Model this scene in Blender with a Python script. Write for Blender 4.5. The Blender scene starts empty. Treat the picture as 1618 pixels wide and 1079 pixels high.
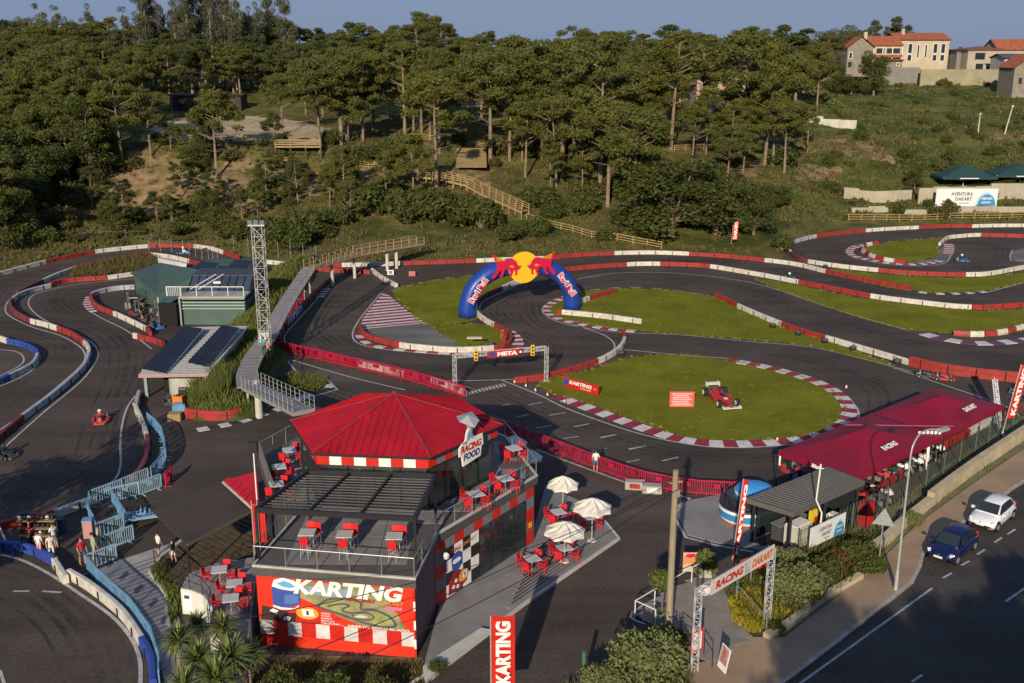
import bpy, math, random
import numpy as np
from mathutils import Vector, Matrix, noise
random.seed(7); rng = np.random.default_rng(7)
sc = bpy.context.scene
C = sc.collection
# ---------------------------------------------------------------- camera, sky, sun, exposure
H = 29.0; F = 1650.0; TH = math.atan(470/F); CT, ST = math.cos(TH), math.sin(TH)
cam = bpy.data.cameras.new('camera'); camo = bpy.data.objects.new('camera', cam); C.objects.link(camo)
camo.location = (0, 0, H); camo.rotation_euler = (math.pi/2-TH, 0, 0)
cam.sensor_width = 36; cam.lens = 36*F/1618; cam.clip_end = 9000; cam.clip_start = 0.5
sc.camera = camo
SUN_EL = 20.5; SUN_AZ = 11.7            # light travels away from the camera, drifting right
w = bpy.data.worlds.new('World'); sc.world = w; w.use_nodes = True
nt = w.node_tree; nt.nodes.clear()
sky = nt.nodes.new('ShaderNodeTexSky'); sky.sky_type = 'NISHITA'; sky.sun_disc = False
sky.sun_elevation = math.radians(SUN_EL); sky.sun_rotation = math.radians(180+SUN_AZ)
sky.air_density = 1.3; sky.dust_density = 0.2; sky.ozone_density = 4.5; sky.altitude = 50
bg = nt.nodes.new('ShaderNodeBackground'); bg.inputs['Strength'].default_value = 0.075
wo = nt.nodes.new('ShaderNodeOutputWorld')
air = nt.nodes.new('ShaderNodeMix'); air.data_type = 'RGBA'; air.inputs[0].default_value = .85; air.inputs[7].default_value = (1.75, 2.7, 4.95, 1)   # even blue-grey evening air over the whole dome
nt.links.new(sky.outputs[0], air.inputs[6]); nt.links.new(air.outputs[2], bg.inputs[0]); nt.links.new(bg.outputs[0], wo.inputs[0])
sl = bpy.data.lights.new('sun', 'SUN'); sl.energy = 4.6; sl.angle = math.radians(0.6); sl.color = (1.0, 0.86, 0.68)
so = bpy.data.objects.new('sun', sl); C.objects.link(so)
el, az = math.radians(SUN_EL), math.radians(SUN_AZ)
d = Vector((math.sin(az)*math.cos(el), math.cos(az)*math.cos(el), -math.sin(el)))
so.rotation_euler = d.to_track_quat('-Z', 'Y').to_euler(); so.location = (0, -20, 60)
sc.view_settings.view_transform = 'Standard'; sc.view_settings.look = 'None'
sc.view_settings.exposure = 0.22; sc.view_settings.gamma = 1; sc.view_settings.use_curve_mapping = False

# ---------------------------------------------------------------- surveying helpers
def P(px, py, z=0.0):
    """point of the place at height z seen along a sight line of the survey photograph"""
    v = (py-540)/F; zc = (H-z)/(ST+v*CT)
    return Vector(((px-809)/F*zc, zc*(CT-v*ST), z))
def Zat(b, py):
    v = (py-540)/F
    return H - b[1]*(ST+v*CT)/(CT-v*ST)
def at_depth(px, py, Y):
    v = (py-540)/F; z = H - Y*(ST+v*CT)/(CT-v*ST)
    zc = Y*CT+(H-z)*ST
    return Vector(((px-809)/F*zc, Y, z))
def proj(p):
    zc = p[1]*CT+(H-p[2])*ST
    return (809+F*p[0]/zc, 540+F*((H-p[2])*CT-p[1]*ST)/zc)
def PL(pts, z=0.0): return [P(a, b, z) for a, b in pts]
def cat(pts, n=6, closed=False):
    """smooth curve through points"""
    pts = [Vector(p) for p in pts]
    if len(pts) < 3 and not closed: return pts
    N = len(pts); out = []
    rngi = range(N if closed else N-1)
    for i in rngi:
        if closed: p0, p1, p2, p3 = pts[i-1], pts[i], pts[(i+1) % N], pts[(i+2) % N]
        else: p0, p1, p2, p3 = pts[max(i-1, 0)], pts[i], pts[i+1], pts[min(i+2, N-1)]
        for k in range(n):
            t = k/n
            out.append(0.5*((2*p1)+(-p0+p2)*t+(2*p0-5*p1+4*p2-p3)*t*t+(-p0+3*p1-3*p2+p3)*t**3))
    if not closed: out.append(pts[-1])
    return out
def inpoly(x, y, poly):
    c = False; j = len(poly)-1
    for i in range(len(poly)):
        xi, yi = poly[i]; xj, yj = poly[j]
        if (yi > y) != (yj > y) and x < (xj-xi)*(y-yi)/(yj-yi)+xi: c = not c
        j = i
    return c

# ---------------------------------------------------------------- mesh builder
class MB:
    def __init__(s): s.v = []; s.f = []; s.m = []
    def add(s, vs, fs, mi=0):
        o = len(s.v); s.v += [tuple(p) for p in vs]
        s.f += [tuple(i+o for i in f) for f in fs]; s.m += [mi]*len(fs); return s
    def box(s, c, size, rz=0, mi=0, rx=0, ry=0):
        M = Matrix.Rotation(rz, 3, 'Z') @ Matrix.Rotation(ry, 3, 'Y') @ Matrix.Rotation(rx, 3, 'X'); c = Vector(c)
        vs = [c+M @ Vector((a*size[0]/2, b*size[1]/2, e*size[2]/2)) for e in (-1, 1) for b in (-1, 1) for a in (-1, 1)]
        return s.add(vs, [(0,2,3,1),(4,5,7,6),(0,1,5,4),(2,6,7,3),(0,4,6,2),(1,3,7,5)], mi)
    def beam(s, p, q, w, h, mi=0, up=(0,0,1)):
        p, q = Vector(p), Vector(q); d = (q-p)
        if d.length < 1e-6: return s
        d.normalize(); up = Vector(up)
        if abs(d.dot(up)) > .98: up = Vector((0,1,0))
        x = d.cross(up).normalized(); u = x.cross(d)
        vs = [b+x*(i*w/2)+u*(j*h/2) for b in (p, q) for i, j in ((-1,-1),(1,-1),(1,1),(-1,1))]
        return s.add(vs, [(0,1,2,3),(7,6,5,4),(0,4,5,1),(1,5,6,2),(2,6,7,3),(3,7,4,0)], mi)
    def cyl(s, p, q, r0, r1=None, n=8, mi=0, caps=True):
        p, q = Vector(p), Vector(q); r1 = r0 if r1 is None else r1
        d = (q-p).normalized(); a = Vector((0,0,1)) if abs(d.z) < .9 else Vector((1,0,0))
        x = d.cross(a).normalized(); y = d.cross(x)
        vs = []
        for b, r in ((p, r0), (q, r1)):
            vs += [b+(x*math.cos(2*math.pi*k/n)+y*math.sin(2*math.pi*k/n))*r for k in range(n)]
        fs = [(k, (k+1) % n, n+(k+1) % n, n+k) for k in range(n)]
        if caps: fs += [tuple(range(n))[::-1], tuple(range(n, 2*n))]
        return s.add(vs, fs, mi)
    def tube(s, pts, r, n=6, mi=0):
        for a, b in zip(pts[:-1], pts[1:]): s.cyl(a, b, r, r, n, mi)
        return s
    def sph(s, c, r, sc_=(1,1,1), n=12, k=8, mi=0, zmin=-1.01):
        c = Vector(c); vs = []; fs = []
        for i in range(k+1):
            ph = math.pi*i/k
            for j in range(n):
                t = 2*math.pi*j/n; z = max(math.cos(ph), zmin)
                vs.append(c+Vector((math.sin(ph)*math.cos(t)*r*sc_[0], math.sin(ph)*math.sin(t)*r*sc_[1], z*r*sc_[2])))
        for i in range(k):
            for j in range(n):
                fs.append((i*n+j, i*n+(j+1) % n, (i+1)*n+(j+1) % n, (i+1)*n+j)[::-1])
        return s.add(vs, fs, mi)
    def prism(s, poly, z0, z1, mi=0, bottom=True):
        n = len(poly)
        A = sum(poly[i][0]*poly[(i+1) % n][1]-poly[(i+1) % n][0]*poly[i][1] for i in range(n))
        if A < 0: poly = list(poly)[::-1]
        vs = [(p[0], p[1], z0) for p in poly]+[(p[0], p[1], z1) for p in poly]
        fs = [(i, (i+1) % n, n+(i+1) % n, n+i) for i in range(n)]+[tuple(range(n, 2*n))]
        if bottom: fs.append(tuple(range(n))[::-1])
        return s.add(vs, fs, mi)
    def sheet(s, poly, z, mi=0):
        n = len(poly)
        A = sum(poly[i][0]*poly[(i+1) % n][1]-poly[(i+1) % n][0]*poly[i][1] for i in range(n))
        if A < 0: poly = list(poly)[::-1]
        return s.add([(p[0], p[1], z) for p in poly], [tuple(range(n))], mi)
    def ribbon(s, pts, w, z, mi=0, off=0.0):
        vs = []; N = len(pts)
        for i, p in enumerate(pts):
            a, b = pts[max(i-1, 0)], pts[min(i+1, N-1)]
            d = Vector((b[0]-a[0], b[1]-a[1], 0)).normalized(); n = Vector((-d.y, d.x, 0))
            vs += [(p[0]+n.x*(off-w/2), p[1]+n.y*(off-w/2), z), (p[0]+n.x*(off+w/2), p[1]+n.y*(off+w/2), z)]
        return s.add(vs, [(2*i, 2*i+2, 2*i+3, 2*i+1) for i in range(N-1)], mi)
    def extr(s, pts, prof, mi=0, closed_prof=True):
        """sweep a (side,height) profile along a ground polyline"""
        vs = []; N = len(pts); k = len(prof)
        for i, p in enumerate(pts):
            a, b = pts[max(i-1, 0)], pts[min(i+1, N-1)]
            d = Vector((b[0]-a[0], b[1]-a[1], 0)).normalized(); n = Vector((-d.y, d.x, 0))
            for u, h in prof: vs.append((p[0]+n.x*u, p[1]+n.y*u, p[2]+h))
        fs = []
        for i in range(N-1):
            for j in range(k): fs.append((i*k+j, (i+1)*k+j, (i+1)*k+(j+1) % k, i*k+(j+1) % k))
        fs += [tuple(range(k)), tuple(range((N-1)*k, N*k))[::-1]]
        return s.add(vs, fs, mi)
class Fr:
    """a flat board frame: origin, right and up directions"""
    def __init__(s, o, x, u):
        s.o = Vector(o); s.x = Vector(x).normalized(); s.u = Vector(u).normalized(); s.n = s.x.cross(s.u)
    def p(s, a, b, d=0): return s.o+s.x*a+s.u*b+s.n*d
    def poly(s, mb, pts, d0, d1, mi=0):
        n = len(pts)
        A = sum(pts[i][0]*pts[(i+1) % n][1]-pts[(i+1) % n][0]*pts[i][1] for i in range(n))
        if A < 0: pts = list(pts)[::-1]
        vs = [s.p(a, b, d0) for a, b in pts]+[s.p(a, b, d1) for a, b in pts]
        mb.add(vs, [(i, (i+1) % n, n+(i+1) % n, n+i) for i in range(n)]+[tuple(range(n, 2*n)), tuple(range(n))[::-1]], mi); return mb
    def rect(s, mb, a0, b0, a1, b1, d0, d1, mi=0): return s.poly(mb, [(a0,b0),(a1,b0),(a1,b1),(a0,b1)], d0, d1, mi)

def obj(name, mb, mats, parent=None, smooth=False, world=True, kind=None, label=None, cat_=None, group=None):
    me = bpy.data.meshes.new(name)
    vs = mb.v
    if parent is not None and world:
        q = parent
        off = Vector((0,0,0))
        while q is not None: off += q.location; q = q.parent
        vs = [(a-off.x, b-off.y, c-off.z) for a, b, c in vs]
    elif parent is None and world is True and False: pass
    me.from_pydata(vs, [], mb.f)
    if not isinstance(mats, (list, tuple)): mats = [mats]
    for m_ in mats: me.materials.append(m_)
    if len(mats) > 1: me.polygons.foreach_set('material_index', mb.m)
    if smooth: me.polygons.foreach_set('use_smooth', [True]*len(me.polygons))
    me.update()
    o = bpy.data.objects.new(name, me); C.objects.link(o)
    if parent is not None: o.parent = parent
    tag(o, label, cat_, group, kind); return o
def tag(o, label=None, cat_=None, group=None, kind=None):
    if label: o['label'] = label
    if cat_: o['category'] = cat_
    if group: o['group'] = group
    if kind: o['kind'] = kind
    return o
def thing(name, label, cat_, loc=(0,0,0), rz=0, group=None, kind=None):
    o = bpy.data.objects.new(name, None); C.objects.link(o); o.empty_display_size = .3
    o.location = loc; o.rotation_euler = (0,0,rz)
    return tag(o, label, cat_, group, kind)
def kids(o): return [c for c in o.children]
KIDS = {}
def dup(root, loc, rz=0, label=None, group=None, scale=None, tilt=None):
    def rec(o, par):
        c = o.copy(); C.objects.link(c); c.parent = par
        if par is not None: c.matrix_parent_inverse = o.matrix_parent_inverse
        for ch in KIDS.setdefault(o.name, list(o.children)): rec(ch, c)
        return c
    r = rec(root, None)
    r.location = loc; r.rotation_euler = (tilt[0] if tilt else 0, tilt[1] if tilt else 0, rz)
    if scale is not None: r.scale = (scale,)*3 if isinstance(scale, (int, float)) else scale
    if label: r['label'] = label
    if group: r['group'] = group
    return r
class Spawner:
    """first placement moves the prototype itself, later ones copy it"""
    def __init__(s, proto): s.p = proto; s.used = False
    def __call__(s, loc, rz=0, label=None, group=None, scale=None, tilt=None):
        if s.used: return dup(s.p, loc, rz, label, group, scale, tilt)
        s.used = True; r = s.p; KIDS.setdefault(r.name, list(r.children))
        r.location = loc; r.rotation_euler = (tilt[0] if tilt else 0, tilt[1] if tilt else 0, rz)
        if scale is not None: r.scale = (scale,)*3 if isinstance(scale, (int, float)) else scale
        if label: r['label'] = label
        if group: r['group'] = group
        return r

# ---------------------------------------------------------------- materials
MATS = {}
def mat(name, col, rough=.7, metal=0, var=.15, scale=3.0, bump=0.0, bscale=None, alt=None, spec=.4, trans=0, coat=0, objvar=0, detail=6, stretch=None):
    if name in MATS: return MATS[name]
    m = bpy.data.materials.new(name); m.use_nodes = True; nt = m.node_tree; b = nt.nodes['Principled BSDF']
    b.inputs['Roughness'].default_value = rough; b.inputs['Metallic'].default_value = metal
    b.inputs['Specular IOR Level'].default_value = spec
    if coat: b.inputs['Coat Weight'].default_value = coat; b.inputs['Coat Roughness'].default_value = .08
    if trans: b.inputs['Transmission Weight'].default_value = trans
    col = tuple(col)+(1,)
    if var or alt or objvar:
        tc = nt.nodes.new('ShaderNodeTexCoord'); n = nt.nodes.new('ShaderNodeTexNoise')
        n.inputs['Scale'].default_value = scale; n.inputs['Detail'].default_value = detail; n.inputs['Roughness'].default_value = .62
        geo = nt.nodes.new('ShaderNodeNewGeometry')
        src = geo.outputs['Position']
        if stretch:
            mp = nt.nodes.new('ShaderNodeMapping'); mp.inputs['Scale'].default_value = stretch
            nt.links.new(src, mp.inputs[0]); src = mp.outputs[0]
        nt.links.new(src, n.inputs['Vector'])
        r = nt.nodes.new('ShaderNodeMapRange'); r.inputs[1].default_value = .3; r.inputs[2].default_value = .7
        nt.links.new(n.outputs[0], r.inputs[0])
        mx = nt.nodes.new('ShaderNodeMix'); mx.data_type = 'RGBA'
        a = alt+(1,) if alt else tuple(c*(1-var) for c in col[:3])+(1,)
        bb = col if alt else tuple(min(1, c*(1+var)) for c in col[:3])+(1,)
        mx.inputs[6].default_value = a; mx.inputs[7].default_value = bb
        nt.links.new(r.outputs[0], mx.inputs[0]); out = mx.outputs[2]
        if objvar:
            oi = nt.nodes.new('ShaderNodeObjectInfo'); hsv = nt.nodes.new('ShaderNodeHueSaturation')
            mr = nt.nodes.new('ShaderNodeMapRange'); mr.inputs[3].default_value = 1-objvar; mr.inputs[4].default_value = 1+objvar
            nt.links.new(oi.outputs['Random'], mr.inputs[0]); nt.links.new(mr.outputs[0], hsv.inputs['Value'])
            nt.links.new(out, hsv.inputs['Color']); out = hsv.outputs[0]
        nt.links.new(out, b.inputs['Base Color'])
        if bump:
            bn = nt.nodes.new('ShaderNodeBump'); bn.inputs['Strength'].default_value = bump; bn.inputs['Distance'].default_value = .05
            n2 = nt.nodes.new('ShaderNodeTexNoise'); n2.inputs['Scale'].default_value = bscale or scale*6; n2.inputs['Detail'].default_value = 4
            nt.links.new(src, n2.inputs['Vector']); nt.links.new(n2.outputs[0], bn.inputs['Height']); nt.links.new(bn.outputs[0], b.inputs['Normal'])
    else: b.inputs['Base Color'].default_value = col
    MATS[name] = m; return m
RED = mat('red_paint', (.50,.018,.012), .42, scale=1.3, var=.16)
REDB = mat('red_barrier', (.40,.026,.018), .6, scale=1.7, alt=(.17,.03,.025), bump=.15)
DRED = mat('dark_red_paint', (.28,.02,.02), .6, scale=1.5, var=.25)
WHITE = mat('white_paint', (.72,.70,.65), .55, scale=1.2, var=.1)
WHITEB = mat('white_barrier', (.66,.62,.53), .6, scale=1.7, alt=(.40,.37,.31), bump=.15)
BLUEB = mat('blue_barrier', (.03,.06,.28), .5, scale=1, var=.2)
LINE = mat('line_paint', (.52,.51,.49), .7, scale=2.2, alt=(.26,.25,.24))
BLACK = mat('black_metal', (.018,.018,.02), .45, var=.1)
RUB = mat('tyre_rubber', (.015,.015,.015), .85, var=.1)
GREY = mat('grey_paint', (.19,.19,.19), .6, scale=2, var=.12)
DGREY = mat('dark_grey_panel', (.06,.06,.063), .5, scale=1, var=.15)
STEEL = mat('galvanised_steel', (.46,.46,.45), .45, metal=.7, var=.12)
ALU = mat('aluminium_truss', (.62,.62,.60), .4, metal=.5, var=.08)
CONC = mat('concrete', (.34,.32,.28), .9, scale=.7, var=.22, bump=.3, bscale=9)
CONCL = mat('pale_concrete', (.46,.44,.38), .9, scale=.8, var=.2, bump=.2, bscale=9)
WOOD = mat('weathered_wood', (.30,.21,.115), .85, scale=2, var=.3, bump=.2, stretch=(1,1,3))
WOODL = mat('pale_pine_wood', (.28,.20,.085), .85, scale=2, var=.25)
WOODD = mat('dark_deck_wood', (.085,.062,.036), .85, scale=3, var=.35, bump=.2)
MAG = mat('magenta_plastic', (.42,.012,.050), .45, var=.15, scale=1)
LBLUE = mat('light_blue_plastic', (.13,.27,.42), .5, var=.2, scale=1.5)
GLASS = mat('dark_glass', (.02,.028,.03), .08, spec=.8, var=.2, scale=.5)
GREENM = mat('green_cladding', (.060,.105,.085), .55, scale=.6, var=.15)
PANEL = mat('solar_cell', (.010,.011,.020), .35, spec=.4, var=.3, scale=.8)
BARK = mat('pine_bark', (.21,.15,.10), .95, scale=1.5, var=.4)
BARKL = mat('pale_bark', (.34,.29,.22), .9, scale=1.2, var=.35)
SKIN = mat('skin', (.42,.24,.16), .6, var=.05)
HAIR = mat('dark_hair', (.03,.02,.015), .6, var=.1)
YEL = mat('yellow_vinyl', (.78,.42,.015), .4, var=.05)
def pmat(name, c): return mat(name, c, .55, var=.08)

def leafmat(name, c1, c2, c3, scale=.35):
    m = bpy.data.materials.new(name); m.use_nodes = True; nt = m.node_tree; b = nt.nodes['Principled BSDF']
    b.inputs['Roughness'].default_value = .62; b.inputs['Specular IOR Level'].default_value = .25
    at = nt.nodes.new('ShaderNodeAttribute'); at.attribute_name = 'tint'
    oi = nt.nodes.new('ShaderNodeObjectInfo')
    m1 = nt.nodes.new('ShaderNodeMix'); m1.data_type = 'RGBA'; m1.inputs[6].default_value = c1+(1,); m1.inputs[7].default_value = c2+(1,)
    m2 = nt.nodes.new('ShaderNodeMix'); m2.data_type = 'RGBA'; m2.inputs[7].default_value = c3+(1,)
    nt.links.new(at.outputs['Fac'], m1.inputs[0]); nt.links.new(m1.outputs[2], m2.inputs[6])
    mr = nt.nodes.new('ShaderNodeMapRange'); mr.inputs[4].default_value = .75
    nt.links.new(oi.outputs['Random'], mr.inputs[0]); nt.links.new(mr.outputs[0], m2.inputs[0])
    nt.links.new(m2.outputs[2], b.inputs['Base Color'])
    tr = nt.nodes.new('ShaderNodeBsdfTranslucent'); mxs = nt.nodes.new('ShaderNodeMixShader'); mxs.inputs[0].default_value = .34
    nt.links.new(m2.outputs[2], tr.inputs[0]); out = nt.nodes['Material Output']
    nt.links.new(b.outputs[0], mxs.inputs[1]); nt.links.new(tr.outputs[0], mxs.inputs[2]); nt.links.new(mxs.outputs[0], out.inputs[0])
    MATS[name] = m; return m

# ---------------------------------------------------------------- lettering
_tc = {}
def text2d(s, bold=.02):
    k = (s, bold)
    if k in _tc: return _tc[k]
    cu = bpy.data.curves.new('txt', 'FONT'); cu.body = s; cu.offset = bold; cu.resolution_u = 3
    o = bpy.data.objects.new('txt', cu); C.objects.link(o)
    dg = bpy.context.evaluated_depsgraph_get(); me = bpy.data.meshes.new_from_object(o.evaluated_get(dg))
    vs = [(v.co.x, v.co.y) for v in me.vertices]; fs = [tuple(p.vertices) for p in me.polygons]
    bpy.data.objects.remove(o); bpy.data.curves.remove(cu); bpy.data.meshes.remove(me)
    xs = [a for a, b in vs]; ys = [b for a, b in vs]
    x0, x1, y0, y1 = min(xs), max(xs), min(ys), max(ys)
    r = ([((a-x0)/(x1-x0), (b-y0)/(y1-y0)) for a, b in vs], fs); _tc[k] = r; return r
def lettering(s, fr, a, b, w_, h_, m, parent, d=.02, shear=0, bold=.02, name='lettering'):
    vs, fs = text2d(s, bold); mb = MB()
    mb.add([fr.p(a+x*w_+y*h_*shear, b+y*h_, d) for x, y in vs], fs)
    return obj(name, mb, m, parent)
# ---------------------------------------------------------------- terrain
BASE = [(-900,700),(-300,520),(-100,465),(0,434),(72,415),(150,399),(234,389),(307,389),(354,398),(400,409),(480,420),(540,418),(637,415),(752,411),(860,407),(970,399),(1090,400),(1208,410),(1236,412),(1244,392),(1258,380),(1289,373),(1367,364),(1451,359),(1535,357),(1618,356),(1900,356),(3000,356)]
def base_y(px):
    if px <= BASE[0][0]: return BASE[0][1]
    for (a, b), (c, e) in zip(BASE[:-1], BASE[1:]):
        if px <= c: return b+(e-b)*(px-a)/(c-a)
    return BASE[-1][1]
COLS = [(0,   [(395,.8),(330,4.2),(260,9.5),(222,13),(190,15),(130,18.5),(90,24)]),
        (250, [(378,.8),(330,3.2),(262,9),(222,12.6),(188,13.4),(150,17),(100,22)]),
        (450, [(395,.8),(345,2.6),(265,8.6),(224,12.5),(190,13.3),(150,17),(100,22)]),
        (700, [(392,.8),(350,2.4),(300,6),(220,12.2),(190,14),(150,17),(95,22.6)]),
        (1000,[(385,.8),(350,2.4),(300,5.6),(230,11),(180,14.5),(130,18.5),(95,22.8)]),
        (1200,[(372,.7),(340,2.6),(280,6.8),(230,10.3),(190,13),(150,16),(110,21)]),
        (1350,[(350,.5),(338,1.4),(300,3.2),(240,8.6),(215,10.6),(180,13),(118,19.8)]),
        (1500,[(350,.3),(337,1.2),(300,3.3),(262,6.4),(215,10.4),(170,14),(124,19.2)]),
        (1640,[(349,.3),(335,1.3),(298,3.4),(262,6.5),(200,11.5),(160,15),(126,19.2)])]
COLP = [(px, [(P(px, y, z).y, z) for y, z in pr]) for px, pr in COLS]
def prof(px):
    if px <= COLP[0][0]: pr = COLP[0][1]
    elif px >= COLP[-1][0]: pr = COLP[-1][1]
    else:
        for (a, p), (c, q) in zip(COLP[:-1], COLP[1:]):
            if px <= c:
                t = (px-a)/(c-a); t = t*t*(3-2*t)
                pr = [(u[0]+(v[0]-u[0])*t, u[1]+(v[1]-u[1])*t) for u, v in zip(p, q)]; break
    return pr
_pc = {}
def terr(X, Y, fine=True):
    if Y < 60: return -.12
    z = 5.0
    for _ in range(2):
        px = 809+F*X/(Y*CT+(H-z)*ST)
        k = round(px/4)
        if k not in _pc:
            pb = max(-880, min(2900, k*4)); _pc[k] = (P(pb, base_y(pb), 0).y+.3, prof(k*4))
        Yb, pr = _pc[k]
        if Y <= Yb: z = -.12; break
        pts = [(Yb, -.12)]+[p for p in pr if p[0] > Yb+.5]
        if Y >= pts[-1][0]:
            e = Y-pts[-1][0]; z = pts[-1][1]*max(0, 1-e/1200.) + min(e, 60)*.01 - (4 if e > 1200 else 0)
        else:
            for (a, p), (c, q) in zip(pts[:-1], pts[1:]):
                if Y <= c: z = p+(q-p)*(Y-a)/(c-a); break
    if fine and z > 0:
        kf = min(1, z/1.5)
        z += kf*(noise.noise((X*.09, Y*.09, 0))*.9+noise.noise((X*.3, Y*.3, 5))*.35)
    return z
def hit(px, py):
    """where the sight line meets the hillside"""
    v = (py-540)/F
    Y = 120.
    while Y < 600:
        q = at_depth(px, py, Y)
        if q.z <= terr(q.x, Y): break
        Y += .8
    q.z = terr(q.x, q.y); return q
def ground(p): return Vector((p[0], p[1], terr(p[0], p[1])))

SAND = [(212,226),(232,206),(265,188),(300,185),(385,183),(450,186),(520,200),(545,222),(500,230),(440,226),(300,227)]
SOIL = [[(165,245),(230,235),(300,245),(320,300),(250,345),(170,335)],[(315,270),(390,245),(420,330),(350,350),(325,330)],[(400,240),(470,262),(450,290),(405,280)],[(470,270),(525,272),(520,312),(480,310)],
        [(1250,215),(1330,218),(1400,230),(1420,262),(1360,252),(1250,238)],[(1145,248),(1210,252),(1200,292),(1150,285)],[(650,262),(780,262),(790,300),(700,300)],[(1250,255),(1330,265),(1330,290),(1255,290)],
        [(1560,215),(1700,212),(1700,224),(1560,224)], [(560,250),(620,255),(610,300),(560,290)]]
MEAD = [(1290,110),(1800,110),(1800,350),(1340,350),(1240,340),(1235,200)]
LAWN = [(590,420),(590,375),(760,372),(900,375),(1000,392),(1250,395),(1250,350),(1180,330),(1000,380),(860,345),(560,345)]
xs = [-1800,-900,-500,-300,-220,-170]+[x for x in np.arange(-150, 200, 2.0)]+[202,215,240,280,360,520,900,1800]
ys = [-60,0,20,45,70,90,100]+[y for y in np.arange(104, 345, 2.0)]+[350,362,380,405,440,500,600,800,1100,1600,2400,3800]
vs = [(x, y, terr(x, y)) for y in ys for x in xs]
nx = len(xs)
mb = MB(); mb.v = vs; mb.f = [(j*nx+i, j*nx+i+1, (j+1)*nx+i+1, (j+1)*nx+i) for j in range(len(ys)-1) for i in range(nx-1)]; mb.m = [0]*len(mb.f)
def terrmat():
    m = bpy.data.materials.new('hill_cover'); m.use_nodes = True; nt = m.node_tree; b = nt.nodes['Principled BSDF']
    b.inputs['Roughness'].default_value = .95; b.inputs['Specular IOR Level'].default_value = .1
    geo = nt.nodes.new('ShaderNodeNewGeometry')
    def nz(s, d=8):
        n = nt.nodes.new('ShaderNodeTexNoise'); n.inputs['Scale'].default_value = s; n.inputs['Detail'].default_value = d; n.inputs['Roughness'].default_value = .65
        nt.links.new(geo.outputs['Position'], n.inputs['Vector']); return n.outputs[0]
    def ramp(src, stops):
        r = nt.nodes.new('ShaderNodeValToRGB'); e = r.color_ramp.elements
        e[0].position, e[0].color = stops[0][0], stops[0][1]+(1,); e[1].position, e[1].color = stops[-1][0], stops[-1][1]+(1,)
        for p, c in stops[1:-1]:
            q = e.new(p); q.color = c+(1,)
        nt.links.new(src, r.inputs[0]); return r.outputs[0]
    def mix(f, a, c):
        mx = nt.nodes.new('ShaderNodeMix'); mx.data_type = 'RGBA'; nt.links.new(f, mx.inputs[0]); nt.links.new(a, mx.inputs[6]); nt.links.new(c, mx.inputs[7]); return mx.outputs[2]
    at = nt.nodes.new('ShaderNodeVertexColor'); at.layer_name = 'cover'; sep = nt.nodes.new('ShaderNodeSeparateColor'); nt.links.new(at.outputs[0], sep.inputs[0])
    def mask(ch, s):
        a = nt.nodes.new('ShaderNodeMath'); a.operation = 'ADD'; n = nt.nodes.new('ShaderNodeMath'); n.operation = 'MULTIPLY_ADD'
        nt.links.new(nz(s), n.inputs[0]); n.inputs[1].default_value = 1.4; n.inputs[2].default_value = -1.2
        nt.links.new(sep.outputs[ch], a.inputs[0]); nt.links.new(n.outputs[0], a.inputs[1])
        r = nt.nodes.new('ShaderNodeMapRange'); r.inputs[1].default_value = .2; r.inputs[2].default_value = .42; nt.links.new(a.outputs[0], r.inputs[0]); return r.outputs[0]
    base = ramp(nz(.25), [(.3, (.05,.055,.015)), (.5, (.11,.105,.03)), (.7, (.19,.14,.06))])
    mead = ramp(nz(.12), [(.34, (.028,.042,.010)), (.5, (.07,.082,.018)), (.7, (.19,.165,.055))])
    sand = ramp(nz(.4), [(.3, (.34,.25,.15)), (.7, (.52,.41,.26))])
    soil = ramp(nz(.5), [(.32, (.07,.065,.025)), (.5, (.22,.15,.075)), (.7, (.34,.25,.14))])
    c = mix(mask(2, .3), base, mead); c = mix(mask(1, .5), c, soil); c = mix(mask(0, .6), c, sand)
    nt.links.new(c, b.inputs['Base Color'])
    bn = nt.nodes.new('ShaderNodeBump'); bn.inputs['Strength'].default_value = .8; bn.inputs['Distance'].default_value = .4
    nt.links.new(nz(1.3, 10), bn.inputs['Height']); nt.links.new(bn.outputs[0], b.inputs['Normal']); return m
to = obj('hillside_terrain', mb, terrmat(), kind='structure', smooth=True)
ca = to.data.color_attributes.new('cover', 'FLOAT_COLOR', 'POINT')
cols = np.zeros((len(vs), 4), dtype=np.float32)
for i, (x, y, z) in enumerate(vs):
    if y < 100 or y > 420: continue
    a, b = proj((x, y, z))
    cols[i] = (1 if inpoly(a, b, SAND) else 0, 1 if any(inpoly(a, b, q) for q in SOIL) else 0, 1 if (inpoly(a, b, MEAD) or inpoly(a, b, LAWN)) else 0, 1)
ca.data.foreach_set('color', cols.ravel())

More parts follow.
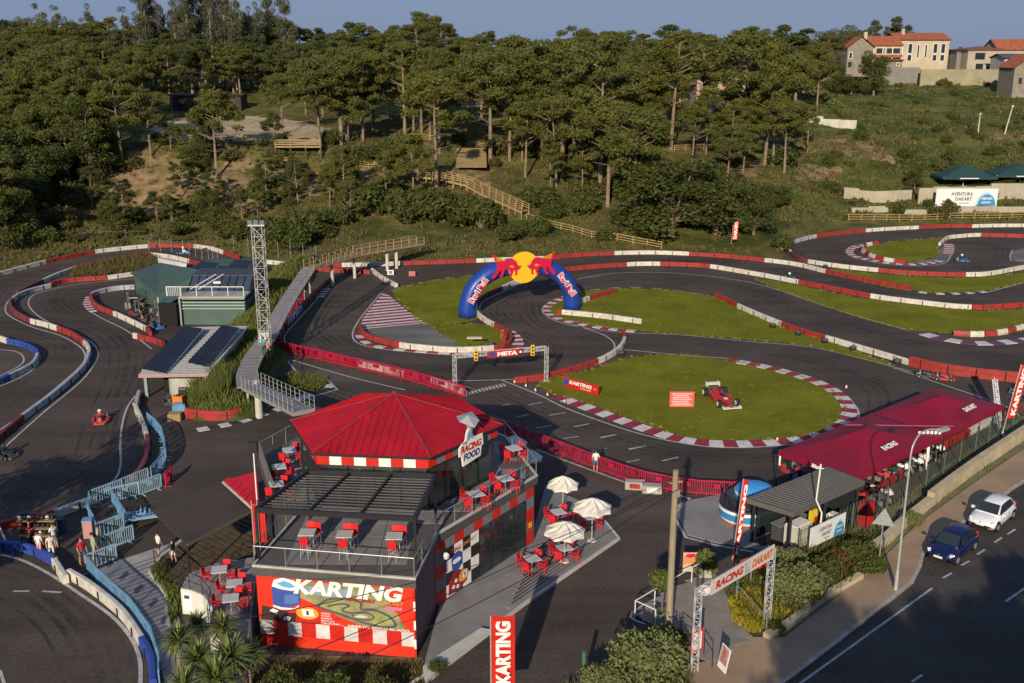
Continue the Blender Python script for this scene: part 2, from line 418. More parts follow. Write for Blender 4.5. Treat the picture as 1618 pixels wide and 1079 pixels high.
# ---------------------------------------------------------------- asphalt of the circuit
def asphalt(name, c0, c1, warm=0):
    m = bpy.data.materials.new(name); m.use_nodes = True; nt = m.node_tree; b = nt.nodes['Principled BSDF']
    b.inputs['Specular IOR Level'].default_value = .16
    geo = nt.nodes.new('ShaderNodeNewGeometry')
    def nz(s, d, st=None):
        n = nt.nodes.new('ShaderNodeTexNoise'); n.inputs['Scale'].default_value = s; n.inputs['Detail'].default_value = d; n.inputs['Roughness'].default_value = .6
        src = geo.outputs['Position']
        if st:
            mp = nt.nodes.new('ShaderNodeMapping'); mp.inputs['Scale'].default_value = st; mp.inputs['Rotation'].default_value = (0,0,.5); nt.links.new(src, mp.inputs[0]); src = mp.outputs[0]
        nt.links.new(src, n.inputs['Vector']); return n.outputs[0]
    mx = nt.nodes.new('ShaderNodeMix'); mx.data_type = 'RGBA'; mx.inputs[6].default_value = c0+(1,); mx.inputs[7].default_value = c1+(1,)
    r = nt.nodes.new('ShaderNodeMapRange'); r.inputs[1].default_value = .35; r.inputs[2].default_value = .68; nt.links.new(nz(.09, 7), r.inputs[0]); nt.links.new(r.outputs[0], mx.inputs[0])
    m2 = nt.nodes.new('ShaderNodeMix'); m2.data_type = 'RGBA'; m2.blend_type = 'MULTIPLY'; m2.inputs[0].default_value = 1
    r2 = nt.nodes.new('ShaderNodeMapRange'); r2.inputs[1].default_value = .3; r2.inputs[2].default_value = .7; r2.inputs[3].default_value = .72; r2.inputs[4].default_value = 1.28
    nt.links.new(nz(5, 5), r2.inputs[0]); nt.links.new(mx.outputs[2], m2.inputs[6])
    m3 = nt.nodes.new('ShaderNodeMath'); m3.operation = 'MULTIPLY'; r3 = nt.nodes.new('ShaderNodeMapRange'); r3.inputs[1].default_value = .35; r3.inputs[2].default_value = .65; r3.inputs[3].default_value = .78; r3.inputs[4].default_value = 1.12
    nt.links.new(nz(.5, 6, (.12, 1, 1)), r3.inputs[0]); nt.links.new(r2.outputs[0], m3.inputs[0]); nt.links.new(r3.outputs[0], m3.inputs[1])
    nt.links.new(m3.outputs[0], m2.inputs[7]); nt.links.new(m2.outputs[2], b.inputs['Base Color'])
    b.inputs['Roughness'].default_value = .85
    bn = nt.nodes.new('ShaderNodeBump'); bn.inputs['Strength'].default_value = .35; bn.inputs['Distance'].default_value = .02
    nt.links.new(nz(30, 3), bn.inputs['Height']); nt.links.new(bn.outputs[0], b.inputs['Normal'])
    return m
ASPH = asphalt('track_asphalt', (.060,.046,.037), (.098,.077,.063))
ROAD = asphalt('road_asphalt', (.045,.040,.036), (.080,.071,.063))
OLDC = asphalt('worn_grey_apron', (.12,.115,.10), (.19,.18,.16))
back = [P(a, b-.6) for a, b in BASE[1:-1]]
poly = [Vector((-130, 5, 0))]+[Vector((-130, back[0].y, 0))]+back+[Vector((260, back[-1].y, 0)), Vector((260, 5, 0))]
obj('track_asphalt', MB().sheet(poly, 0), ASPH, kind='structure')
def grassmat():
    m = mat('mown_grass', (.195,.195,.018), .9, scale=.22, alt=(.11,.118,.010), bump=.8, bscale=9, detail=10, spec=.05)
    nt = m.node_tree; b = nt.nodes['Principled BSDF']; src = b.inputs['Base Color'].links[0].from_socket
    g_ = nt.nodes.new('ShaderNodeNewGeometry'); n = nt.nodes.new('ShaderNodeTexNoise'); n.inputs['Scale'].default_value = .75; n.inputs['Detail'].default_value = 9; n.inputs['Roughness'].default_value = .7; nt.links.new(g_.outputs['Position'], n.inputs['Vector'])
    r = nt.nodes.new('ShaderNodeMapRange'); r.inputs[1].default_value = .56; r.inputs[2].default_value = .72; r.inputs[4].default_value = .65; nt.links.new(n.outputs[0], r.inputs[0])
    x = nt.nodes.new('ShaderNodeMix'); x.data_type = 'RGBA'; x.inputs[7].default_value = (.26,.21,.08,1); nt.links.new(r.outputs[0], x.inputs[0]); nt.links.new(src, x.inputs[6]); nt.links.new(x.outputs[2], b.inputs['Base Color'])
    return m
GRASS = grassmat()
ISL = []
def island(pts, closed=True, z=.014, m=None, name='grass_infield', n=4):
    c = cat(PL(pts), n, True)
    if m is None: ISL.append(c)
    c = c; obj(name, MB().sheet(c, z), m or GRASS, kind='structure'); return c
island([(622,459),(682,445),(744,437),(800,433),(845,434),(800,453),(765,472),(752,489),(757,502),(735,510),(672,513),(650,494)])
island([(685,517),(720,514),(755,512),(783,519),(803,530),(808,540),(798,548),(735,550),(716,538)])
island([(905,465),(960,458),(1020,457),(1078,462),(1131,471),(1166,488),(1235,517),(1305,539),(1412,578),(1340,562),(1278,547),(1178,537),(1078,529),(1007,523),(920,512),(882,501),(868,487),(880,474)])
E = island([(852,609),(867,600),(944,582),(985,568),(1020,563),(1078,561),(1148,570),(1211,582),(1278,601),(1318,621),(1333,644),(1326,667),(1292,684),(1228,694),(1145,696),(1080,690),(1007,666),(940,642),(877,624)])
island([(1305,427),(1388,433),(1525,440),(1618,431),(1700,424),(1700,436),(1618,447),(1558,460),(1500,463),(1440,461),(1370,447)])
island([(1195,442),(1262,452),(1375,474),(1535,491),(1618,489),(1720,482),(1720,520),(1618,523),(1580,530),(1522,528),(1448,523),(1380,509),(1312,487),(1240,461)])
island([(1365,397),(1385,387),(1430,381),(1478,377),(1498,377),(1484,388),(1480,402),(1452,413),(1412,413),(1378,407)])
island([(112,443),(118,428),(180,414),(236,406),(250,414),(252,429),(170,440)], m=mat('rough_grass', (.10,.11,.03), .95, scale=.5, alt=(.04,.055,.016), bump=.8, bscale=7, spec=.1), name='rough_grass')
island([(421,603),(464,590),(517,598),(513,614),(468,630)], m=MATS['rough_grass'], name='rough_grass')
island([(583,537),(568,521),(620,515),(680,514),(716,538),(733,549),(640,547)], m=OLDC, name='grey_apron', z=.010)
island([(1500,390),(1505,402),(1490,415),(1452,419),(1430,417),(1475,408),(1482,395)], m=OLDC, name='grey_apron', z=.010)
island([(1597,400),(1625,392),(1660,400),(1640,415),(1606,413)], m=OLDC, name='grey_apron', z=.010)
# ---- painted lines
def line(pts, w=.16, dash=None, n=6, z=.022):
    c = cat(PL(pts), n)
    if not dash: obj('painted_line', MB().ribbon(c, w, z), LINE, kind='structure'); return
    mb = MB(); on, off = dash; acc = 0; cur = [c[0]]; draw = True
    for a, b in zip(c[:-1], c[1:]):
        L = (b-a).length; k = max(1, int(L/.25))
        for i in range(1, k+1):
            p = a.lerp(b, i/k); acc += L/k; cur.append(p)
            if acc >= (on if draw else off):
                if draw and len(cur) > 1: mb.ribbon(cur, w, z)
                cur = [p]; acc = 0; draw = not draw
    obj('painted_line', mb, LINE, kind='structure')
LN = [[(603,463),(585,484),(565,510),(557,530),(568,544),(610,553),(700,561),(750,563),(800,561),(817,551),(821,541),(815,530),(802,520)],
 [(850,436),(792,463),(766,475),(758,486),(763,498),(782,512)],
 [(905,463),(870,477),(857,490),(870,504),(900,514),(960,524),(1010,527),(1078,530),(1180,540),(1280,549),(1360,567),(1440,588)],
 [(870,450),(950,435),(1000,431),(1078,433),(1191,448),(1312,487),(1442,525)],
 [(1235,511),(1300,533),(1425,568),(1530,588),(1618,597),(1660,600)],
 [(987,553),(1078,562),(1148,567),(1211,578),(1278,596),(1325,618),(1350,640),(1357,656),(1350,674),(1310,692),(1228,705),(1145,708),(1078,701),(1000,683),(900,648),(850,624),(792,601)],
 [(1412,582),(1480,605),(1560,632),(1595,646),(1612,660),(1612,672),(1596,682)],
 [(902,513),(929,521),(954,530),(968,540),(971,550),(962,563),(941,578)],
 [(127,449),(80,458),(53,467),(45,478),(50,490),(67,504),(97,519),(125,531),(146,543),(155,557),(150,574),(127,604),(67,654),(0,714)],
 [(45,459),(20,470),(9,485),(14,499),(50,517),(93,530),(123,546),(134,560),(130,576),(100,604),(50,645),(0,680)],
 [(260,437),(200,442),(127,449)],
 [(145,466),(133,477),(138,489),(160,503),(200,523),(240,552)],
 [(0,553),(25,556),(37,565),(33,577),(0,595)], [(0,611),(30,598),(52,584),(63,566),(55,552)],
 [(219,620),(202,643),(193,672),(190,705),(191,729),(186,751),(171,768),(145,786),(104,801),(52,815),(0,825)],
 [(0,877),(35,886),(77,907),(123,937),(176,974),(207,1009),(221,1044),(222,1085)],
 [(21,935),(47,935)],[(67,935),(97,937)], [(0,1060),(8,1085)],
 [(521,450),(495,480),(466,511),(451,529),(450,539),(458,549),(503,560),(560,575),(640,594),(724,619)],
 [(470,590),(456,572),(462,570),(503,582),(560,598),(640,617)],
 [(848,711),(905,733),(960,753),(988,763)],
 [(673,601),(740,602),(814,600)], [(723,607),(748,615)],
 [(517,600),(533,616),(466,636),(440,650),(380,668),(312,682)],
 [(975,853),(930,800)],[(975,853),(835,948),(680,1060),(640,1090)],
 [(1385,383),(1350,388),(1337,396),(1342,404),(1365,412),(1400,418),(1450,421),(1490,417),(1502,405),(1503,390)],
 [(1600,395),(1596,405),(1600,413),(1618,411)],[(1558,463),(1618,447)],
 [(1087,790),(1064,815),(1084,850),(1130,862),(1190,873)],[(1063,781),(1090,788),(1063,806)],
 [(1125,905),(1000,968),(1035,990)],[(1095,1010),(1000,1040),(910,1080)]]
for k, l in enumerate(LN): line(l, .2 if k in (15,24,25) else .16, n=5 if len(l) > 2 else 1) if k not in (24,25,29,30,31) else line(l, .2, n=1)
line([(625,459),(682,444),(744,436),(850,433)], .16, (1.0,1.0)); line([(905,463),(960,456),(1020,455),(1090,463),(1131,470)], .2, (1.2,1.2))
for a in [((755,845),(795,835)),((885,840),(950,828)),((830,898),(885,885)),((980,890),(1060,877)),((920,950),(995,938)),((1095,945),(1170,930)),((1050,1000),(1120,990)),((1225,997),(1300,982)),((1360,1052),(1440,1035)),((1190,1060),(1250,1045))]:
    line([(540+x/2.996, 360+y/2.996) for x, y in a], .13)
for a in [((948,692),(974,687)),((934,714),(959,709)),((993,710),(1021,705)),((1046,729),(1072,723)),((990,731),(1011,727))]: line(a, .13)
RBM = bpy.data.materials.new('rubbered_line'); RBM.use_nodes = True; nt = RBM.node_tree; b_ = nt.nodes['Principled BSDF']; b_.inputs['Base Color'].default_value = (.014,.013,.013,1); b_.inputs['Roughness'].default_value = .6
gg = nt.nodes.new('ShaderNodeNewGeometry'); n_ = nt.nodes.new('ShaderNodeTexNoise'); n_.inputs['Scale'].default_value = .22; n_.inputs['Detail'].default_value = 8; n_.inputs['Roughness'].default_value = .7; nt.links.new(gg.outputs['Position'], n_.inputs['Vector'])
mr = nt.nodes.new('ShaderNodeMapRange'); mr.inputs[1].default_value = .42; mr.inputs[2].default_value = .72; mr.inputs[4].default_value = .5; nt.links.new(n_.outputs[0], mr.inputs[0])
tr_ = nt.nodes.new('ShaderNodeBsdfTransparent'); mxx = nt.nodes.new('ShaderNodeMixShader'); nt.links.new(mr.outputs[0], mxx.inputs[0]); nt.links.new(tr_.outputs[0], mxx.inputs[1]); nt.links.new(b_.outputs[0], mxx.inputs[2]); nt.links.new(mxx.outputs[0], nt.nodes['Material Output'].inputs[0])
RT = [[(1660,580),(1540,560),(1442,540),(1300,505),(1180,455),(1060,440),(950,446),(860,452),(800,474),(785,495),(820,520),(862,545),(850,572),(780,583),(700,583),(590,568),(530,545),(500,520),(510,490),(545,455),(600,440),(700,428),(900,420),(1100,414),(1250,430),(1400,466),(1520,476),(1660,462)],
 [(820,455),(840,475),(845,500),(880,522),(960,540),(1060,548),(1180,556),(1290,575),(1390,610),(1400,660),(1340,700),(1230,722),(1120,722),(1000,700),(880,660),(790,625),(720,590)],
 [(-20,500),(30,440),(110,420),(240,402),(330,402)],[(-20,645),(60,590),(100,560),(90,540),(30,520),(-20,505)],[(290,445),(200,448),(110,462),(90,480),(130,505),(190,535),(200,580),(170,660),(140,740),(40,790),(-20,810)],[(-20,905),(40,925),(110,975),(150,1040),(160,1100)],
 [(1300,420),(1265,400),(1290,385),(1380,372),(1500,366),(1660,366)],[(1310,412),(1400,425),(1500,427),(1580,415),(1590,395),(1540,385)]]
for k, r_ in enumerate(RT):
    c = cat(PL(r_), 8); mb = MB()
    for o_, w_ in ((0,.5),(.75,.28),(-.7,.3),(1.5,.2),(-1.6,.22)): mb.ribbon(c, w_, .005+.001*abs(o_), off=o_+.0)
    obj('rubber_marks', mb, RBM, kind='structure')
def skids(pts, n_):
    for q in range(n_):
        o_ = random.uniform(-2.5,2.5); c = cat([p+Vector((o_*.3, o_, 0)) for p in PL(pts)], 8); a = random.randint(0, len(c)//2); c = c[a:a+random.randint(8,16)]
        if len(c) > 3: obj('skid_mark', MB().ribbon(c, .16, .0085), RBM, kind='structure')
for r_ in (RT[0][12:19], RT[0][5:11], RT[1][6:12], RT[4], RT[0][0:6]): skids(r_, 6)
# checkered start line
a, b = P(742,624), P(803,610); dd = (b-a); nn = 22; sd = Vector((-dd.y, dd.x, 0)).normalized()*.38
mb = MB()
for i in range(nn):
    for r_ in range(2):
        if (i+r_) % 2: continue
        p, q = a+dd*(i/nn), a+dd*((i+1)/nn); mb.add([(*(p+sd*r_).xy, .022), (*(q+sd*r_).xy, .022), (*(q+sd*(r_+1)).xy, .022), (*(p+sd*(r_+1)).xy, .022)], [(0,1,2,3)])
obj('start_line_checks', mb, mat('pink_white_paint', (.55,.45,.44), .7, var=.2), kind='structure')
# ---- kerbs: each block a piece of its own
KRED = mat('kerb_red', (.26,.025,.035), .7, scale=1.5, var=.3); KWH = mat('kerb_white', (.56,.52,.50), .7, scale=1.5, var=.22); KBK = mat('kerb_black', (.03,.03,.03), .8, var=.3); KDK = mat('kerb_plum', (.12,.045,.08), .7, var=.3); KBL=KWH
def kerb(pts, w=1.0, step=1.1, m=(KRED, KWH), off=0, n=6, h=.05, slant=0):
    c = cat(PL(pts), n)
    L = [0]
    for a, b in zip(c[:-1], c[1:]): L.append(L[-1]+(b-a).length)
    def pt(s):
        s = max(0, min(L[-1], s))
        for i in range(1, len(L)):
            if s <= L[i]: return c[i-1].lerp(c[i], (s-L[i-1])/max(1e-6, L[i]-L[i-1])), (c[i]-c[i-1]).normalized()
        return c[-1], (c[-1]-c[-2]).normalized()
    root = thing('kerb', None, None, c[0], kind='structure'); k = max(2, int(L[-1]/step))
    for i in range(k):
        (p, d0), (q, d1) = pt(L[-1]*i/k), pt(L[-1]*(i+1)/k)
        n0, n1 = Vector((-d0.y, d0.x, 0)), Vector((-d1.y, d1.x, 0))
        mb = MB(); lo, hi = off-w/2, off+w/2
        mb.add([p+n0*lo, q+n1*lo, q+n1*hi, p+n0*hi]+[x+Vector((0,0,hh)) for x, hh in ((p+n0*lo, h), (q+n1*lo, h), (q+n1*hi, h*.4), (p+n0*hi, h*.4))],
               [(4,5,6,7),(0,1,5,4),(1,2,6,5),(2,3,7,6),(3,0,4,7)])
        obj('kerb_block', mb, m[i % 2], root)
kerb([(565,526),(575,540),(603,549),(650,555),(700,558),(748,560)], .75, 1.1)
kerb([(817,549),(818,540),(811,530),(800,522)], 1.2, .7)
kerb([(903,466),(875,478),(864,489),(876,501),(905,510),(955,519),(1003,524)], .9, .9)
kerb([(1150,569),(1213,581),(1280,600),(1322,621),(1341,644),(1339,662),(1322,678),(1290,690),(1228,700),(1145,702),(1080,696),(1007,674),(940,649),(880,627)], 1.25, 1.05)
kerb([(1445,523),(1478,533),(1520,541),(1560,543),(1618,538),(1680,530)], 1.5, 1.3, (KDK, KWH))
kerb([(1440,460),(1475,464),(1515,464),(1556,461)], .9, .9, (KBK, KWH))
kerb([(1383,386),(1352,391),(1342,398),(1350,405),(1380,412),(1405,416),(1450,418),(1485,413)], 1.1, .8)
kerb([(1498,403),(1500,392),(1498,385)], 1.4, .8)
kerb([(142,468),(138,477),(141,486),(148,493)], .8, .6)
kerb([(312,680),(345,674),(378,667),(412,656),(446,645)], .9, .8, (KWH, KBK))
kerb([(462,632),(490,624),(522,615)], 1.0, 1.5, (KWH, KBK)); kerb([(519,613),(511,604)], .9, 1.2, (KWH, KBK))
kerb([(506,470),(519,455)], .9, .6, (KWH, KBK))
# striped run-off wedge
root = thing('striped_runoff', None, None, P(600,490), kind='structure'); nn = 24
Lf = cat(PL([(606,463),(588,484),(574,503),(568,521)]), 8); Rt = cat(PL([(615,467),(630,480),(650,496),(672,511)]), 8)
def al(c, t): i = min(len(c)-2, int(t*(len(c)-1))); return c[i].lerp(c[i+1], t*(len(c)-1)-i)
for i in range(nn):
    t0, t1 = i/nn, (i+1)/nn
    obj('painted_stripe', MB().add([(*al(Lf,t0).xy,.018),(*al(Lf,t1).xy,.018),(*al(Rt,t1).xy,.018),(*al(Rt,t0).xy,.018)], [(0,1,2,3)]), (KRED, KWH)[i % 2], root)

# ---- road, pavement, forecourt on the right
SIDEW = mat('pinkish_pavement', (.38,.25,.145), .9, scale=.35, alt=(.25,.175,.11), bump=.25, bscale=14)
wallf = [(1240,1010),(1330,940),(1395,885),(1450,830),(1530,772),(1618,711),(1700,655)]
kerbl = [(1090,1190),(1253,1073),(1330,1014),(1415,946),(1444,922),(1456,898),(1460,880),(1500,845),(1560,803),(1618,764),(1720,697)]
obj('road', MB().sheet(PL(kerbl)+[P(2300,560), P(2300,1300), P(1090,1300)], .006), ROAD, kind='structure')
obj('pavement', MB().prism(PL([(1060,1060),(1130,1045),(1180,1010)]+wallf)+PL(kerbl)[::-1]+[P(1010,1190)], -.05, .12), SIDEW, kind='structure')
kc = PL(kerbl)
kr = thing('pavement_kerb', None, None, kc[0], kind='structure')
for a, b in zip(kc[:-1], kc[1:]):
    k = max(1, int((b-a).length/1.0))
    for i in range(k):
        p, q = a.lerp(b, i/k), a.lerp(b, (i+.96)/k)
        obj('kerb_stone', MB().extr([p, q], [(0,-.02),(.22,-.02),(.22,.135),(0,.14)]), CONC, kr)
line([(1200,1127),(1269,1077),(1473,930)], .13, n=1, z=.016)
for a in [((1490,914),(1504,906)),((1519,894),(1532,887)),((1544,877),(1556,869)),((1571,858),(1583,850)),((1592,845),(1604,837)),((1589,951),(1640,916)),((1441,1078),(1457,1067))]: line(a, .13, z=.016)
DIRT = mat('dry_weedy_soil', (.22,.19,.10), .95, scale=.6, alt=(.07,.09,.03), bump=.8, bscale=6)
obj('weedy_verge', MB().sheet(PL([(1275,905),(1330,850),(1420,790),(1500,733),(1618,655),(1760,560),(1760,610),(1700,655),(1618,711),(1530,772),(1450,830),(1395,885),(1330,940),(1240,1010),(1230,1000)]), .03), DIRT, kind='structure')
obj('planted_bank', MB().sheet(PL([(1170,985),(1140,935),(1180,905),(1260,880),(1330,845),(1390,850),(1395,885),(1330,940),(1215,1010)]), .04), DIRT, kind='structure')
obj('planted_bank', MB().sheet(PL([(890,1100),(985,1050),(1030,1000),(1060,1010),(1090,1110)]), .04), DIRT, kind='structure')
PAVE = mat('grey_paving', (.22,.205,.20), .85, scale=.5, var=.2, bump=.2, bscale=10)
# ---------------------------------------------------------------- long low crash barriers (belts on posts), one thing per run
PROF = [(-.17,0),(-.17,.24),(-.13,.27),(-.17,.30),(-.17,.5),(-.10,.55),(.10,.55),(.17,.5),(.17,.30),(.13,.27),(.17,.24),(.17,0)]
BM = {'r': REDB, 'w': WHITEB, 'b': BLUEB, 'd': mat('faded_dark_barrier', (.16,.03,.03), .7, scale=1, var=.3), 'g': mat('dusty_white_barrier', (.36,.38,.40), .7, scale=1, var=.25)}
def barrier(label, secs, h=1.0, group='crash barriers round the track'):
    t = thing('crash_barrier', label, 'barrier', P(*secs[0][1][0]), group=group)
    allp = []; marks = []
    for c, pts in secs:
        if allp and (Vector(allp[-1])-Vector(pts[0])).length < 2: pts = pts[1:]
        marks.append([c, len(allp)-1 if allp else 0]); allp += pts; marks[-1].append(len(allp)-1)
    n = 6; cc = cat(PL(allp), n)
    for c, i, j in marks:
        seg = cc[max(0, i)*n:j*n+1]
        if len(seg) < 2: continue
        # trim a little gap at the joints
        seg = [seg[0].lerp(seg[1], .04)]+seg[1:-1]+[seg[-1].lerp(seg[-2], .04)]
        obj('barrier_belt', MB().extr(seg, [(a, b*h) for a, b in PROF]), BM[c], t)
        L = sum((q-p).length for p, q in zip(seg[:-1], seg[1:])); k = int(L/2.4)
        mb = MB(); acc = 0; nxt = 1.2
        for p, q in zip(seg[:-1], seg[1:]):
            dl = (q-p).length
            while acc+dl >= nxt:
                r = p.lerp(q, (nxt-acc)/dl); dd = (q-p).normalized(); nn = Vector((-dd.y, dd.x, 0))
                mb.cyl(r-nn*.2+Vector((0,0,0)), r-nn*.2+Vector((0,0,.5*h)), .05, n=5); mb.cyl(r+nn*.2, r+nn*.2+Vector((0,0,.5*h)), .05, n=5); nxt += 2.4
            acc += dl
        if mb.v: obj('barrier_post', mb, BLACK, t, kind='stuff')
    return t
barrier('outermost red and white barrier at the foot of the wood on the far left', [('w',[(-60,452),(0,436),(72,417)]),('r',[(72,417),(110,409),(150,401)]),('w',[(150,401),(190,396),(234,392)]),('r',[(234,392),(270,391),(307,392)]),('w',[(307,392),(335,396),(354,402)]),('r',[(354,402),(377,410)])])
barrier('long red and white back barrier running behind the inflatable arch', [('w',[(422,417),(450,420),(478,424)]),('r',[(478,424),(508,424),(540,422)]),('w',[(540,422),(590,421),(637,419)]),('r',[(637,419),(700,417),(752,415)]),('w',[(752,415),(800,413),(860,411)]),('r',[(860,411),(910,406),(970,403)]),('w',[(970,403),(1030,402),(1089,404)]),('r',[(1089,404),(1150,408),(1208,414)]),('w',[(1208,414),(1260,421),(1305,432)]),('r',[(1305,432),(1370,446),(1438,459)])])
barrier('second red and white barrier from the arch to the right edge, between two straights', [('r',[(885,430),(930,425),(990,421)]),('w',[(990,421),(1015,420),(1043,420)]),('r',[(1043,420),(1080,421),(1122,424)]),('w',[(1122,424),(1205,438),(1262,449)]),('r',[(1262,449),(1320,460),(1375,471)]),('w',[(1375,471),(1450,481),(1535,489)]),('r',[(1535,489),(1618,485),(1690,477)])])
barrier('barrier round the outside of the upper right loop below the banner wall', [('g',[(1249,402),(1246,393),(1258,384),(1289,376)]),('r',[(1289,376),(1325,371),(1367,367)]),('w',[(1367,367),(1410,364),(1451,362)]),('r',[(1451,362),(1490,360),(1535,360)]),('w',[(1535,360),(1580,359),(1680,359)])])
barrier('lower barrier of the upper right loop, red then white then red', [('d',[(1249,403),(1258,410),(1277,416)]),('w',[(1277,416),(1330,424),(1388,430)]),('r',[(1388,430),(1450,435),(1525,437)]),('w',[(1525,437),(1565,435),(1614,426),(1680,414)])])
barrier('short white and red barrier curling inside the upper right loop', [('w',[(1484,389),(1496,379),(1515,376),(1550,374)]),('r',[(1550,374),(1618,376),(1690,380)])])
barrier('red and white barrier between the infield lawn and the fast bend right of centre', [('r',[(1131,470),(1150,478),(1166,487)]),('w',[(1166,487),(1200,502),(1235,516)]),('r',[(1235,516),(1270,528),(1305,538)]),('w',[(1305,538),(1370,557),(1437,577)])])
barrier('tall bright red barrier above the maroon tents at the right edge', [('r',[(1437,578),(1480,588),(1540,597),(1618,605),(1700,612)])], 1.7)
barrier('S-shaped barrier below the left foot of the blue arch, white with dark red ends', [('w',[(828,446),(810,451),(793,459)]),('d',[(793,459),(772,468),(758,478),(752,488)]),('w',[(752,488),(754,498),(765,508),(782,518)]),('r',[(782,518),(798,526),(807,536),(803,548),(780,554)]),('w',[(780,554),(720,557),(665,553),(632,549)]),('r',[(632,549),(595,540),(575,531),(569,519)])])
barrier('long white barrier standing on the lawn at the right foot of the arch', [('r',[(882,496),(888,497)]),('w',[(888,497),(950,503),(1014,512)])])
barrier('short red barrier angled over the lawn right of the arch foot', [('w',[(917,480),(930,475)]),('r',[(930,475),(950,469),(972,463)])])
barrier('curved barrier right of the start gantry ending in a white hook', [('r',[(812,605),(850,601),(900,589),(944,575)]),('w',[(944,575),(966,564),(980,553),(987,540)]),('r',[(987,540),(984,531)])])
barrier('short white barrier left of the striped run-off wedge', [('w',[(588,430),(604,442),(627,455)])])
barrier('red barrier under the far end of the footbridge', [('r',[(500,428),(540,431),(585,433)])])
barrier('white and dark red barrier curling round the upper left hairpin', [('w',[(120,427),(90,438),(68,448)]),('d',[(68,448),(48,457),(28,468)])])
barrier('long winding barrier through the left hand bends', [('g',[(80,455),(55,461),(35,468),(20,478)]),('d',[(20,478),(18,488),(27,499),(50,511)]),('w',[(50,511),(70,516),(92,523)]),('r',[(92,523),(115,532),(134,546)]),('w',[(134,546),(141,556),(141,565)]),('g',[(141,565),(132,585),(95,620),(36,665)]),('d',[(36,665),(15,683),(-20,712)])])
barrier('red and white barrier above the paddock on the left, below the rough grass', [('r',[(80,453),(110,446),(170,442)]),('w',[(170,442),(215,436),(262,433)]),('r',[(262,433),(287,432)])])
barrier('red and white barrier on the top left straight, in front of the retaining wall', [('r',[(120,426),(165,416),(227,405)]),('r',[(227,405),(238,405)]),('w',[(238,405),(270,409),(300,416)]),('r',[(300,416),(322,422)])])
barrier('hairpin barrier around the scrap yard beside the green building', [('g',[(213,457),(185,459),(160,464),(145,471)]),('r',[(145,471),(150,484),(163,492),(181,499)]),('w',[(181,499),(205,510),(232,524)]),('r',[(232,524),(238,532)])])
barrier('detached faded red barrier lying left of the solar roof', [('w',[(212,534),(219,536)]),('r',[(219,536),(240,541),(258,547)])])
barrier('blue and white barrier at the left edge of the picture, middle height', [('w',[(-20,538),(0,539),(13,543)]),('b',[(13,543),(35,548),(53,556),(60,566)]),('g',[(60,566),(50,582),(15,600)]),('b',[(15,600),(0,607),(-20,616)])])
barrier('white and dark red barrier winding down from the garage door to the queue fences', [('g',[(221,626),(216,645)]),('w',[(214,647),(224,669),(233,696)]),('d',[(233,696),(234,715),(230,735),(222,750),(209,763)])])
barrier('white and red barrier behind the parked karts at the lower left', [('w',[(152,795),(120,806),(85,818)]),('r',[(33,829),(15,834),(-10,839)])])
barrier('blue and white barrier round the lower left corner track', [('b',[(-20,866),(0,868),(35,871),(63,880),(87,894)]),('w',[(88,896),(105,923)])])
barrier('long pale barrier alongside the blue fence at the lower left', [('w',[(110,913),(140,931),(170,954),(197,979),(225,1020)]),('b',[(226,1020),(240,1050),(243,1090)])])
barrier('white topped barrier behind the magenta fence on the main straight', [('r',[(440,549),(500,562),(568,579)]),('w',[(568,579),(600,586),(640,596)]),('r',[(640,596),(683,605)]),('w',[(683,605),(724,620),(735,627)])])
barrier('blue and dark barrier beside the walkway, left of the far straight', [('d',[(519,448),(500,466),(476,490)]),('g',[(476,490),(462,505),(452,515)]),('d',[(452,515),(444,530),(443,545)])])
barrier('red edged barrier between tents and roadside fence', [('r',[(1340,805),(1375,786),(1400,770)]),('r',[(1475,716),(1500,703),(1530,688)]),('w',[(1530,688),(1560,672),(1578,665)]),('r',[(1578,665),(1618,645),(1700,600)])])
t = barrier('painted red kerb wall at the foot of the grassy mound', [('r',[(294,660),(325,664),(360,664),(382,660)])], 1.5)
# plastic red and white chicane blocks
def blocks(pts, label, m=(REDB, WHITEB), w_=.5, h_=.55, step=1.5):
    c = cat(PL(pts), 8); L = sum((b-a).length for a, b in zip(c[:-1], c[1:])); k = int(L/step)
    acc = [0]
    for a, b in zip(c[:-1], c[1:]): acc.append(acc[-1]+(b-a).length)
    def pt(s):
        for i in range(1, len(acc)):
            if s <= acc[i]+1e-6: return c[i-1].lerp(c[i], (s-acc[i-1])/(acc[i]-acc[i-1]))
        return c[-1]
    for i in range(k):
        p, q = pt(L*i/k), pt(L*(i+.93)/k)
        t = thing('plastic_barrier_block', label % ('red', 'white')[i % 2], 'barrier block', p, group=label % 'red and white')
        obj('block', MB().extr([p, q], [(-w_/2,0),(-w_/2,.2),(-w_/4,h_),(w_/4,h_),(w_/2,.2),(w_/2,0)]), m[i % 2], t)
        r = p.lerp(q, .5); obj('filler_cap', MB().cyl(r+Vector((0,0,h_)), r+Vector((0,0,h_+.04)), .09, n=8), BLACK, t)
blocks([(1386,386),(1365,391),(1362,398),(1380,408),(1405,414),(1432,418)], '%s water filled block at the tip of the upper right grass island')
blocks([(1506,530),(1540,532),(1580,529),(1618,519),(1660,505)], '%s block lining the kerb at the right edge of the middle lawn')
